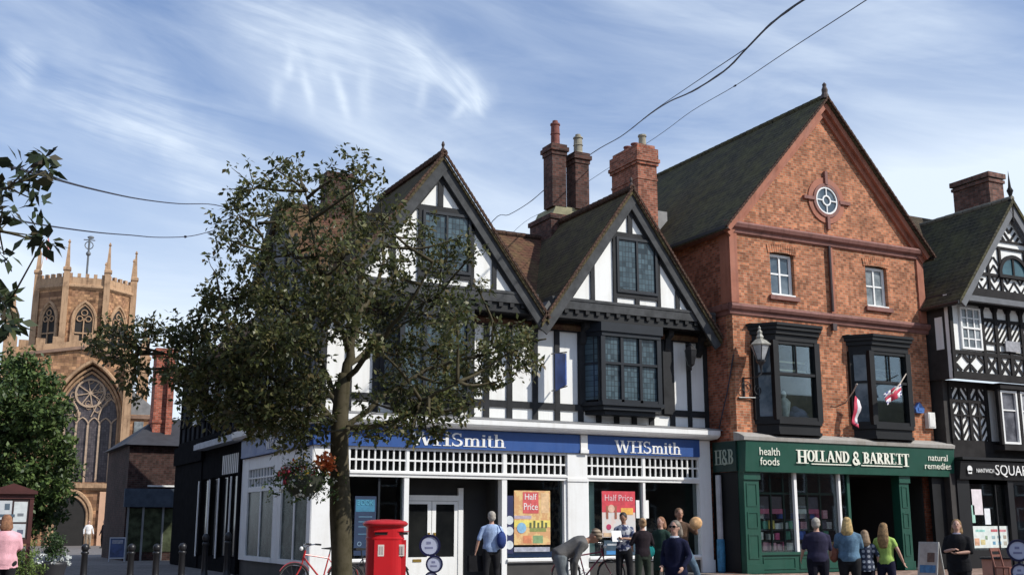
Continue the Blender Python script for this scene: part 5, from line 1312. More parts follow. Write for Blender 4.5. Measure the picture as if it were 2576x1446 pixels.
    m = MB(); m.tube([(cxt, cyt - 2, 22), (cxt, cyt - 2, 27.4)], .09, 6); m.ell((cxt, cyt - 2, 25.8), (.22, .22, .22)); m.torus((cxt, cyt - 2, 26.6), .35, .05, 12, 5); m.tube([(cxt - .5, cyt - 2, 27.1), (cxt + .5, cyt - 2, 27.1)], .05); m.ell((cxt + .1, cyt - 2, 27.35), (.3, .08, .16)); P(m, 'weathervane', plain('vane_grey', (.12, .13, .14), .5), tw)
    m = MB(); m.tube([(cxt - 4.0, cyt - 1.8, 23), (cxt - 3.5, cyt - 1.8, 27.6)], .06, 6); fp = P(m, 'flagpole', plain('pole_white', (.7, .68, .66), .5), tw)
    m = MB(); m.prism([(cxt - 3.55, 27.3), (cxt - 3.3, 26.3), (cxt - 3.5, 24.9), (cxt - 3.78, 25.6)], cyt - 1.84, cyt - 1.80); P(m, 'flag', plain('flag_pinkish', (.60, .20, .20), .7, .5, 2), fp)
    return B
church()

# ---------------------------------------------------------------- unseen terraces, added to darken window reflections and cut ambient sky light
def added_terraces():
    for nm, x0, x1, y0, y1, h_, lab in (('added_brick_terrace', -40, 95, -56, -46, 9.5, 'unseen brick terrace added behind the camera to darken window reflections'), ('added_lane_terrace', -22, -12, -46, 30, 9.0, 'unseen row of houses added across the lane to cut ambient light')):
        B = empty(nm, ((x0 + x1) / 2, (y0 + y1) / 2, 0), lab, 'building')
        w = MB(); w.box(x0, x1, y0, y1, 0, h_); w.build('wall', BRICK_D, B)
        r = MB(); r.prism([(y0 - .3, h_), (y1 + .3, h_), ((y0 + y1) / 2, h_ + 3)], x0, x1, axis='x') if x1 - x0 > 50 else r.prism([(x0 - .3, h_), (x1 + .3, h_), ((x0 + x1) / 2, h_ + 3)], y0, y1); r.build('roof', SLATE, B)
        if x1 - x0 > 50:
            for i in range(30):
                for z in (1.0, 4.0, 6.8): f = MB(); frame(f, x0 + 3 + i * 4.3, x0 + 4.4 + i * 4.3, z, z + 1.9, y1 + .08, .1, .06); f.build('window', WHITE, B)
added_terraces()

# ================================================================ foliage
def leaves(clumps, n_per, size, seed, droop=0.2, aspect=.5):
    """clumps: (centre, radius); returns verts, faces of leaf-shaped quads"""
    rg = np.random.default_rng(seed); V = []
    C_ = np.array([c for c, _ in clumps]); Rr = np.array([r for _, r in clumps])
    idx = np.repeat(np.arange(len(clumps)), n_per); n = len(idx)
    d = rg.normal(size=(n, 3)); d /= np.linalg.norm(d, axis=1)[:, None]
    p = C_[idx] + d * (Rr[idx] * rg.uniform(.25, 1.0, n) ** .7)[:, None]
    t = d * .6 + rg.normal(size=(n, 3)) * .6; t[:, 2] -= droop; t /= np.linalg.norm(t, axis=1)[:, None]
    nn = rg.normal(size=(n, 3)) * .55 + np.array([.15, -.2, .8]); s = np.cross(t, nn); s /= np.linalg.norm(s, axis=1)[:, None]
    L_ = size * rg.uniform(.65, 1.25, n)[:, None]; W_ = L_ * aspect * .5
    up = np.cross(s, t)
    a = p; b = p + t * L_ * .45 + s * W_ + up * L_ * .06; c = p + t * L_; e = p + t * L_ * .45 - s * W_ + up * L_ * .06
    v = np.stack([a, b, c, e], 1).reshape(-1, 3); f = np.arange(4 * n).reshape(-1, 4)
    return v, f
def leafmesh(name, m, parent, v, f):
    me = bpy.data.meshes.new(name); n = len(f)
    me.vertices.add(len(v)); me.vertices.foreach_set('co', (v - np.array(wloc(parent))).ravel())
    me.loops.add(4 * n); me.loops.foreach_set('vertex_index', f.ravel().astype(np.int32))
    me.polygons.add(n); me.polygons.foreach_set('loop_start', np.arange(0, 4 * n, 4, dtype=np.int32)); me.polygons.foreach_set('loop_total', np.full(n, 4, dtype=np.int32))
    me.update(); me.validate(); me.materials.append(m)
    o = bpy.data.objects.new(name, me); COL.objects.link(o); o.parent = parent; return o
BARK = worn('bark', (.082, .070, .044), .95, .7, .8, (.40, .42, .30), spec=.1, sc=6)
def smooth(pts, k=4):
    out = []
    P_ = [Vector(p) for p in pts]
    for i in range(len(P_) - 1):
        p0, p1, p2, p3 = P_[max(i - 1, 0)], P_[i], P_[i + 1], P_[min(i + 2, len(P_) - 1)]
        for j in range(k):
            t = j / k
            out.append(.5 * ((2 * p1) + (p2 - p0) * t + (2 * p0 - 5 * p1 + 4 * p2 - p3) * t * t + (3 * p1 - p0 - 3 * p2 + p3) * t ** 3))
    return out + [P_[-1]]
EXTRA = [(5.16, -13.71, 2.64, 0.17), (5.44, -13.95, 2.59, 0.15), (4.92, -13.58, 2.57, 0.15), (5.29, -13.87, 2.47, 0.11), (5.56, -14.01, 2.54, 0.08), (4.7, -13.53, 2.62, 0.12), (2.81, -11.29, 3.5, 0.23), (3.08, -11.88, 3.07, 0.33), (3.41, -11.83, 2.83, 0.23), (3.54, -12.57, 2.88, 0.32), (3.93, -12.66, 2.81, 0.37), (4.26, -12.94, 2.85, 0.32), (4.51, -12.85, 2.62, 0.17), (4.28, -12.5, 2.53, 0.16), (3.85, -11.83, 2.66, 0.17), (5.52, -13.6, 2.9, 0.24), (5.96, -13.6, 2.85, 0.2), (4.86, -13.48, 2.96, 0.17), (4.22, -13.37, 3.18, 0.24), (4.39, -13.68, 4.15, 0.30), (4.79, -13.78, 3.62, 0.18), (3.43, -12.28, 3.47, 0.35), (3.66, -13.31, 3.65, 0.38), (2.99, -11.61, 3.79, 0.26), (6.97, -13.45, 3.93, 0.23), (1.89, -10.25, 3.9, 0.12)]
LOBES = [(3.5, -12.55, 5.83, 0.37), (3.65, -13.16, 5.9, 0.28), (4.19, -12.39, 6.15, 0.3), (4.46, -13.46, 5.93, 0.33), (4.63, -13.88, 5.73, 0.28), (3.45, -11.94, 5.6, 0.36), (4.32, -10.57, 6.05, 0.45), (4.7, -11.14, 5.96, 0.5), (5.2, -11.51, 5.93, 0.55), (4.97, -13.46, 5.31, 0.39), (3.41, -11.49, 5.36, 0.29), (3.58, -12.45, 4.89, 0.44), (3.93, -13.08, 4.79, 0.53), (4.39, -13.62, 4.68, 0.57), (5.07, -13.53, 4.77, 0.48), (6.27, -11.55, 5.69, 0.39), (6.44, -12.06, 5.23, 0.39), (6.6, -12.27, 5.56, 0.22), (6.78, -12.44, 5.3, 0.22), (3.11, -12.36, 4.64, 0.24), (3.44, -12.24, 4.37, 0.4), (4.17, -11.54, 4.51, 0.58), (4.89, -11.48, 4.59, 0.6), (5.75, -11.47, 4.55, 0.56), (6.32, -11.77, 4.67, 0.61), (5.75, -14.15, 3.99, 0.38), (6.6, -12.94, 4.71, 0.16), (6.86, -12.93, 4.11, 0.27), (3.21, -11.48, 4.05, 0.41), (3.46, -12.71, 3.72, 0.53), (4.26, -12.14, 3.76, 0.51), (4.44, -13.71, 3.85, 0.23), (6.06, -11.36, 3.99, 0.45), (6.46, -11.93, 3.82, 0.56), (6.54, -13.09, 3.68, 0.42), (6.74, -13.78, 3.71, 0.35), (7.25, -13.25, 3.92, 0.20), (7.12, -13.39, 3.57, 0.26), (2.95, -11.24, 3.95, 0.31), (2.57, -10.94, 3.97, 0.31), (2.17, -11.22, 3.89, 0.31), (2.06, -10.43, 4.06, 0.19), (1.88, -11.2, 3.71, 0.1), (2.31, -11.16, 3.48, 0.26), (2.14, -10.86, 3.67, 0.16), (2.54, -10.47, 3.3, 0.16), (2.91, -12.11, 3.4, 0.3), (3.38, -11.85, 3.3, 0.46), (3.72, -12.81, 3.12, 0.49), (4.52, -11.68, 3.33, 0.32), (5.31, -13.41, 3.19, 0.34), (5.89, -13.38, 3.12, 0.35), (6.68, -12.54, 3.42, 0.32), (3.7, -12.37, 2.8, 0.3), (4.28, -11.84, 2.71, 0.26), (3.71, -10.51, 3.13, 0.22), (5.53, -14.07, 2.74, 0.19), (5.84, -14.23, 2.88, 0.19), (5.22, -13.54, 2.77, 0.15), (2.9, -11.09, 3.36, 0.13), (6.46, -13.87, 3.26, 0.17), (3.1, -11.92, 4.35, 0.2), (5.2, -13.72, 2.7, 0.1)] + EXTRA
LIMBS = {'stem': [(4.9, -12.37, 3.39), (4.99, -12.42, 3.93), (5.02, -12.55, 4.52), (4.98, -12.42, 5.33), (4.95, -12.28, 6.17)], 'l1': [(4.88, -12.36, 3.06), (4.71, -12.05, 3.52), (4.56, -11.63, 4.19), (4.21, -11.34, 4.9), (3.92, -10.96, 5.9)], 'l2': [(4.88, -12.36, 2.69), (4.5, -12.5, 3.03), (3.84, -12.72, 3.28), (3.34, -12.8, 3.6)], 'l2b': [(4.5, -12.5, 3.03), (3.8, -11.91, 3.16), (3.06, -11.3, 3.62), (2.34, -10.82, 3.86)], 'r1': [(4.91, -12.38, 3.33), (5.15, -12.95, 3.81), (5.36, -13.51, 4.27), (5.55, -13.84, 4.76)], 'r2': [(4.89, -12.37, 2.69), (5.41, -12.3, 3.1), (6.19, -12.26, 3.59), (7.05, -12.81, 3.86), (7.45, -13.36, 3.98)], 'r3': [(4.9, -12.38, 2.7), (5.31, -13.03, 2.76), (5.52, -13.59, 2.98), (5.84, -13.99, 3.21)], 'm1': [(4.95, -12.4, 3.77), (4.44, -13.04, 4.27), (4.17, -13.12, 4.97), (4.12, -12.87, 5.78)], 'm2': [(5.01, -12.43, 4.21), (5.6, -11.83, 5.06), (5.65, -11.63, 5.96)], 'm3': [(4.86, -12.35, 2.9), (4.93, -11.49, 3.32), (4.68, -10.68, 3.87), (4.15, -10.52, 4.69)], 'm4': [(4.91, -12.38, 3.5), (5.69, -11.66, 4.1), (6.46, -11.6, 4.59)]}
def street_tree():
    T = empty('street_tree', (4.94, -12.39, 0), 'broad small-leaved tree with straight bare trunk standing in front of the corner shop', 'tree')
    r = random.Random(11)
    m = MB()
    m.tube(smooth([(4.96, -12.39, 0), (4.95, -12.39, .5), (4.93, -12.38, 1.1), (4.88, -12.36, 2.06), (4.86, -12.35, 2.85), (4.90, -12.37, 3.45)]),
           [.215, .185, .165, .152, .146, .142, .140, .137, .136, .142, .146, .138, .130, .126, .122, .120, .115, .108, .10, .09, .078], 14)
    for k, pts in LIMBS.items():
        p = smooth(pts, 5); n = len(p); r0 = .070 if k == 'stem' else .044
        p = [q + Vector((r.uniform(-.02, .02), r.uniform(-.02, .02), r.uniform(-.02, .02))) for q in p]
        m.tube(p, [r0 * (1 - .75 * i / (n - 1)) for i in range(n)], 7)
    nodes = [(Vector(p)) for pts in LIMBS.values() for p in smooth(pts, 5)]
    clumps = []
    for x, y, z, rad in LOBES:
        c = Vector((x, y, z))
        near = min(nodes, key=lambda q: (q - c).length + (.6 if q.z > c.z + .1 else 0))
        mid = (near + c) / 2 + Vector((r.uniform(-.1, .1), r.uniform(-.1, .1), r.uniform(-.12, .05)))
        m.tube(smooth([near, mid, c], 3), [.028, .025, .022, .019, .016, .013, .010], 5)
        nb = max(6, int(((86 if x < 5.0 else 62) if z < 4.6 else 46) * (rad / .5) ** 2))
        for i in range(nb):
            d = Vector((r.gauss(0, 1), r.gauss(0, 1), r.gauss(0, 1))).normalized() * rad * r.uniform(.35, 1.12)
            q = c + d; clumps.append((tuple(q), r.uniform(.05, .105)))
            if i % 3 == 0: m.tube([c + d * .1, c + d * .6 + Vector((0, 0, r.uniform(-.03, .03))), q], [.009, .006, .003], 4)
    m.build('trunk', BARK, T, smooth=True)
    v, f = leaves(clumps, 11, .086, 5, .25, .54)
    leafmesh('crown', leafmat('leaf_olive', [(.040, .052, .016), (.072, .084, .026), (.12, .13, .044), (.052, .068, .028), (.18, .18, .075), (.12, .085, .03)], .38, .34), T, v, f)
street_tree()
def blob_tree(loc, name, label, lobes, trunk, size, per, cols, seed, cat='tree', dens=60, cr=(.10, .22), asp=.55, leafname=None, trans=.2, rt=.16):
    T = empty(name, loc, label, cat); r = random.Random(seed); m = MB(); clumps = []
    m.tube(smooth(trunk, 4), [rt * (1 - .6 * i / (4 * (len(trunk) - 1))) for i in range(4 * (len(trunk) - 1) + 1)], 9)
    tp = smooth(trunk, 4)
    for x, y, z, rad in lobes:
        c = Vector((x, y, z)); near = min(tp, key=lambda q: (q - c).length + (1 if q.z > c.z else 0))
        m.tube(smooth([near, (near + c) / 2 + Vector((0, 0, -.1 * rad)), c], 3), [rt * .35 * (1 - .12 * i) for i in range(7)], 5)
        for i in range(max(4, int(dens * rad * rad))):
            d = Vector((r.gauss(0, 1), r.gauss(0, 1), r.gauss(0, 1))).normalized() * rad * r.uniform(.3, 1.1)
            clumps.append((tuple(c + d), r.uniform(*cr)))
            if i % 4 == 0: m.tube([c, c + d], [rt * .07, rt * .02], 4)
    m.build('trunk', BARK, T, smooth=True)
    v, f = leaves(clumps, per, size, seed, .2, asp)
    leafmesh('crown', leafmat(leafname or name + '_leaf', cols, .45, trans), T, v, f); return T
T2 = [(2.75, 16.65, 6.87, 0.83), (2.2, 18.24, 6.74, 0.83), (3.42, 16.19, 6.29, 0.69), (2.54, 15.92, 5.65, 1.1), (3.58, 15.46, 5.1, 0.97), (4.05, 15.5, 4.15, 0.76), (3.0, 17.42, 4.52, 1.24), (2.16, 16.91, 4.74, 1.1), (2.03, 16.82, 3.34, 1.1), (3.13, 15.81, 3.04, 1.24), (4.29, 17.2, 3.26, 0.69), (3.76, 16.22, 2.11, 0.97), (2.87, 16.19, 1.96, 1.1), (4.27, 15.13, 2.5, 0.48), (2.0, 16.3, 1.96, 0.83), (4.4, 15.31, 3.6, 0.34)]
blob_tree((3.0, 16.6, 0), 'green_tree', 'dense green tree at the left edge in front of the church window', T2, [(3.0, 16.7, 0), (3.0, 16.6, 1.5), (2.9, 16.6, 3.2), (2.8, 16.8, 5.2), (2.7, 16.8, 6.6)], .19, 16,
          [(.034, .062, .020), (.060, .10, .030), (.095, .145, .042), (.14, .20, .058), (.048, .08, .026)], 21, dens=95, cr=(.10, .24), rt=.20)
OV = [(0.33, -21.3, 3.13, 0.055), (0.25, -21.64, 2.95, 0.086), (0.37, -21.11, 3.12, 0.069), (0.26, -20.87, 3.07, 0.095), (0.34, -20.87, 3.04, 0.078), (0.23, -21.01, 2.87, 0.086), (0.33, -20.85, 2.86, 0.086), (0.35, -21.71, 2.64, 0.038), (0.19, -21.39, 2.85, 0.069), (0.19, -20.77, 3.15, 0.069), (0.23, -20.97, 2.72, 0.06), (0.23, -21.3, 2.48, 0.052), (0.28, -20.84, 2.49, 0.045), (0.3, -21.14, 2.35, 0.04), (0.22, -21.4, 2.34, 0.078), (0.08, -21.42, 2.86, 0.138), (0.1, -21.2, 2.7, 0.138), (0.09, -21.47, 2.42, 0.155)]
def near_tree():
    T = empty('leafy_tree', (-.75, -20.6, 0), 'near tree whose dark leafy twigs reach in at the upper left edge', 'tree'); r = random.Random(8)
    m = MB(); m.tube(smooth([(-.75, -20.6, 0), (-.74, -20.62, 1.2), (-.70, -20.65, 2.2), (-.66, -20.7, 3.4), (-.7, -20.7, 4.4)], 3), [.11, .10, .10, .095, .09, .085, .08, .075, .07, .06, .05, .04, .03], 9)
    for pts in ([(-.72, -20.64, 1.9), (-.41, -20.66, 2.35), (-.03, -20.97, 2.50), (.26, -21.23, 2.44), (.31, -21.26, 2.33)], [(-.70, -20.65, 2.3), (-.06, -20.95, 2.85), (.19, -21.2, 2.78), (.33, -21.27, 2.74)], [(-.68, -20.68, 2.6), (-.03, -21.08, 2.94), (.21, -21.2, 2.99), (.33, -21.27, 3.11)],
                [(-.66, -20.7, 3.2), (-1.0, -20.6, 3.8), (-1.3, -20.5, 4.2)], [(-.68, -20.68, 2.9), (-1.1, -20.9, 3.3), (-1.5, -21.0, 3.5)]):
        p = smooth(pts, 4); m.tube(p, [.016 * (1 - .8 * i / (len(p) - 1)) for i in range(len(p))], 5)
    lim = [Vector(q) for q in ((.26, -21.23, 2.44), (.19, -21.2, 2.78), (.21, -21.2, 2.99), (-.03, -21.08, 2.94), (-.06, -20.95, 2.85))]
    cl = []
    for x, y, z, rad in OV:
        c = Vector((x, y, z)); q = min(lim, key=lambda a: (a - c).length); m.tube([q, c], [.005, .003], 4)
        for i in range(2 if rad < .1 else 4):
            d = Vector((r.gauss(0, 1), r.gauss(0, 1), r.gauss(0, 1))).normalized() * rad * .6; cl.append((tuple(c + d), .035))
    for c in ((-1.0, -20.6, 3.8), (-1.4, -20.5, 4.2), (-1.5, -21, 3.5), (-.7, -20.7, 4.4)):
        for i in range(26): cl.append((tuple(Vector(c) + Vector((r.gauss(0, .3), r.gauss(0, .3), r.gauss(0, .25)))), .06))
    m.build('trunk', BARK, T, smooth=True)
    v, f = leaves(cl, 8, .078, 3, .2, .55)
    leafmesh('crown', leafmat('leaf_dark', [(.014, .022, .010), (.025, .040, .016), (.045, .06, .02), (.05, .035, .02)], .45, .12), T, v, f)
near_tree()

# ---------------------------------------------------------------- low planting at the left
LEAFG = [(.10, .16, .03), (.16, .22, .05), (.07, .12, .03), (.20, .26, .07)]
def shrub(loc, name, label, rads, n, size, cols, seed, cat='shrub', mat=None):
    T = empty(name, loc, label, cat); r = random.Random(seed); cl = []
    m = MB()
    for i in range(n):
        d = Vector((r.gauss(0, 1), r.gauss(0, 1), r.gauss(0, 1))).normalized() * r.uniform(.2, 1); q = (loc[0] + d.x * rads[0], loc[1] + d.y * rads[1], loc[2] + rads[2] * (1 + d.z * .95) + .04)
        cl.append((q, .05)); 
        if i % 4 == 0: m.tube([(loc[0] + d.x * .05, loc[1] + d.y * .05, loc[2]), q], [.008, .003], 4)
    m.build('stems', BARK, T)
    v, f = leaves(cl, 9, size, seed); leafmesh('foliage', leafmat(mat or name + '_l%d' % seed, cols, .5, .25), T, v, f); return T
shrub((2.06, .40, 0), 'clipped_shrub', 'yellow-green shrub beside the woman in the pink top, taller of the two', (.38, .38, .58), 150, .07, LEAFG, 31)
shrub((1.95, -2.6, 0), 'low_shrub', 'low yellow-green shrub at the bottom left, in front of the taller one', (.35, .35, .42), 110, .06, LEAFG, 32)
def planter():
    x, y = 2.50, -.98
    T = empty('planter', (x, y, 0), 'dark round planter tub with a bushy plant and white flowers', 'planter')
    m = MB(); m.lathe([(.20, 0), (.24, .05), (.27, .45), (.31, .62), (.32, .68), (.28, .68), (.26, .60)], (x, y, 0), 20); m.build('tub', plain('tub_dark', (.022, .022, .025), .5), T, smooth=True)
    r = random.Random(4); cl = []; fl = []
    for i in range(120):
        d = Vector((r.gauss(0, 1), r.gauss(0, 1), r.gauss(0, 1))).normalized() * r.uniform(.3, 1); cl.append(((x + d.x * .30, y + d.y * .30, 1.0 + d.z * .34), .05))
    for i in range(40):
        a = r.uniform(0, 6.28); fl.append(((x + .34 * math.cos(a), y + .34 * math.sin(a), .72 + r.uniform(-.10, .12)), .03))
    v, f = leaves(cl, 9, .07, 2); leafmesh('foliage', leafmat('planter_leaf', [(.03, .06, .02), (.05, .09, .03), (.08, .12, .04)]), T, v, f)
    v, f = leaves(fl, 7, .05, 6, aspect=.9); leafmesh('flowers', leafmat('white_petals', [(.7, .72, .72), (.55, .6, .55), (.8, .8, .8)]), T, v, f)
planter()
def basket():
    x, y, z = 4.30, -12.62, 2.02
    T = empty('hanging_basket', (x, y, z), 'hanging flower basket left of the tree trunk with trailing leaves and orange blooms', 'hanging basket'); r = random.Random(9)
    m = MB(); m.lathe([(.02, -.24), (.14, -.21), (.24, -.08), (.27, .04), (.25, .04)], (x, y, z), 16); m.build('basket', plain('basket_wire', (.03, .035, .02), .8), T)
    m = MB(); m.tube([(4.84, -12.40, 2.78), (4.45, -12.62, 2.86), (x, y, 2.80)], .014)
    for k in range(3): a = k * 2.1; m.tube([(x, y, 2.80), (x + .25 * math.cos(a), y + .25 * math.sin(a), z + .04)], .004, 4)
    m.build('chains', METALB, T)
    def cl(n, c, s, rr=.04): return [((c[0] + r.gauss(0, s[0]), c[1] + r.gauss(0, s[1]), c[2] + r.gauss(0, s[2])), rr) for i in range(n)]
    v, f = leaves(cl(170, (x, y, z + .02), (.18, .15, .12)) + cl(30, (x - .1, y, z - .1), (.18, .1, .06)) + cl(25, (x + .22, y - .1, z - .05), (.10, .06, .1)), 8, .055, 4); leafmesh('foliage', leafmat('basket_leaf', [(.03, .06, .015), (.06, .11, .02), (.12, .17, .05), (.05, .05, .03)]), T, v, f)
    v, f = leaves(cl(26, (x + .27, y - .12, z + .20), (.06, .05, .08), .035), 10, .055, 5, aspect=.9); leafmesh('orange_blooms', leafmat('orange_petals', [(.75, .16, .04), (.80, .28, .10), (.6, .08, .03)]), T, v, f)
    v, f = leaves(cl(18, (x - .25, y - .05, z + .04), (.06, .04, .06), .025) + cl(9, (x, y - .1, z + .1), (.12, .05, .05), .02), 6, .04, 6, aspect=.9); leafmesh('red_blooms', leafmat('red_petals', [(.5, .03, .06), (.6, .08, .12)]), T, v, f)
    v, f = leaves(cl(34, (x + .02, y - .15, z - .02), (.18, .05, .09), .025), 6, .038, 7, aspect=.9); leafmesh('white_blooms', leafmat('cream_petals', [(.7, .66, .5), (.6, .6, .55)]), T, v, f)
    v, f = leaves(cl(22, (x - .02, y - .16, z + .10), (.14, .05, .07), .02), 5, .034, 8, aspect=.9); leafmesh('yellow_blooms', leafmat('yellow_petals', [(.75, .50, .06), (.8, .62, .15)]), T, v, f)
basket()

# ================================================================ street furniture
def face_cam(x, y, add=0.): return -math.atan2(x, y + 26.73) + add
def bollard(x, y, label, h=1.0, w=1.):
    T = empty('bollard', (x, y, 0), label, 'bollard', group='black bollards along the lane')
    m = MB(); m.lathe([(.11 * w, 0), (.11 * w, .14), (.085 * w, .17), (.07 * w, .3), (.062 * w, h * .74), (.08 * w, h * .76), (.08 * w, h * .80), (.055 * w, h * .82)], (x, y, 0), 12); m.build('post', METALB, T, smooth=True)
    m = MB(); m.lathe([(.055 * w, h * .82), (.078 * w, h * .87), (.082 * w, h * .93), (.05 * w, h * .985), (.0, h)], (x, y, 0), 12); m.build('cap', METALB, T, smooth=True)
for x, y, h, l in ((3.56, 2.41, 1.0, 'black bollard nearest the flower planter, standing alone before the church door'), (4.55, 1.89, 1.0, 'black bollard in front of the white-framed lane sign board'), (5.09, 1.61, 1.0, 'black bollard, third from the planter along the lane'),
                (5.64, 1.33, 1.02, 'black bollard, fourth from the planter, in front of the dark lane shop'), (6.68, 3.6, 1.22, 'taller black bollard left of the one beside the corner shop window'), (7.2, 3.33, 1.26, 'tallest black bollard, beside the corner shop side window')):
    bollard(x, y, l, h, 1.15)

def pillar_box():
    x, y = 7.42, -7.49; rz = face_cam(x, y) 
    T = empty('pillar_box', (x, y, 0), 'double-width bright red post box on the square in front of the white doors', 'post box', rz=rz + R(8))
    RED = plain('post_red', (.52, .012, .018), .32, .08, 2); RD = plain('post_red_cap', (.46, .014, .018), .35, .10, 3)
    def oval(a, b, z, n=36):   # stadium-like oval
        return [(math.copysign(abs(math.cos(t)) ** .62, math.cos(t)) * a, math.copysign(abs(math.sin(t)) ** .85, math.sin(t)) * b, z) for t in (2 * math.pi * k / n for k in range(n))]
    def loft(name, prof, m): mb = MB(); mb.loft([oval(a, b, z) for a, b, z in prof]); return mb.build(name, m, T, local=True, smooth=False)
    body = loft('body', [(.36, .24, .0), (.36, .24, .16), (.335, .22, .20), (.335, .22, 1.18), (.345, .23, 1.19), (.345, .23, 1.215), (.335, .22, 1.225), (.335, .22, 1.40), (.35, .235, 1.41)], RED)
    loft('cap', [(.35, .235, 1.41), (.385, .265, 1.425), (.405, .285, 1.45), (.405, .285, 1.47), (.39, .27, 1.48), (.37, .25, 1.505), (.25, .16, 1.53), (.02, .02, 1.54)], RD)
    loft('base', [(.375, .255, 0), (.375, .255, .13), (.36, .24, .15)], METALB)
    for x0, an in ((-.10, 0.0), (.27, 0.)):
        yb = -.235
        m = MB(); m.box(x0 - .11, x0 + .11, yb + (.01 if x0 < .2 else .045), -.15, 1.27, 1.315); m.build('posting_slot', plain('slot_black', (.012, .005, .006), .6), T, local=True)
        m = MB(); m.box(x0 - .13, x0 + .13, yb - .012 + (.0 if x0 < .2 else .04), -.15, 1.318, 1.335); m.build('slot_hood', RED, T, local=True)
        m = MB(); m.box(x0 - .055, x0 + .055, yb + (.0 if x0 < .2 else .045), -.15, .90, 1.10); pl = m.build('collection_plate', plain('plate_cream', (.72, .66, .60), .5, .1, 9), T, local=True)
        m = MB(); m.box(x0 - .036, x0 - .006, yb - .003 + (.0 if x0 < .2 else .045), -.2, .93, 1.07); m.box(x0 + .008, x0 + .036, yb - .003 + (.0 if x0 < .2 else .045), -.2, .93, 1.07); m.build('print', plain('print_grey', (.45, .36, .34), .6), pl, local=True)
    m = MB(); m.box(-.22, .08, -.232, -.2, .40, 1.18); m.box(.14, .36, -.16, -.1, .40, 1.18)
    m.build('doors', RED, T, local=True)
pillar_box()

def disc_sign(x, y, label, discs, base, rz, ring_=(.008, .010, .05), face=(.50, .53, .66)):
    T = empty('round_sign', (x, y, 0), label, 'pavement sign', rz=rz)
    RG = plain('ring_navy', ring_, .35, .1); FC = plain('disc_pale', face, .5, .10, 3)
    m = MB(); m.tube([(0, .02, .04), (0, .02, discs[0][1])], .03, 8); m.lathe([(.24, 0), (.25, .03), (.05, .06)], (0, .02, 0), 18); m.build('stand', RG, T, local=True)
    for dx, z, r_ in discs:
        m = MB(); m.ring((dx, 0, z), r_ * .80, r_, -.045, .045, 24); d = m.build('disc_rim', RG, T, local=True)
        m = MB(); m.ring((dx, 0, z), .001, r_ * .80, -.03, .03, 24); m.build('disc_face', FC, d, local=True)
        m = MB(); m.box(dx - r_ * .45, dx + r_ * .30, -.034, -.03, z - r_ * .30, z - r_ * .12); m.box(dx - r_ * .30, dx + r_ * .1, -.034, -.03, z + r_ * .12, z + r_ * .35); m.build('print', plain('print_violet', (.22, .23, .36), .6), d, local=True)
disc_sign(9.56, -4.66, 'stack of round navy-rimmed discs standing before the white double doors', [(-.04, 1.02, .225), (.06, .64, .18), (.0, .34, .15)], .1, face_cam(9.56, -4.66))
disc_sign(18.78, -11.7, 'round navy-rimmed white disc on a stand cut off by the right edge', [(.0, .96, .21), (0, .55, .17)], .1, face_cam(18.78, -11.7), face=(.62, .64, .68))

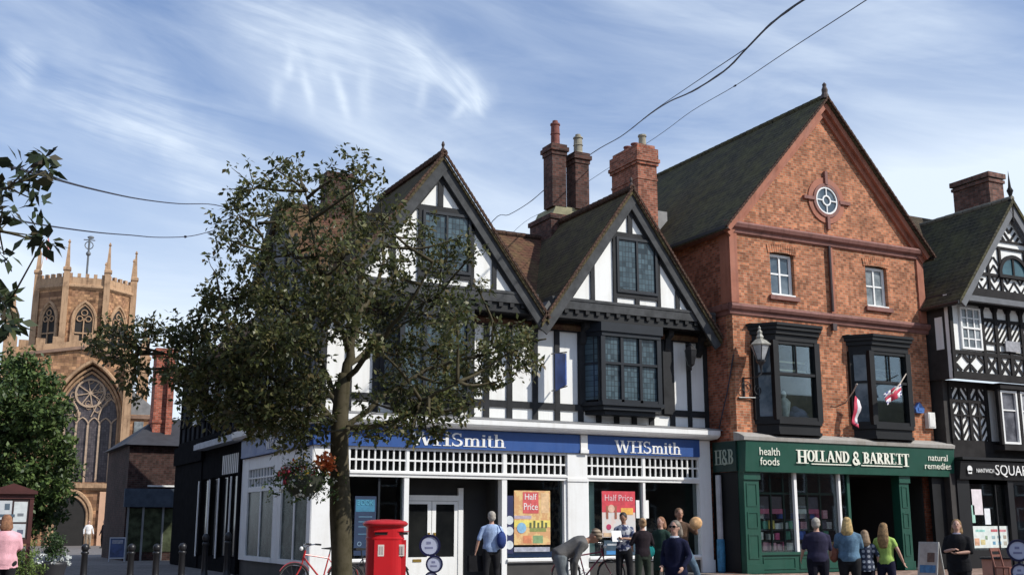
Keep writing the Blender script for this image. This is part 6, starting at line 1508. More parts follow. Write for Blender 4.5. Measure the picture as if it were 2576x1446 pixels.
def window_posters():
    def post(x0, x1, z0, z1, name, lab, bg, y=.07):
        b = empty('poster', ((x0 + x1) / 2, y, z0), lab, 'poster')
        m = MB(); m.box(x0, x1, y, y + .008, z0, z1); m.build('sheet', bg, b); return b
    def block(b, x0, x1, z0, z1, c, nm, y=.066, round_=False):
        m = MB()
        if round_: m.ring(((x0 + x1) / 2, y, (z0 + z1) / 2), .001, (x1 - x0) / 2, 0, .004, 16)
        else: m.box(x0, x1, y, y + .004, z0, z1)
        m.build(nm, plain('ink_%.2f_%.2f_%.2f' % c, c, .6, .25, 7), b)
    O = pattern('poster_orange', 'blotch', (.62, .34, .16), (.72, .50, .22), 5)
    b = post(13.98, 15.08, .92, 2.34, 'o', 'orange and yellow sale poster in the window right of the doors', O)
    block(b, 14.24, 14.72, 1.74, 2.30, (.62, .10, .10), 'red_block'); block(b, 13.98, 15.08, 1.38, 1.56, (.72, .60, .14), 'yellow_band')
    block(b, 14.06, 14.34, 1.22, 1.50, (.22, .42, .60), 'blue_disc', .060, True); block(b, 14.45, 14.95, 1.26, 1.36, (.25, .28, .08), 'bottles'); block(b, 14.25, 14.50, .96, 1.16, (.62, .22, .10), 'orange_block'); block(b, 14.55, 14.85, .96, 1.16, (.22, .34, .16), 'green_block')
    block(b, 13.98, 14.5, 1.60, 1.68, (.45, .36, .42), 'mauve_block'); block(b, 14.80, 15.04, 1.75, 2.28, (.72, .48, .26), 'tan_block')
    for i in range(5): block(b, 14.44 + i * .12, 14.50 + i * .12, 1.36, 1.50 + .05 * (i % 2), (.10, .12, .05), 'bottle', .062)
    text('Half', 'lettering', WHITE, b, (14.48, .064, 2.18), .16, width=.36, depth=.004); text('Price', 'lettering', WHITE, b, (14.48, .064, 1.92), .18, width=.42, depth=.004)
    m = MB(); m.box(13.98, 15.06, .066, .074, .74, .86); top(m, 'price_strip', plain('strip_grey', (.35, .36, .42), .5, .3, 9), (14.5, .07, .74), 'grey strip beneath the orange and yellow poster', 'sign')
    m = MB(); m.box(13.74, 15.40, .13, .15, .60, .74); top(m, 'window_band', NAVY, (14.5, .14, .6), 'navy band along the foot of the window with the orange poster', 'sign')
    # pale discs on navy beside it
    N2 = plain('navy_panel', (.015, .02, .08), .5)
    b = empty('disc_panel', (13.85, .07, .7), 'narrow navy panel with round pale discs at the left of the orange poster', 'poster')
    m = MB(); m.box(13.73, 13.96, .075, .085, .70, 2.20); m.build('sheet', N2, b)
    for z, rr in ((1.56, .115), (1.28, .115), (.92, .115)):
        m = MB(); m.ring((13.845, .07, z), .001, rr, 0, .004, 18); m.build('disc', plain('disc_grey', (.58, .62, .64), .5, .15, 6), b)
    # red poster
    RP = plain('poster_red', (.60, .05, .07), .5, .15, 3)
    b = post(16.73, 17.83, 1.10, 2.36, 'r', 'tall red poster with a face in the window right of the white pilaster', pattern('poster_pale', 'blotch', (.62, .60, .58), (.68, .55, .50), 4))
    block(b, 16.73, 17.83, 1.78, 2.36, (.58, .05, .07), 'red_field'); block(b, 16.92, 17.14, 1.74, 2.02, (.62, .40, .30), 'face', .060, True); block(b, 16.86, 16.93, 1.6, 1.96, (.30, .10, .06), 'hair', .061); block(b, 17.14, 17.21, 1.6, 1.96, (.30, .10, .06), 'hair', .061)
    block(b, 17.35, 17.75, 1.72, 1.90, (.75, .40, .08), 'flames', .061); block(b, 16.86, 17.02, 1.30, 1.46, (.42, .03, .10), 'rose', .062, True); block(b, 16.76, 17.80, 1.12, 1.22, (.60, .42, .26), 'caption', .061)
    text('Half Price', 'lettering', plain('pink_ink', (.75, .50, .52), .6), b, (17.28, .060, 2.18), .17, width=.92, depth=.004)
    b = post(16.78, 17.80, .62, 1.02, 'b', 'dark blue notice low in the window under the red poster', plain('notice_navy', (.03, .06, .09), .5, .3, 5))
    block(b, 16.85, 17.45, .64, .74, (.04, .20, .45), 'blue_block'); block(b, 16.88, 17.30, .88, .93, (.40, .42, .44), 'white_line')
    for x0, lab in ((17.86, 'small white paper taped left of the thin window post'), (18.16, 'small white paper taped right of the thin window post')):
        m = MB(); m.box(x0, x0 + .13, .07, .076, 1.62, 2.12); top(m, 'paper', WHITE, (x0 + .06, .07, 1.62), lab, 'notice')
    m = MB(); m.box(19.30, 19.44, .068, .076, 1.70, 1.9); 
    # dark blue poster left of the doors
    b = post(9.52, 10.08, .70, 2.14, 'd', 'tall dark blue poster in the shop window beside the tree trunk', plain('poster_navy', (.012, .03, .075), .5, .3, 3))
    block(b, 9.54, 10.04, 1.76, 2.06, (.03, .16, .26), 'teal_block')
    text('BOOK', 'lettering', plain('teal_ink', (.08, .32, .44), .6), b, (9.79, .060, 1.98), .12, width=.42, depth=.004)
    for z in (1.62, 1.50, 1.38, 1.2): block(b, 9.62, 9.98, z, z + .03, (.06, .14, .22), 'text_line')
    m = MB(); m.ring((9.66, .066, .98), .04, .055, 0, .004, 14); m.build('ring_mark', plain('ink_pale', (.2, .3, .4), .6), b)
window_posters()

def a_board(x, y, rz, label, h=.95, w=.55, face=None, fr=None, prints=()):
    T = empty('sandwich_board', (x, y, 0), label, 'sandwich board', rz=rz)
    s = .22
    for k, sg in enumerate((-1, 1)):
        M = Matrix.Translation((0, sg * .01, h)) @ Matrix.Rotation(sg * math.atan2(s, h), 4, 'X')
        m = MB(); t = .035
        m.box(-w / 2, -w / 2 + t, -.012, .012, -h, 0); m.box(w / 2 - t, w / 2, -.012, .012, -h, 0); m.box(-w / 2 + t, w / 2 - t, -.012, .012, -.04, 0); m.box(-w / 2 + t, w / 2 - t, -.012, .012, -h + .12, -h + .16)
        m.xf(M); m.build('frame', fr, T, local=True)
        m = MB(); m.box(-w / 2 + t, w / 2 - t, -.006, .006, -h + .16, -.04); m.xf(M); p = m.build('panel', face, T, local=True)
        if sg < 0:
            for i, (a, b, c, d, col) in enumerate(prints):
                m = MB(); m.box(a, b, -.011 - .0006 * i, -.006, c - h, d - h); m.xf(M); m.build('print', plain('ab_%.2f_%.2f_%.2f' % col, col, .6, .35, 12), p, local=True)
a_board(6.94, 20.37, face_cam(6.94, 20.37), 'white-framed sign board with blue picture before the small brick shop', .95, .60, plain('ab_blue', (.05, .08, .20), .5, .5, 5), plain('ab_white', (.55, .57, .62), .5), [(-.2, .2, .70, .85, (.35, .36, .42))])
a_board(23.55, -5.15, face_cam(23.55, -5.15, R(-28)), 'grey-framed sandwich board with blue foot in the green shop doorway', 1.0, .55, plain('ab_cream', (.40, .36, .32), .6, .2, 4), plain('ab_grey', (.40, .40, .38), .5), [(-.22, .22, .20, .40, (.06, .17, .32)), (-.02, .18, .48, .72, (.12, .07, .05))])

def notice_board():
    x, y = 1.69, -.56; rz = face_cam(x, y)
    T = empty('notice_board', (x, y, 0), 'maroon framed notice board with white posters behind the pink top', 'notice board', rz=rz)
    W_ = plain('maroon_wood', (.07, .018, .015), .6, .25, 4)
    m = MB()
    for sx in (-.40, .36): m.box(sx - .04, sx + .04, -.04, .04, 0, 2.1)
    m.box(-.44, .40, -.05, .05, 1.05, 1.14); m.box(-.44, .40, -.05, .05, 1.98, 2.08); m.prism([(-.5, 2.08), (.46, 2.08), (.46, 2.14), (-.02, 2.30), (-.5, 2.14)], -.12, .10); m.build('frame', W_, T, local=True)
    m = MB(); m.box(-.36, .32, -.02, .02, 1.14, 1.98); m.build('panel', plain('cork_dark', (.05, .03, .03), .8), T, local=True)
    for a, b, c, d, col in ((-.30, -.02, 1.55, 1.94, (.55, .58, .60)), (.02, .28, 1.50, 1.92, (.62, .66, .66)), (-.3, .28, 1.18, 1.46, (.58, .62, .64)), (-.16, -.06, 1.75, 1.88, (.10, .14, .18)), (-.25, .05, 1.60, 1.66, (.08, .12, .16)), (.1, .22, 1.62, 1.68, (.2, .22, .24)), (.12, .24, 1.25, 1.34, (.12, .14, .2))):
        m = MB(); big = (b - a) * (d - c) > .05; m.box(a, b, -.028 - (0 if big else .003), -.02, c, d); m.build('leaflet', plain('lf_%.2f%.2f' % (a, c), col, .6, .12, 12), T, local=True)
notice_board()

def bicycle(x, y, rz, label, col, basket_=False):
    T = empty('bicycle', (x, y, 0), label, 'bicycle', rz=rz)
    P = plain('bike_%s' % label[:6], col, .3, .1); TY = plain('tyre', (.012, .012, .012), .8); CH = plain('chrome', (.45, .45, .46), .25, .1, 5, metal=.9)
    for xw in (-.52, .54):
        m = MB(); m.torus((xw, 0, .34), .325, .018, 28, 6); w = m.build('wheel', TY, T, local=True, smooth=True)
        m = MB(); m.torus((xw, 0, .34), .300, .008, 28, 5)
        for k in range(14): a = k * math.pi / 7; m.tube([(xw, .02 * (-1) ** k, .34), (xw + .3 * math.cos(a), 0, .34 + .3 * math.sin(a))], .0018, 3)
        m.tube([(xw, -.04, .34), (xw, .04, .34)], .02, 8); m.build('rim', CH, w, local=True)
    m = MB()
    for a, b, r_ in (((-.52, 0, .34), (-.08, 0, .30), .012), ((-.08, 0, .30), (-.22, 0, .84), .016), ((-.52, 0, .34), (-.20, 0, .76), .010), ((-.08, 0, .30), (.34, 0, .78), .019), ((-.20, 0, .76), (.32, 0, .84), .016), ((.31, 0, .92), (.36, 0, .72), .021)): m.tube([a, b], r_, 8)
    m.build('frame', P, T, local=True)
    m = MB(); m.tube(smooth([(.35, 0, .74), (.41, 0, .56), (.54, 0, .34)]), .014, 7); m.build('fork', P, T, local=True)
    m = MB(); m.tube([(.31, 0, .90), (.29, 0, 1.0)], .013); m.tube(smooth([(.16, -.29, 1.05), (.26, -.24, 1.04), (.31, -.08, 1.0), (.31, .08, 1.0), (.26, .24, 1.04), (.16, .29, 1.05)]), .012, 7); h = m.build('handlebar', CH, T, local=True)
    for s_ in (-1, 1): m = MB(); m.tube([(.20, s_ * .27, 1.05), (.08, s_ * .31, 1.04)], .019, 8); m.build('grip', TY, h, local=True)
    m = MB(); m.ell((.40, 0, .96), (.04, .04, .045)); m.build('lamp', plain('lamp_white', (.75, .75, .72), .3), T, local=True)
    m = MB(); m.tube([(-.22, 0, .84), (-.235, 0, .93)], .012); m.prism([(-.38, .93), (-.38, .98), (-.30, .99), (-.05, .965), (-.05, .95), (-.25, .93)], -.035, .035); m.prism([(-.38, .935), (-.38, .975), (-.28, .98), (-.26, .94)], -.08, .08); m.build('saddle', TY, T, local=True)
    m = MB(); m.torus((-.08, .05, .30), .085, .008, 16, 4); m.tube([(-.08, .05, .30), (-.02, .09, .18), (.02, .13, .17)], .01); m.tube([(-.08, -.05, .30), (-.14, -.09, .42), (-.18, -.13, .43)], .01); m.build('crank', CH, T, local=True)
    for xw, a0, a1 in ((-.52, 20, 170), (.54, 30, 150)):
        m = MB(); m.ring((xw, 0, .34), .350, .358, -.025, .025, 12, R(a0), R(a1)); m.build('mudguard', P, T, local=True)
    if basket_:
        m = MB(); m.loft([[(cx_ + sx * a, sy * b, z) for sx, sy in ((-1, -1), (1, -1), (1, 1), (-1, 1))] for a, b, z, cx_ in ((.09, .12, .78, .48), (.13, .17, 1.02, .50))]); m.build('basket', plain('wicker', (.30, .20, .10), .8), T, local=True)
bicycle(7.45, -3.65, face_cam(7.4, -3.6) + R(200), 'red bicycle leaning by the tree trunk with black saddle', (.50, .03, .03))
bicycle(8.25, -4.6, face_cam(8.2, -4.6) + R(25), 'dark bicycle with wicker basket between the trunk and the post box', (.03, .03, .035), True)
bicycle(13.55, -4.4, face_cam(13.5, -4.4) + R(15), 'maroon bicycle at the feet of the group before the red poster', (.14, .01, .03))

def cafe_bits():
    T = empty('wooden_counter', (23.45, -7.3, 0), 'salmon wooden box counter with dark top outside the cafe window', 'counter', rz=face_cam(23.4, -7.3))
    m = MB(); m.box(-.33, .33, -.2, .2, .05, .62); m.build('cabinet', plain('salmon_wood', (.52, .25, .17), .6, .15, 5), T, local=True)
    m = MB(); m.box(-.37, .37, -.24, .24, .62, .67); m.build('counter_top', METALB, T, local=True)
    m = MB(); m.box(-.09, -.03, -.21, -.2, .2, .55); m.build('slot', METALB, T, local=True)
    T = empty('wooden_chair', (23.05, -7.9, 0), 'reddish wooden chair tilted beside the salmon counter', 'chair', rz=face_cam(23, -7.9, R(60)))
    W_ = plain('chair_wood', (.20, .07, .045), .5, .2, 6)
    m = MB(); m.box(-.21, .21, -.2, .2, .43, .46); m.build('seat', W_, T, local=True)
    m = MB(); m.bar((-.19, .18, .46), (-.19, .27, .90), .035, .03, (1, 0, 0)); m.bar((.19, .18, .46), (.19, .27, .90), .035, .03, (1, 0, 0)); m.bar((-.17, .26, .86), (.17, .26, .86), .08, .02); m.bar((-.17, .235, .72), (.17, .235, .72), .05, .02); m.build('backrest', W_, T, local=True)
    for sx in (-.18, .18):
        for sy in (-.17, .17): m = MB(); m.bar((sx, sy, 0), (sx, sy, .43), .035, .035); m.build('leg', W_, T, local=True)
cafe_bits()

# ================================================================ overhead cables
def cable(pts, r_, label, name='festoon_cable', bulbs=(), dbl=None, group='festoon cables over the square'):
    p = smooth(pts, 5); rr = random.Random(len(pts))
    T = empty(name, p[0], label, 'cable', group=group)
    m = MB(); m.tube(p, r_, 6); m.build('wire', plain('wire_black', (.03, .03, .045), .6), T)
    if dbl:
        q = [v + Vector((dbl * math.sin(i * 1.1), dbl * math.cos(i * .9), dbl * .6 * math.sin(i * .7))) for i, v in enumerate(p)]
        m = MB(); m.tube(q, r_ * .7, 5); m.build('twisted_wire', plain('wire_black', (.03, .03, .045), .6), T)
    for i in bulbs:
        m = MB(); a = p[i]; b = p[i + 1]; m.tube([a, a.lerp(b, .18)], [r_ * 3.2, r_ * 2.0], 7); m.build('connector', plain('wire_black', (.03, .03, .045), .6), T)
cable([(9.31, -18.04, 7.93), (9.97, -16.13, 8.42), (10.59, -14.76, 8.78), (11.25, -13.42, 9.07), (12.17, -11.64, 9.5), (14.1, -8.13, 10.73), (15.75, -5.05, 11.88), (17.42, -1.97, 12.96), (19.35, 1.53, 14.15), (20.96, 5.2, 15.05), (22.18, 9.08, 15.81), (22.67, 13.33, 15.74), (23.26, 16.41, 15.82), (23.37, 18.6, 15.82), (23.59, 20.74, 16.08), (24.0, 26, 14.5)], .016, 'thick twisted dark cable running from the top edge down to the big red chimney', dbl=.012)
cable([(10.53, -17.55, 8.36), (11.5, -15.8, 8.92), (13.91, -11.42, 10.34), (16.26, -7.0, 11.69), (18.37, -2.47, 12.96), (20.36, 2.14, 13.97), (22.16, 9.09, 14.75), (23.57, 15.12, 15.25), (24.17, 19.31, 15.41), (24.6, 26, 14)], .008, 'thin straight wire right of the thick twisted cable with one small connector', bulbs=(15,))
cable([(11.32, -13.34, 9.12), (12.61, -10.74, 9.93), (14.99, -6.34, 11.44), (17.36, -1.94, 12.93), (19.35, 1.53, 14.16)], .008, 'thin second strand bowed just above the thick twisted cable')
cable([(-.5, -20.5, 3.3), (0.09, -18.89, 3.8), (0.27, -17.85, 4.1), (0.85, -14.78, 4.94), (1.72, -10.72, 6.04), (3.03, -5.77, 7.39), (4.62, -0.96, 8.76), (6.44, 3.73, 10.19), (8.4, 8.5, 11.4)], .013, 'upper of the two sagging wires left of the tree, above the church tower')
cable([(-.2, -18, 3.6), (0.42, -14.55, 4.53), (0.81, -11.38, 5.3), (1.49, -8.35, 6.03), (2.42, -5.45, 6.74), (3.53, -1.52, 7.74), (4.77, 2.34, 8.73), (6.29, 6.06, 9.81), (7.77, 9.8, 11.07), (8.6, 12, 11.9)], .013, 'lower of the two sagging wires left of the tree, crossing the tower weathervane', bulbs=(34,))
cable([(20.56, -.35, 4.2), (20.50, -.6, 4.6), (20.54, -.85, 5.3), (20.58, -1.0, 5.9), (20.60, -1.1, 6.3)], .02, 'black cable climbing the shaded side wall between the two shops', 'wall_cable', group=None)

# ================================================================ people
def fuse(mb, name, m, parent, voxel=.014, sm=4):
    """one continuous skin over overlapping volumes"""
    o = mb.build('tmp', m, None); md = o.modifiers.new('r', 'REMESH'); md.mode = 'VOXEL'; md.voxel_size = voxel
    s = o.modifiers.new('s', 'SMOOTH'); s.factor = .5; s.iterations = sm
    bpy.context.view_layer.update()
    me = bpy.data.meshes.new_from_object(o.evaluated_get(bpy.context.evaluated_depsgraph_get())); me.name = name
    old = o.data; bpy.data.objects.remove(o); bpy.data.meshes.remove(old)
    me.materials.clear(); me.materials.append(m); me.polygons.foreach_set('use_smooth', [True] * len(me.polygons))
    n = bpy.data.objects.new(name, me); COL.objects.link(n); n.parent = parent; return n
SKIN = plain('skin', (.50, .29, .21), .55, .08, 6)
def person(x, y, label, h, rz, top_m=None, leg_m=None, hair_m=None, hair='short', lean=0., nod=0., turn=0., arms=None, stance=.10, sleeve=1., skin=None, feet=None, legs=None, skirt=None, coat=0., width=1., top_hem=.93, glasses=False, face=False, shoes=METALB, collar=None):
    skin = skin or SKIN
    T = empty('person', (x, y, 0), label, 'person', rz=rz)
    s = h / 1.72; w = width
    RL = Matrix.Translation((0, 0, .95)) @ Matrix.Rotation(-lean, 4, 'X') @ Matrix.Translation((0, 0, -.95))
    RH = RL @ Matrix.Translation((0, 0, 1.50)) @ Matrix.Rotation(-nod, 4, 'X') @ Matrix.Rotation(turn, 4, 'Z') @ Matrix.Translation((0, 0, -1.50))
    U = lambda *p: RL @ Vector(p)
    Hd = lambda *p: RH @ Vector(p)
    S = Matrix.Scale(s, 4)
    arms = arms or [((.27, -.03, 1.16), (.30, .06, .90)), ((-.27, -.03, 1.16), (-.30, .06, .90))]
    legs = legs or [((stance + .02, .03, .50), (stance + .03, -.02, .08)), ((-stance - .02, .0, .50), (-stance - .03, .02, .08))]
    side = (1, 0, 0)
    def torso(mb, g=0., z0=.86, zt=1.46):
        prof = [(.86, .155, .105), (.95, .165, .115), (1.05, .145, .10), (1.18, .155, .11), (1.29, .172, .115), (1.36, .150, .105), (1.415, .105, .085), (1.455, .070, .065)]
        pr = [(z, a, b) for z, a, b in prof if z0 - .01 <= z <= zt + .01]
        mb.tube([U(0, -.01 * (z > 1.2), z) if z > .95 else Vector((0, 0, z)) for z, a, b in pr], [(a + g) * w for z, a, b in pr], 16, rb=[(b + g) * w for z, a, b in pr], side=side, ball=False)
    def arm(mb, k, g=0., frac=1.):
        sg = 1 if k == 0 else -1; e, hnd = arms[k]; sh = U(sg * .170 * w, -.01, 1.355); el = U(*e); wr = U(*hnd)
        pts = [U(sg * .10 * w, -.01, 1.375), sh, sh.lerp(el, .5), el, el.lerp(wr, .5), wr]; r_ = [.055, .052, .045, .038, .034, .026]
        n = 6 if frac >= .99 else (4 if frac > .45 else 3)
        mb.tube(pts[:n], [v + g for v in r_[:n]], 10, ball=True)
        return el, wr
    def leg(mb, k, g=0., frac=1.):
        sg = 1 if k == 0 else -1; kn, an = (Vector(q) for q in legs[k]); hp = Vector((sg * .085 * w, 0, .90))
        pts = [hp, hp.lerp(kn, .35), kn, kn.lerp(an, .35), an]; r_ = [.095 * w, .085 * w, .058, .054, .036]
        mb.tube(pts, [v + g for v in r_], 12, ball=True)
    # body
    b = MB(); torso(b, 0, .86, 1.46)
    b.tube([U(0, -.01, 1.40), Hd(0, -.005, 1.50), Hd(0, .0, 1.56)], [.060, .052, .052], 10)
    def he(c, r, n=14, m_=10, mbx=None):
        mbx = mbx or b; t = MB(); t.ell((0, 0, 0), r, n, m_); t.xf(Matrix.Translation(Hd(*c)) @ RH.to_3x3().to_4x4()); mbx.add(t.v, t.f)
    he((0, 0, 1.615), (.074, .092, .108)); he((0, .022, 1.555), (.052, .066, .055))
    t = MB(); t.add([Hd(*p) for p in ((-.014, .085, 1.59), (.014, .085, 1.59), (0, .112, 1.592), (0, .086, 1.64))], [(0, 1, 2), (0, 2, 3), (1, 3, 2), (0, 3, 1)]); b.add(t.v, t.f)
    for sg in (-1, 1): he((sg * .076, -.005, 1.60), (.012, .022, .032), 8, 6)
    for k in (0, 1):
        el, wr = arm(b, k); d = (wr - el).normalized(); sg = 1 if k == 0 else -1
        up = Vector((0, 1, 0)); up = (up - d * up.dot(d)); up = up.normalized() if up.length > .1 else Vector((1, 0, 0)); lat = d.cross(up).normalized()
        palm = wr + d * .055
        b.tube([wr, wr + d * .03, palm, wr + d * .09], [.022, .026, .030, .028], 8, rb=[.018, .018, .018, .016], side=up)
        for i in range(4):
            o = up * (.024 - i * .016); ln = (.070, .080, .075, .058)[i]
            b.tube([wr + d * .08 + o, wr + d * (.08 + ln * .5) + o + lat * .010, wr + d * (.08 + ln * .9) + o + lat * .028], [.0095, .009, .008], 6, ball=True)
        b.tube([wr + d * .03 + up * .022, wr + d * .06 + up * .045 + lat * .01, wr + d * .085 + up * .05 + lat * .02], [.011, .010, .009], 6, ball=True)
    for k in (0, 1):
        leg(b, k); an = Vector(legs[k][1]); b.tube([an + Vector((0, -.04, -.035)), an + Vector((0, .05, -.045)), an + Vector((0, .15, -.055))], [.036, .040, .028], 8, rb=[.036, .03, .02], side=side, ball=True)
    b.xf(S); fuse(b, 'body', skin, T, .0105 * s, 3)
    # clothes
    if top_m:
        c = MB(); torso(c, .022, top_hem if top_hem in (.86, .95) else .86, 1.45)
        for k in (0, 1):
            if sleeve > 0: arm(c, k, .014, sleeve)
        if coat: c.tube([Vector((0, 0, .98)), Vector((0, 0, .80)), Vector((0, -.01, .95 - coat))], [.19 * w, .20 * w, .21 * w], 16, rb=[.145, .15, .16], side=side)
        c.xf(S); fuse(c, 'top', top_m, T, .016 * s, 4)
    if leg_m:
        c = MB(); c.tube([Vector((0, 0, .99)), Vector((0, 0, .90)), Vector((0, 0, .80))], [.162 * w, .172 * w, .155 * w], 14, rb=[.12, .13, .115], side=side)
        for k in (0, 1): leg(c, k, .016)
        c.xf(S); fuse(c, 'trousers', leg_m, T, .016 * s, 3)
    if skirt:
        c = MB(); c.tube([Vector((0, 0, 1.0)), Vector((0, 0, .85)), Vector((0, 0, skirt[1]))], [.15 * w, .19 * w, .24 * w], 16, rb=[.11, .15, .19], side=side); c.xf(S); fuse(c, 'skirt', skirt[0], T, .018 * s, 3)
    for k in (0, 1):
        an = Vector(legs[k][1]); c = MB(); c.tube([an + Vector((0, -.045, -.03)), an + Vector((0, .05, -.04)), an + Vector((0, .16, -.052))], [.042, .047, .036], 10, rb=[.048, .038, .026], side=side, ball=True)
        c.xf(S); c.build('shoe', shoes, T, local=True, smooth=True)
    if collar:
        c = MB(); c.tube([U(0, .0, 1.40), U(0, .01, 1.44), U(0, .01, 1.475)], [.115, .09, .068], 12, rb=[.09, .08, .068], side=side); c.xf(S); c.build('collar', collar, T, local=True, smooth=True)
    # hair
    if hair_m:
        c = MB()
        he((0, -.026, 1.650), (.090, .098, .090), mbx=c); he((0, -.048, 1.595), (.088, .070, .082), mbx=c)
        if hair in ('long', 'bob', 'verylong'):
            zb = {'bob': 1.50, 'long': 1.38, 'verylong': 1.22}[hair]
            pr = [Hd(0, -.045, 1.66), Hd(0, -.07, 1.58), Hd(0, -.075, 1.50) if zb > 1.45 else U(0, -.095, 1.48), U(0, -.125, (zb + 1.48) / 2), U(0, -.13, zb)]
            if hair == 'bob': pr = pr[:3]
            c.tube(pr, [.090, .104, .118, .125, .085][:len(pr)], 12, rb=[.065, .075, .075, .050, .03][:len(pr)], side=side, ball=True)
        if hair == 'bun': he((0, -.11, 1.66), (.04, .04, .04), 8, 6, c)
        c.xf(S); fuse(c, 'hair', hair_m, T, .012 * s, 2)
    if hair == 'cap':
        pass
    if face:
        for sg in (-1, 1):
            c = MB()
            t_ = MB(); t_.ell((0, 0, 0), (.012, .006, .007), 8, 6); t_.xf(Matrix.Translation(Hd(sg * .030, .084, 1.622)) @ RH.to_3x3().to_4x4()); t_.xf(S); t_.build('eye', plain('eye_dark', (.03, .02, .015), .3), T, local=True, smooth=True)
        t_ = MB(); t_.ell((0, 0, 0), (.022, .006, .006), 8, 6); t_.xf(Matrix.Translation(Hd(0, .086, 1.560)) @ RH.to_3x3().to_4x4()); t_.xf(S); t_.build('mouth', plain('lips', (.35, .10, .09), .5), T, local=True, smooth=True)
    if glasses:
        c = MB()
        for sg in (-1, 1):
            t_ = MB(); t_.ell((0, 0, 0), (.032, .008, .023), 10, 6); t_.xf(Matrix.Translation(Hd(sg * .036, .092, 1.620)) @ RH.to_3x3().to_4x4()); c.add(t_.v, t_.f)
            c.tube([Hd(sg * .066, .088, 1.625), Hd(sg * .082, .0, 1.620)], .004, 5)
        c.tube([Hd(-.01, .098, 1.625), Hd(.01, .098, 1.625)], .004, 5); c.xf(S); c.build('sunglasses', plain('lens_black', (.01, .01, .012), .15), T, local=True)
    def pos(*p): return T.matrix_basis @ (S @ U(*p))
    T_loc = Matrix.Translation((x, y, 0)) @ Matrix.Rotation(rz, 4, 'Z')
    return T, (lambda *p: T_loc @ (S @ U(*p))), (lambda *p: T_loc @ (S @ Hd(*p)))
def away(x, y, d=0.): return -math.atan2(x, y + 26.73) + R(d)
CL = lambda n, c, v=.22, sc=7: plain(n, c, .9, v + .1, sc, bmp=.9, spec=.15)
H_GREY = plain('hair_grey', (.42, .38, .32), .7, .35, 22, bmp=1); H_BLOND = plain('hair_blond', (.50, .34, .13), .6, .5, 22, bmp=1); H_BROWN = plain('hair_brown', (.14, .075, .035), .6, .3, 30)
H_DARK = plain('hair_dark', (.025, .018, .014), .6, .3, 30); H_RED = plain('hair_auburn', (.30, .14, .07), .6, .45, 22, bmp=1); H_GOLD = plain('hair_golden', (.26, .15, .055), .6, .6, 18, bmp=1)
SK2 = plain('skin_tan', (.36, .19, .12), .55, .08, 6)
HANG = [((.26, -.02, 1.15), (.30, .10, .90)), ((-.26, -.02, 1.15), (-.30, .10, .90))]
# woman in pink, far left, seen from behind
T, P_, _ = person(1.26, -5.98, 'person in a loose pink top seen from behind at the left edge', 1.60, away(1.26, -5.98, 6), CL('pink_cloth', (.78, .42, .47), .08), CL('black_cloth', (.02, .02, .022)), H_RED, 'bob', arms=[((.27, .02, 1.15), (.20, .22, 1.05)), ((-.27, .02, 1.15), (-.20, .22, 1.05))], sleeve=.9, width=1.28, coat=.12)
# man in blue shirt by the doors
T, P_, _ = person(11.12, -4.34, 'person in a pale blue shirt with a navy shoulder bag facing the white doors', 1.72, away(11.12, -4.34, 8), CL('shirt_blue', (.36, .47, .68), .15), CL('black_cloth', (.02, .02, .022)), H_GREY, 'short', arms=[((.27, .0, 1.17), (.22, .20, 1.05)), ((-.28, -.03, 1.14), (-.34, .02, .88))], sleeve=.9, width=1.08)
p = P_(.20, -.16, 1.12); m = MB(); m.ell(p, (.11, .08, .19), 12, 8); m.tube([P_(.14, -.10, 1.44), P_(.20, -.20, 1.28), p], .012); top(m, 'shoulder_bag', CL('navy_bag', (.035, .06, .20)), p, 'navy bag hanging on the shoulder of the person in the blue shirt', 'bag', smooth=True)
p = P_(-.36, .05, .62); m = MB(); m.box(p.x - .16, p.x + .16, p.y - .06, p.y + .06, p.z - .17, p.z + .17); m.tube([p + Vector((-.08, 0, .17)), p + Vector((-.06, 0, .27)), p + Vector((.06, 0, .27)), p + Vector((.08, 0, .17))], .010)
top(m, 'briefcase', CL('case_black', (.012, .012, .014)), p - Vector((0, 0, .17)), 'black case held by the person in the blue shirt', 'bag')
# man bending forward, grey hoodie, brown striped cap
T, P_, Hq = person(9.62, -9.95, 'person in a grey hooded top and striped woollen hat bending low to the right', 1.74, away(9.7, -9.9, -84), CL('hoodie_grey', (.13, .125, .12), .2), CL('jeans_grey', (.16, .18, .19), .3), None, 'none', lean=R(66), nod=R(-8), arms=[((.22, .20, 1.12), (.14, .42, 1.02)), ((-.22, .20, 1.12), (-.14, .42, 1.02))],
                 stance=.14, sleeve=1., width=1.1, skin=SK2, legs=[((.12, .06, .50), (.14, -.05, .08)), ((-.12, .12, .50), (-.13, .22, .08))])
c = Hq(0, -.015, 1.66); m = MB(); t_ = MB(); t_.ell((0, 0, 0), (.098, .115, .085), 14, 10); t_.xf(Matrix.Translation(c) @ Matrix.Rotation(away(9.7, -9.9, -84), 4, 'Z') @ Matrix.Rotation(-R(58), 4, 'X')); m.add(t_.v, t_.f)
o = m.build('woollen_hat', pattern('hat_knit', 'stripes', (.11, .075, .045), (.34, .26, .18), 5), T, smooth=True)
R_ = Matrix.Rotation(-T.rotation_euler.z, 4, 'Z') @ Matrix.Translation(-Vector(T.location)); o.location = (0, 0, 0); o.data.transform(Matrix.Translation(Vector(T.location))); o.data.transform(R_)
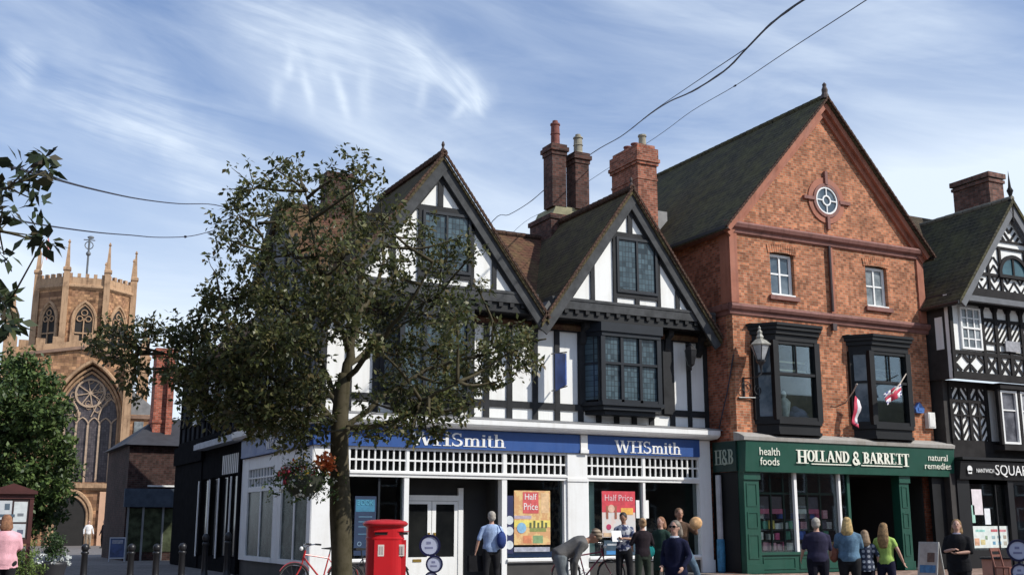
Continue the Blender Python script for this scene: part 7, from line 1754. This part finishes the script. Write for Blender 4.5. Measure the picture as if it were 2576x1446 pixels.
# group by the red poster
T, P_, _ = person(14.2, -4.9, 'person in a navy and white patterned top reading a white paper before the red poster', 1.71, away(14.2, -4.9, 168), pattern('top_patterned', 'blotch', (.035, .05, .12), (.55, .56, .58), 9), CL('black_cloth', (.02, .02, .022)), H_DARK, 'short', nod=R(22), arms=[((.25, .06, 1.13), (.06, .26, 1.15)), ((-.25, .06, 1.13), (-.06, .26, 1.15))], sleeve=.5, face=True, skin=SK2)
p = P_(0, .30, 1.20); m = MB(); m.bar(p + Vector((-.10, 0, -.12)), p + Vector((-.10, .05, .12)), .26, .006); top(m, 'paper_sheet', WHITE, p, 'white sheet held by the person in the patterned top', 'paper')
T, P_, _ = person(13.5, -6.69, 'person in black with pinned-up light brown hair carrying a teal bag', 1.57, away(13.5, -6.69, 20), CL('black_knit', (.025, .018, .022)), CL('dark_olive', (.03, .04, .03)), plain('hair_lightbrown', (.33, .20, .10), .6, .25, 30), 'bun', arms=[((.26, .05, 1.15), (.16, .20, 1.10)), ((-.26, .03, 1.15), (-.2, .15, 1.05))], sleeve=.9)
p = P_(.16, .10, .98); m = MB(); m.ell(p, (.17, .09, .15), 12, 8); m.tube([p + Vector((-.07, 0, .12)), p + Vector((-.03, 0, .24)), p + Vector((.05, 0, .24)), p + Vector((.08, 0, .12))], .01); top(m, 'shoulder_bag', CL('teal_bag', (.01, .16, .16), .4), p, 'teal bag on the arm of the person in black with pinned-up hair', 'bag', smooth=True)
T, P_, _ = person(14.10, -6.5, 'person in a long dark green coat standing left of the one in sunglasses', 1.60, away(14.1, -6.5, 150), CL('coat_green', (.022, .045, .035)), CL('dark_olive', (.03, .04, .03)), H_RED, 'bob', arms=[((.24, .0, 1.14), (.22, .06, .88)), ((-.27, -.02, 1.14), (-.32, .06, .86))], sleeve=.9, coat=.42, face=True)
T, P_, _ = person(9.81, -13.01, 'person with white hair and dark sunglasses in a navy cardigan and white trousers', 1.50, away(9.81, -13.01, 150), CL('cardigan_navy', (.012, .014, .038)), CL('white_cotton', (.62, .58, .62), .08), plain('hair_mixed', (.16, .13, .10), .6, .5, 22), 'bob', nod=R(-4), arms=[((.25, -.02, 1.13), (.18, .12, 1.0)), ((-.27, .0, 1.14), (-.24, .16, .98))], sleeve=1., glasses=True, face=True, coat=.06, collar=CL('collar_pale', (.45, .48, .55)), width=1.05)
T, P_, _ = person(14.79, -6.24, 'tall person in brown with light jeans and legs apart behind the one in sunglasses', 1.79, away(14.79, -6.24, 175), CL('brown_jacket', (.12, .075, .05), .3), CL('jeans_light', (.10, .15, .20), .3), H_BROWN, 'short', turn=R(25), arms=[((.27, .05, 1.18), (.16, .24, 1.20)), ((-.34, .05, 1.22), (-.36, .20, 1.36))], sleeve=.9, legs=[((.20, .12, .52), (.22, -.02, .08)), ((-.30, .10, .52), (-.42, .0, .08))], face=True, skin=SK2)
p = P_(-.36, .28, 1.42); m = MB(); t_ = MB(); t_.lathe([(.0, -.03), (.13, -.03), (.14, .0), (.13, .03), (.08, .06), (.0, .07)], (0, 0, 0), 20); t_.xf(Matrix.Translation(p) @ Matrix.Rotation(away(14.8, -6.2, 170), 4, 'Z') @ Matrix.Rotation(-R(78), 4, 'X')); m.add(t_.v, t_.f)
top(m, 'straw_hat', plain('straw', (.62, .36, .16), .8, .3, 20), p, 'round straw hat held up beside the tall person in brown', 'hat', smooth=True)
# group before the green shop
T, P_, _ = person(14.62, -10.72, 'person with thin grey hair in a dark navy polo shirt seen from behind', 1.56, away(14.68, -10.69, 10), CL('polo_navy', (.03, .028, .055)), CL('trousers_navy', (.012, .012, .02)), H_GREY, 'short', turn=R(-20), arms=[((.26, .05, 1.12), (.28, .20, .98)), ((-.27, .02, 1.14), (-.30, .14, .95))], sleeve=.5, width=1.2)
T, P_, _ = person(15.17, -10.94, 'person with loose blond hair in a denim jacket and black trousers seen from behind', 1.57, away(15.17, -10.94, -6), CL('denim', (.11, .19, .27), .35), CL('black_cloth', (.02, .02, .022)), H_BLOND, 'long', arms=[((.25, .06, 1.15), (.18, .22, 1.02)), ((-.26, .04, 1.15), (-.2, .2, 1.02))], sleeve=.9, width=1.2)
p = P_(-.30, .05, 1.0); m = MB(); m.ell(p, (.10, .07, .15), 10, 8); m.tube([p + Vector((-.04, 0, .12)), P_(-.20, -.04, 1.40)], .010); top(m, 'shoulder_bag', CL('bag_tan', (.38, .15, .10), .4), p, 'tan and red bag between the navy polo shirt and the denim jacket', 'bag', smooth=True)
T, P_, _ = person(15.47, -11.05, 'short person in a navy checked shirt between the denim jacket and the green top', 1.34, away(15.45, -11.09, 5), pattern('checked_cloth', 'plaid', (.02, .03, .06), (.34, .37, .42), 3.4), CL('trousers_navy', (.012, .012, .02)), plain('hair_mouse', (.24, .16, .09), .6, .3, 30), 'long', sleeve=.5, coat=.12)
T, P_, _ = person(15.76, -11.25, 'person with very long golden brown hair in a lime green top', 1.47, away(15.76, -11.25, -14), CL('lime_cloth', (.36, .52, .13), .15), CL('jeans_navy', (.015, .015, .035)), H_GOLD, 'verylong', arms=[((.27, .0, 1.15), (.34, .08, .92)), ((-.25, .04, 1.15), (-.2, .2, 1.05))], sleeve=.45)
T, P_, _ = person(15.74, -12.93, 'person in a black coat with a light scarf, face turned up, beside the sandwich board', 1.53, away(15.74, -12.93, 165), CL('coat_black', (.014, .014, .016)), CL('black_cloth', (.02, .02, .022)), H_GOLD, 'bob', nod=R(-10), turn=R(12), arms=[((.25, .05, 1.12), (.04, .20, 1.16)), ((-.25, .05, 1.12), (-.06, .22, 1.10))], sleeve=.95, face=True, coat=.18, collar=CL('scarf_grey', (.30, .28, .34)), width=1.15)
# tiny figures by the church door
person(9.16, 47.39, 'tiny person in white at the foot of the church wall', 1.70, away(9, 47, 200), CL('white_shirt', (.72, .70, .68), .05), CL('khaki', (.25, .2, .15)), H_BROWN, 'short')
person(10.2, 48.4, 'tiny person in dark clothes beside the one in white near the church', 1.72, away(9, 47, 120), CL('black_knit', (.025, .018, .022)), CL('black_cloth', (.02, .02, .022)), H_DARK, 'short')
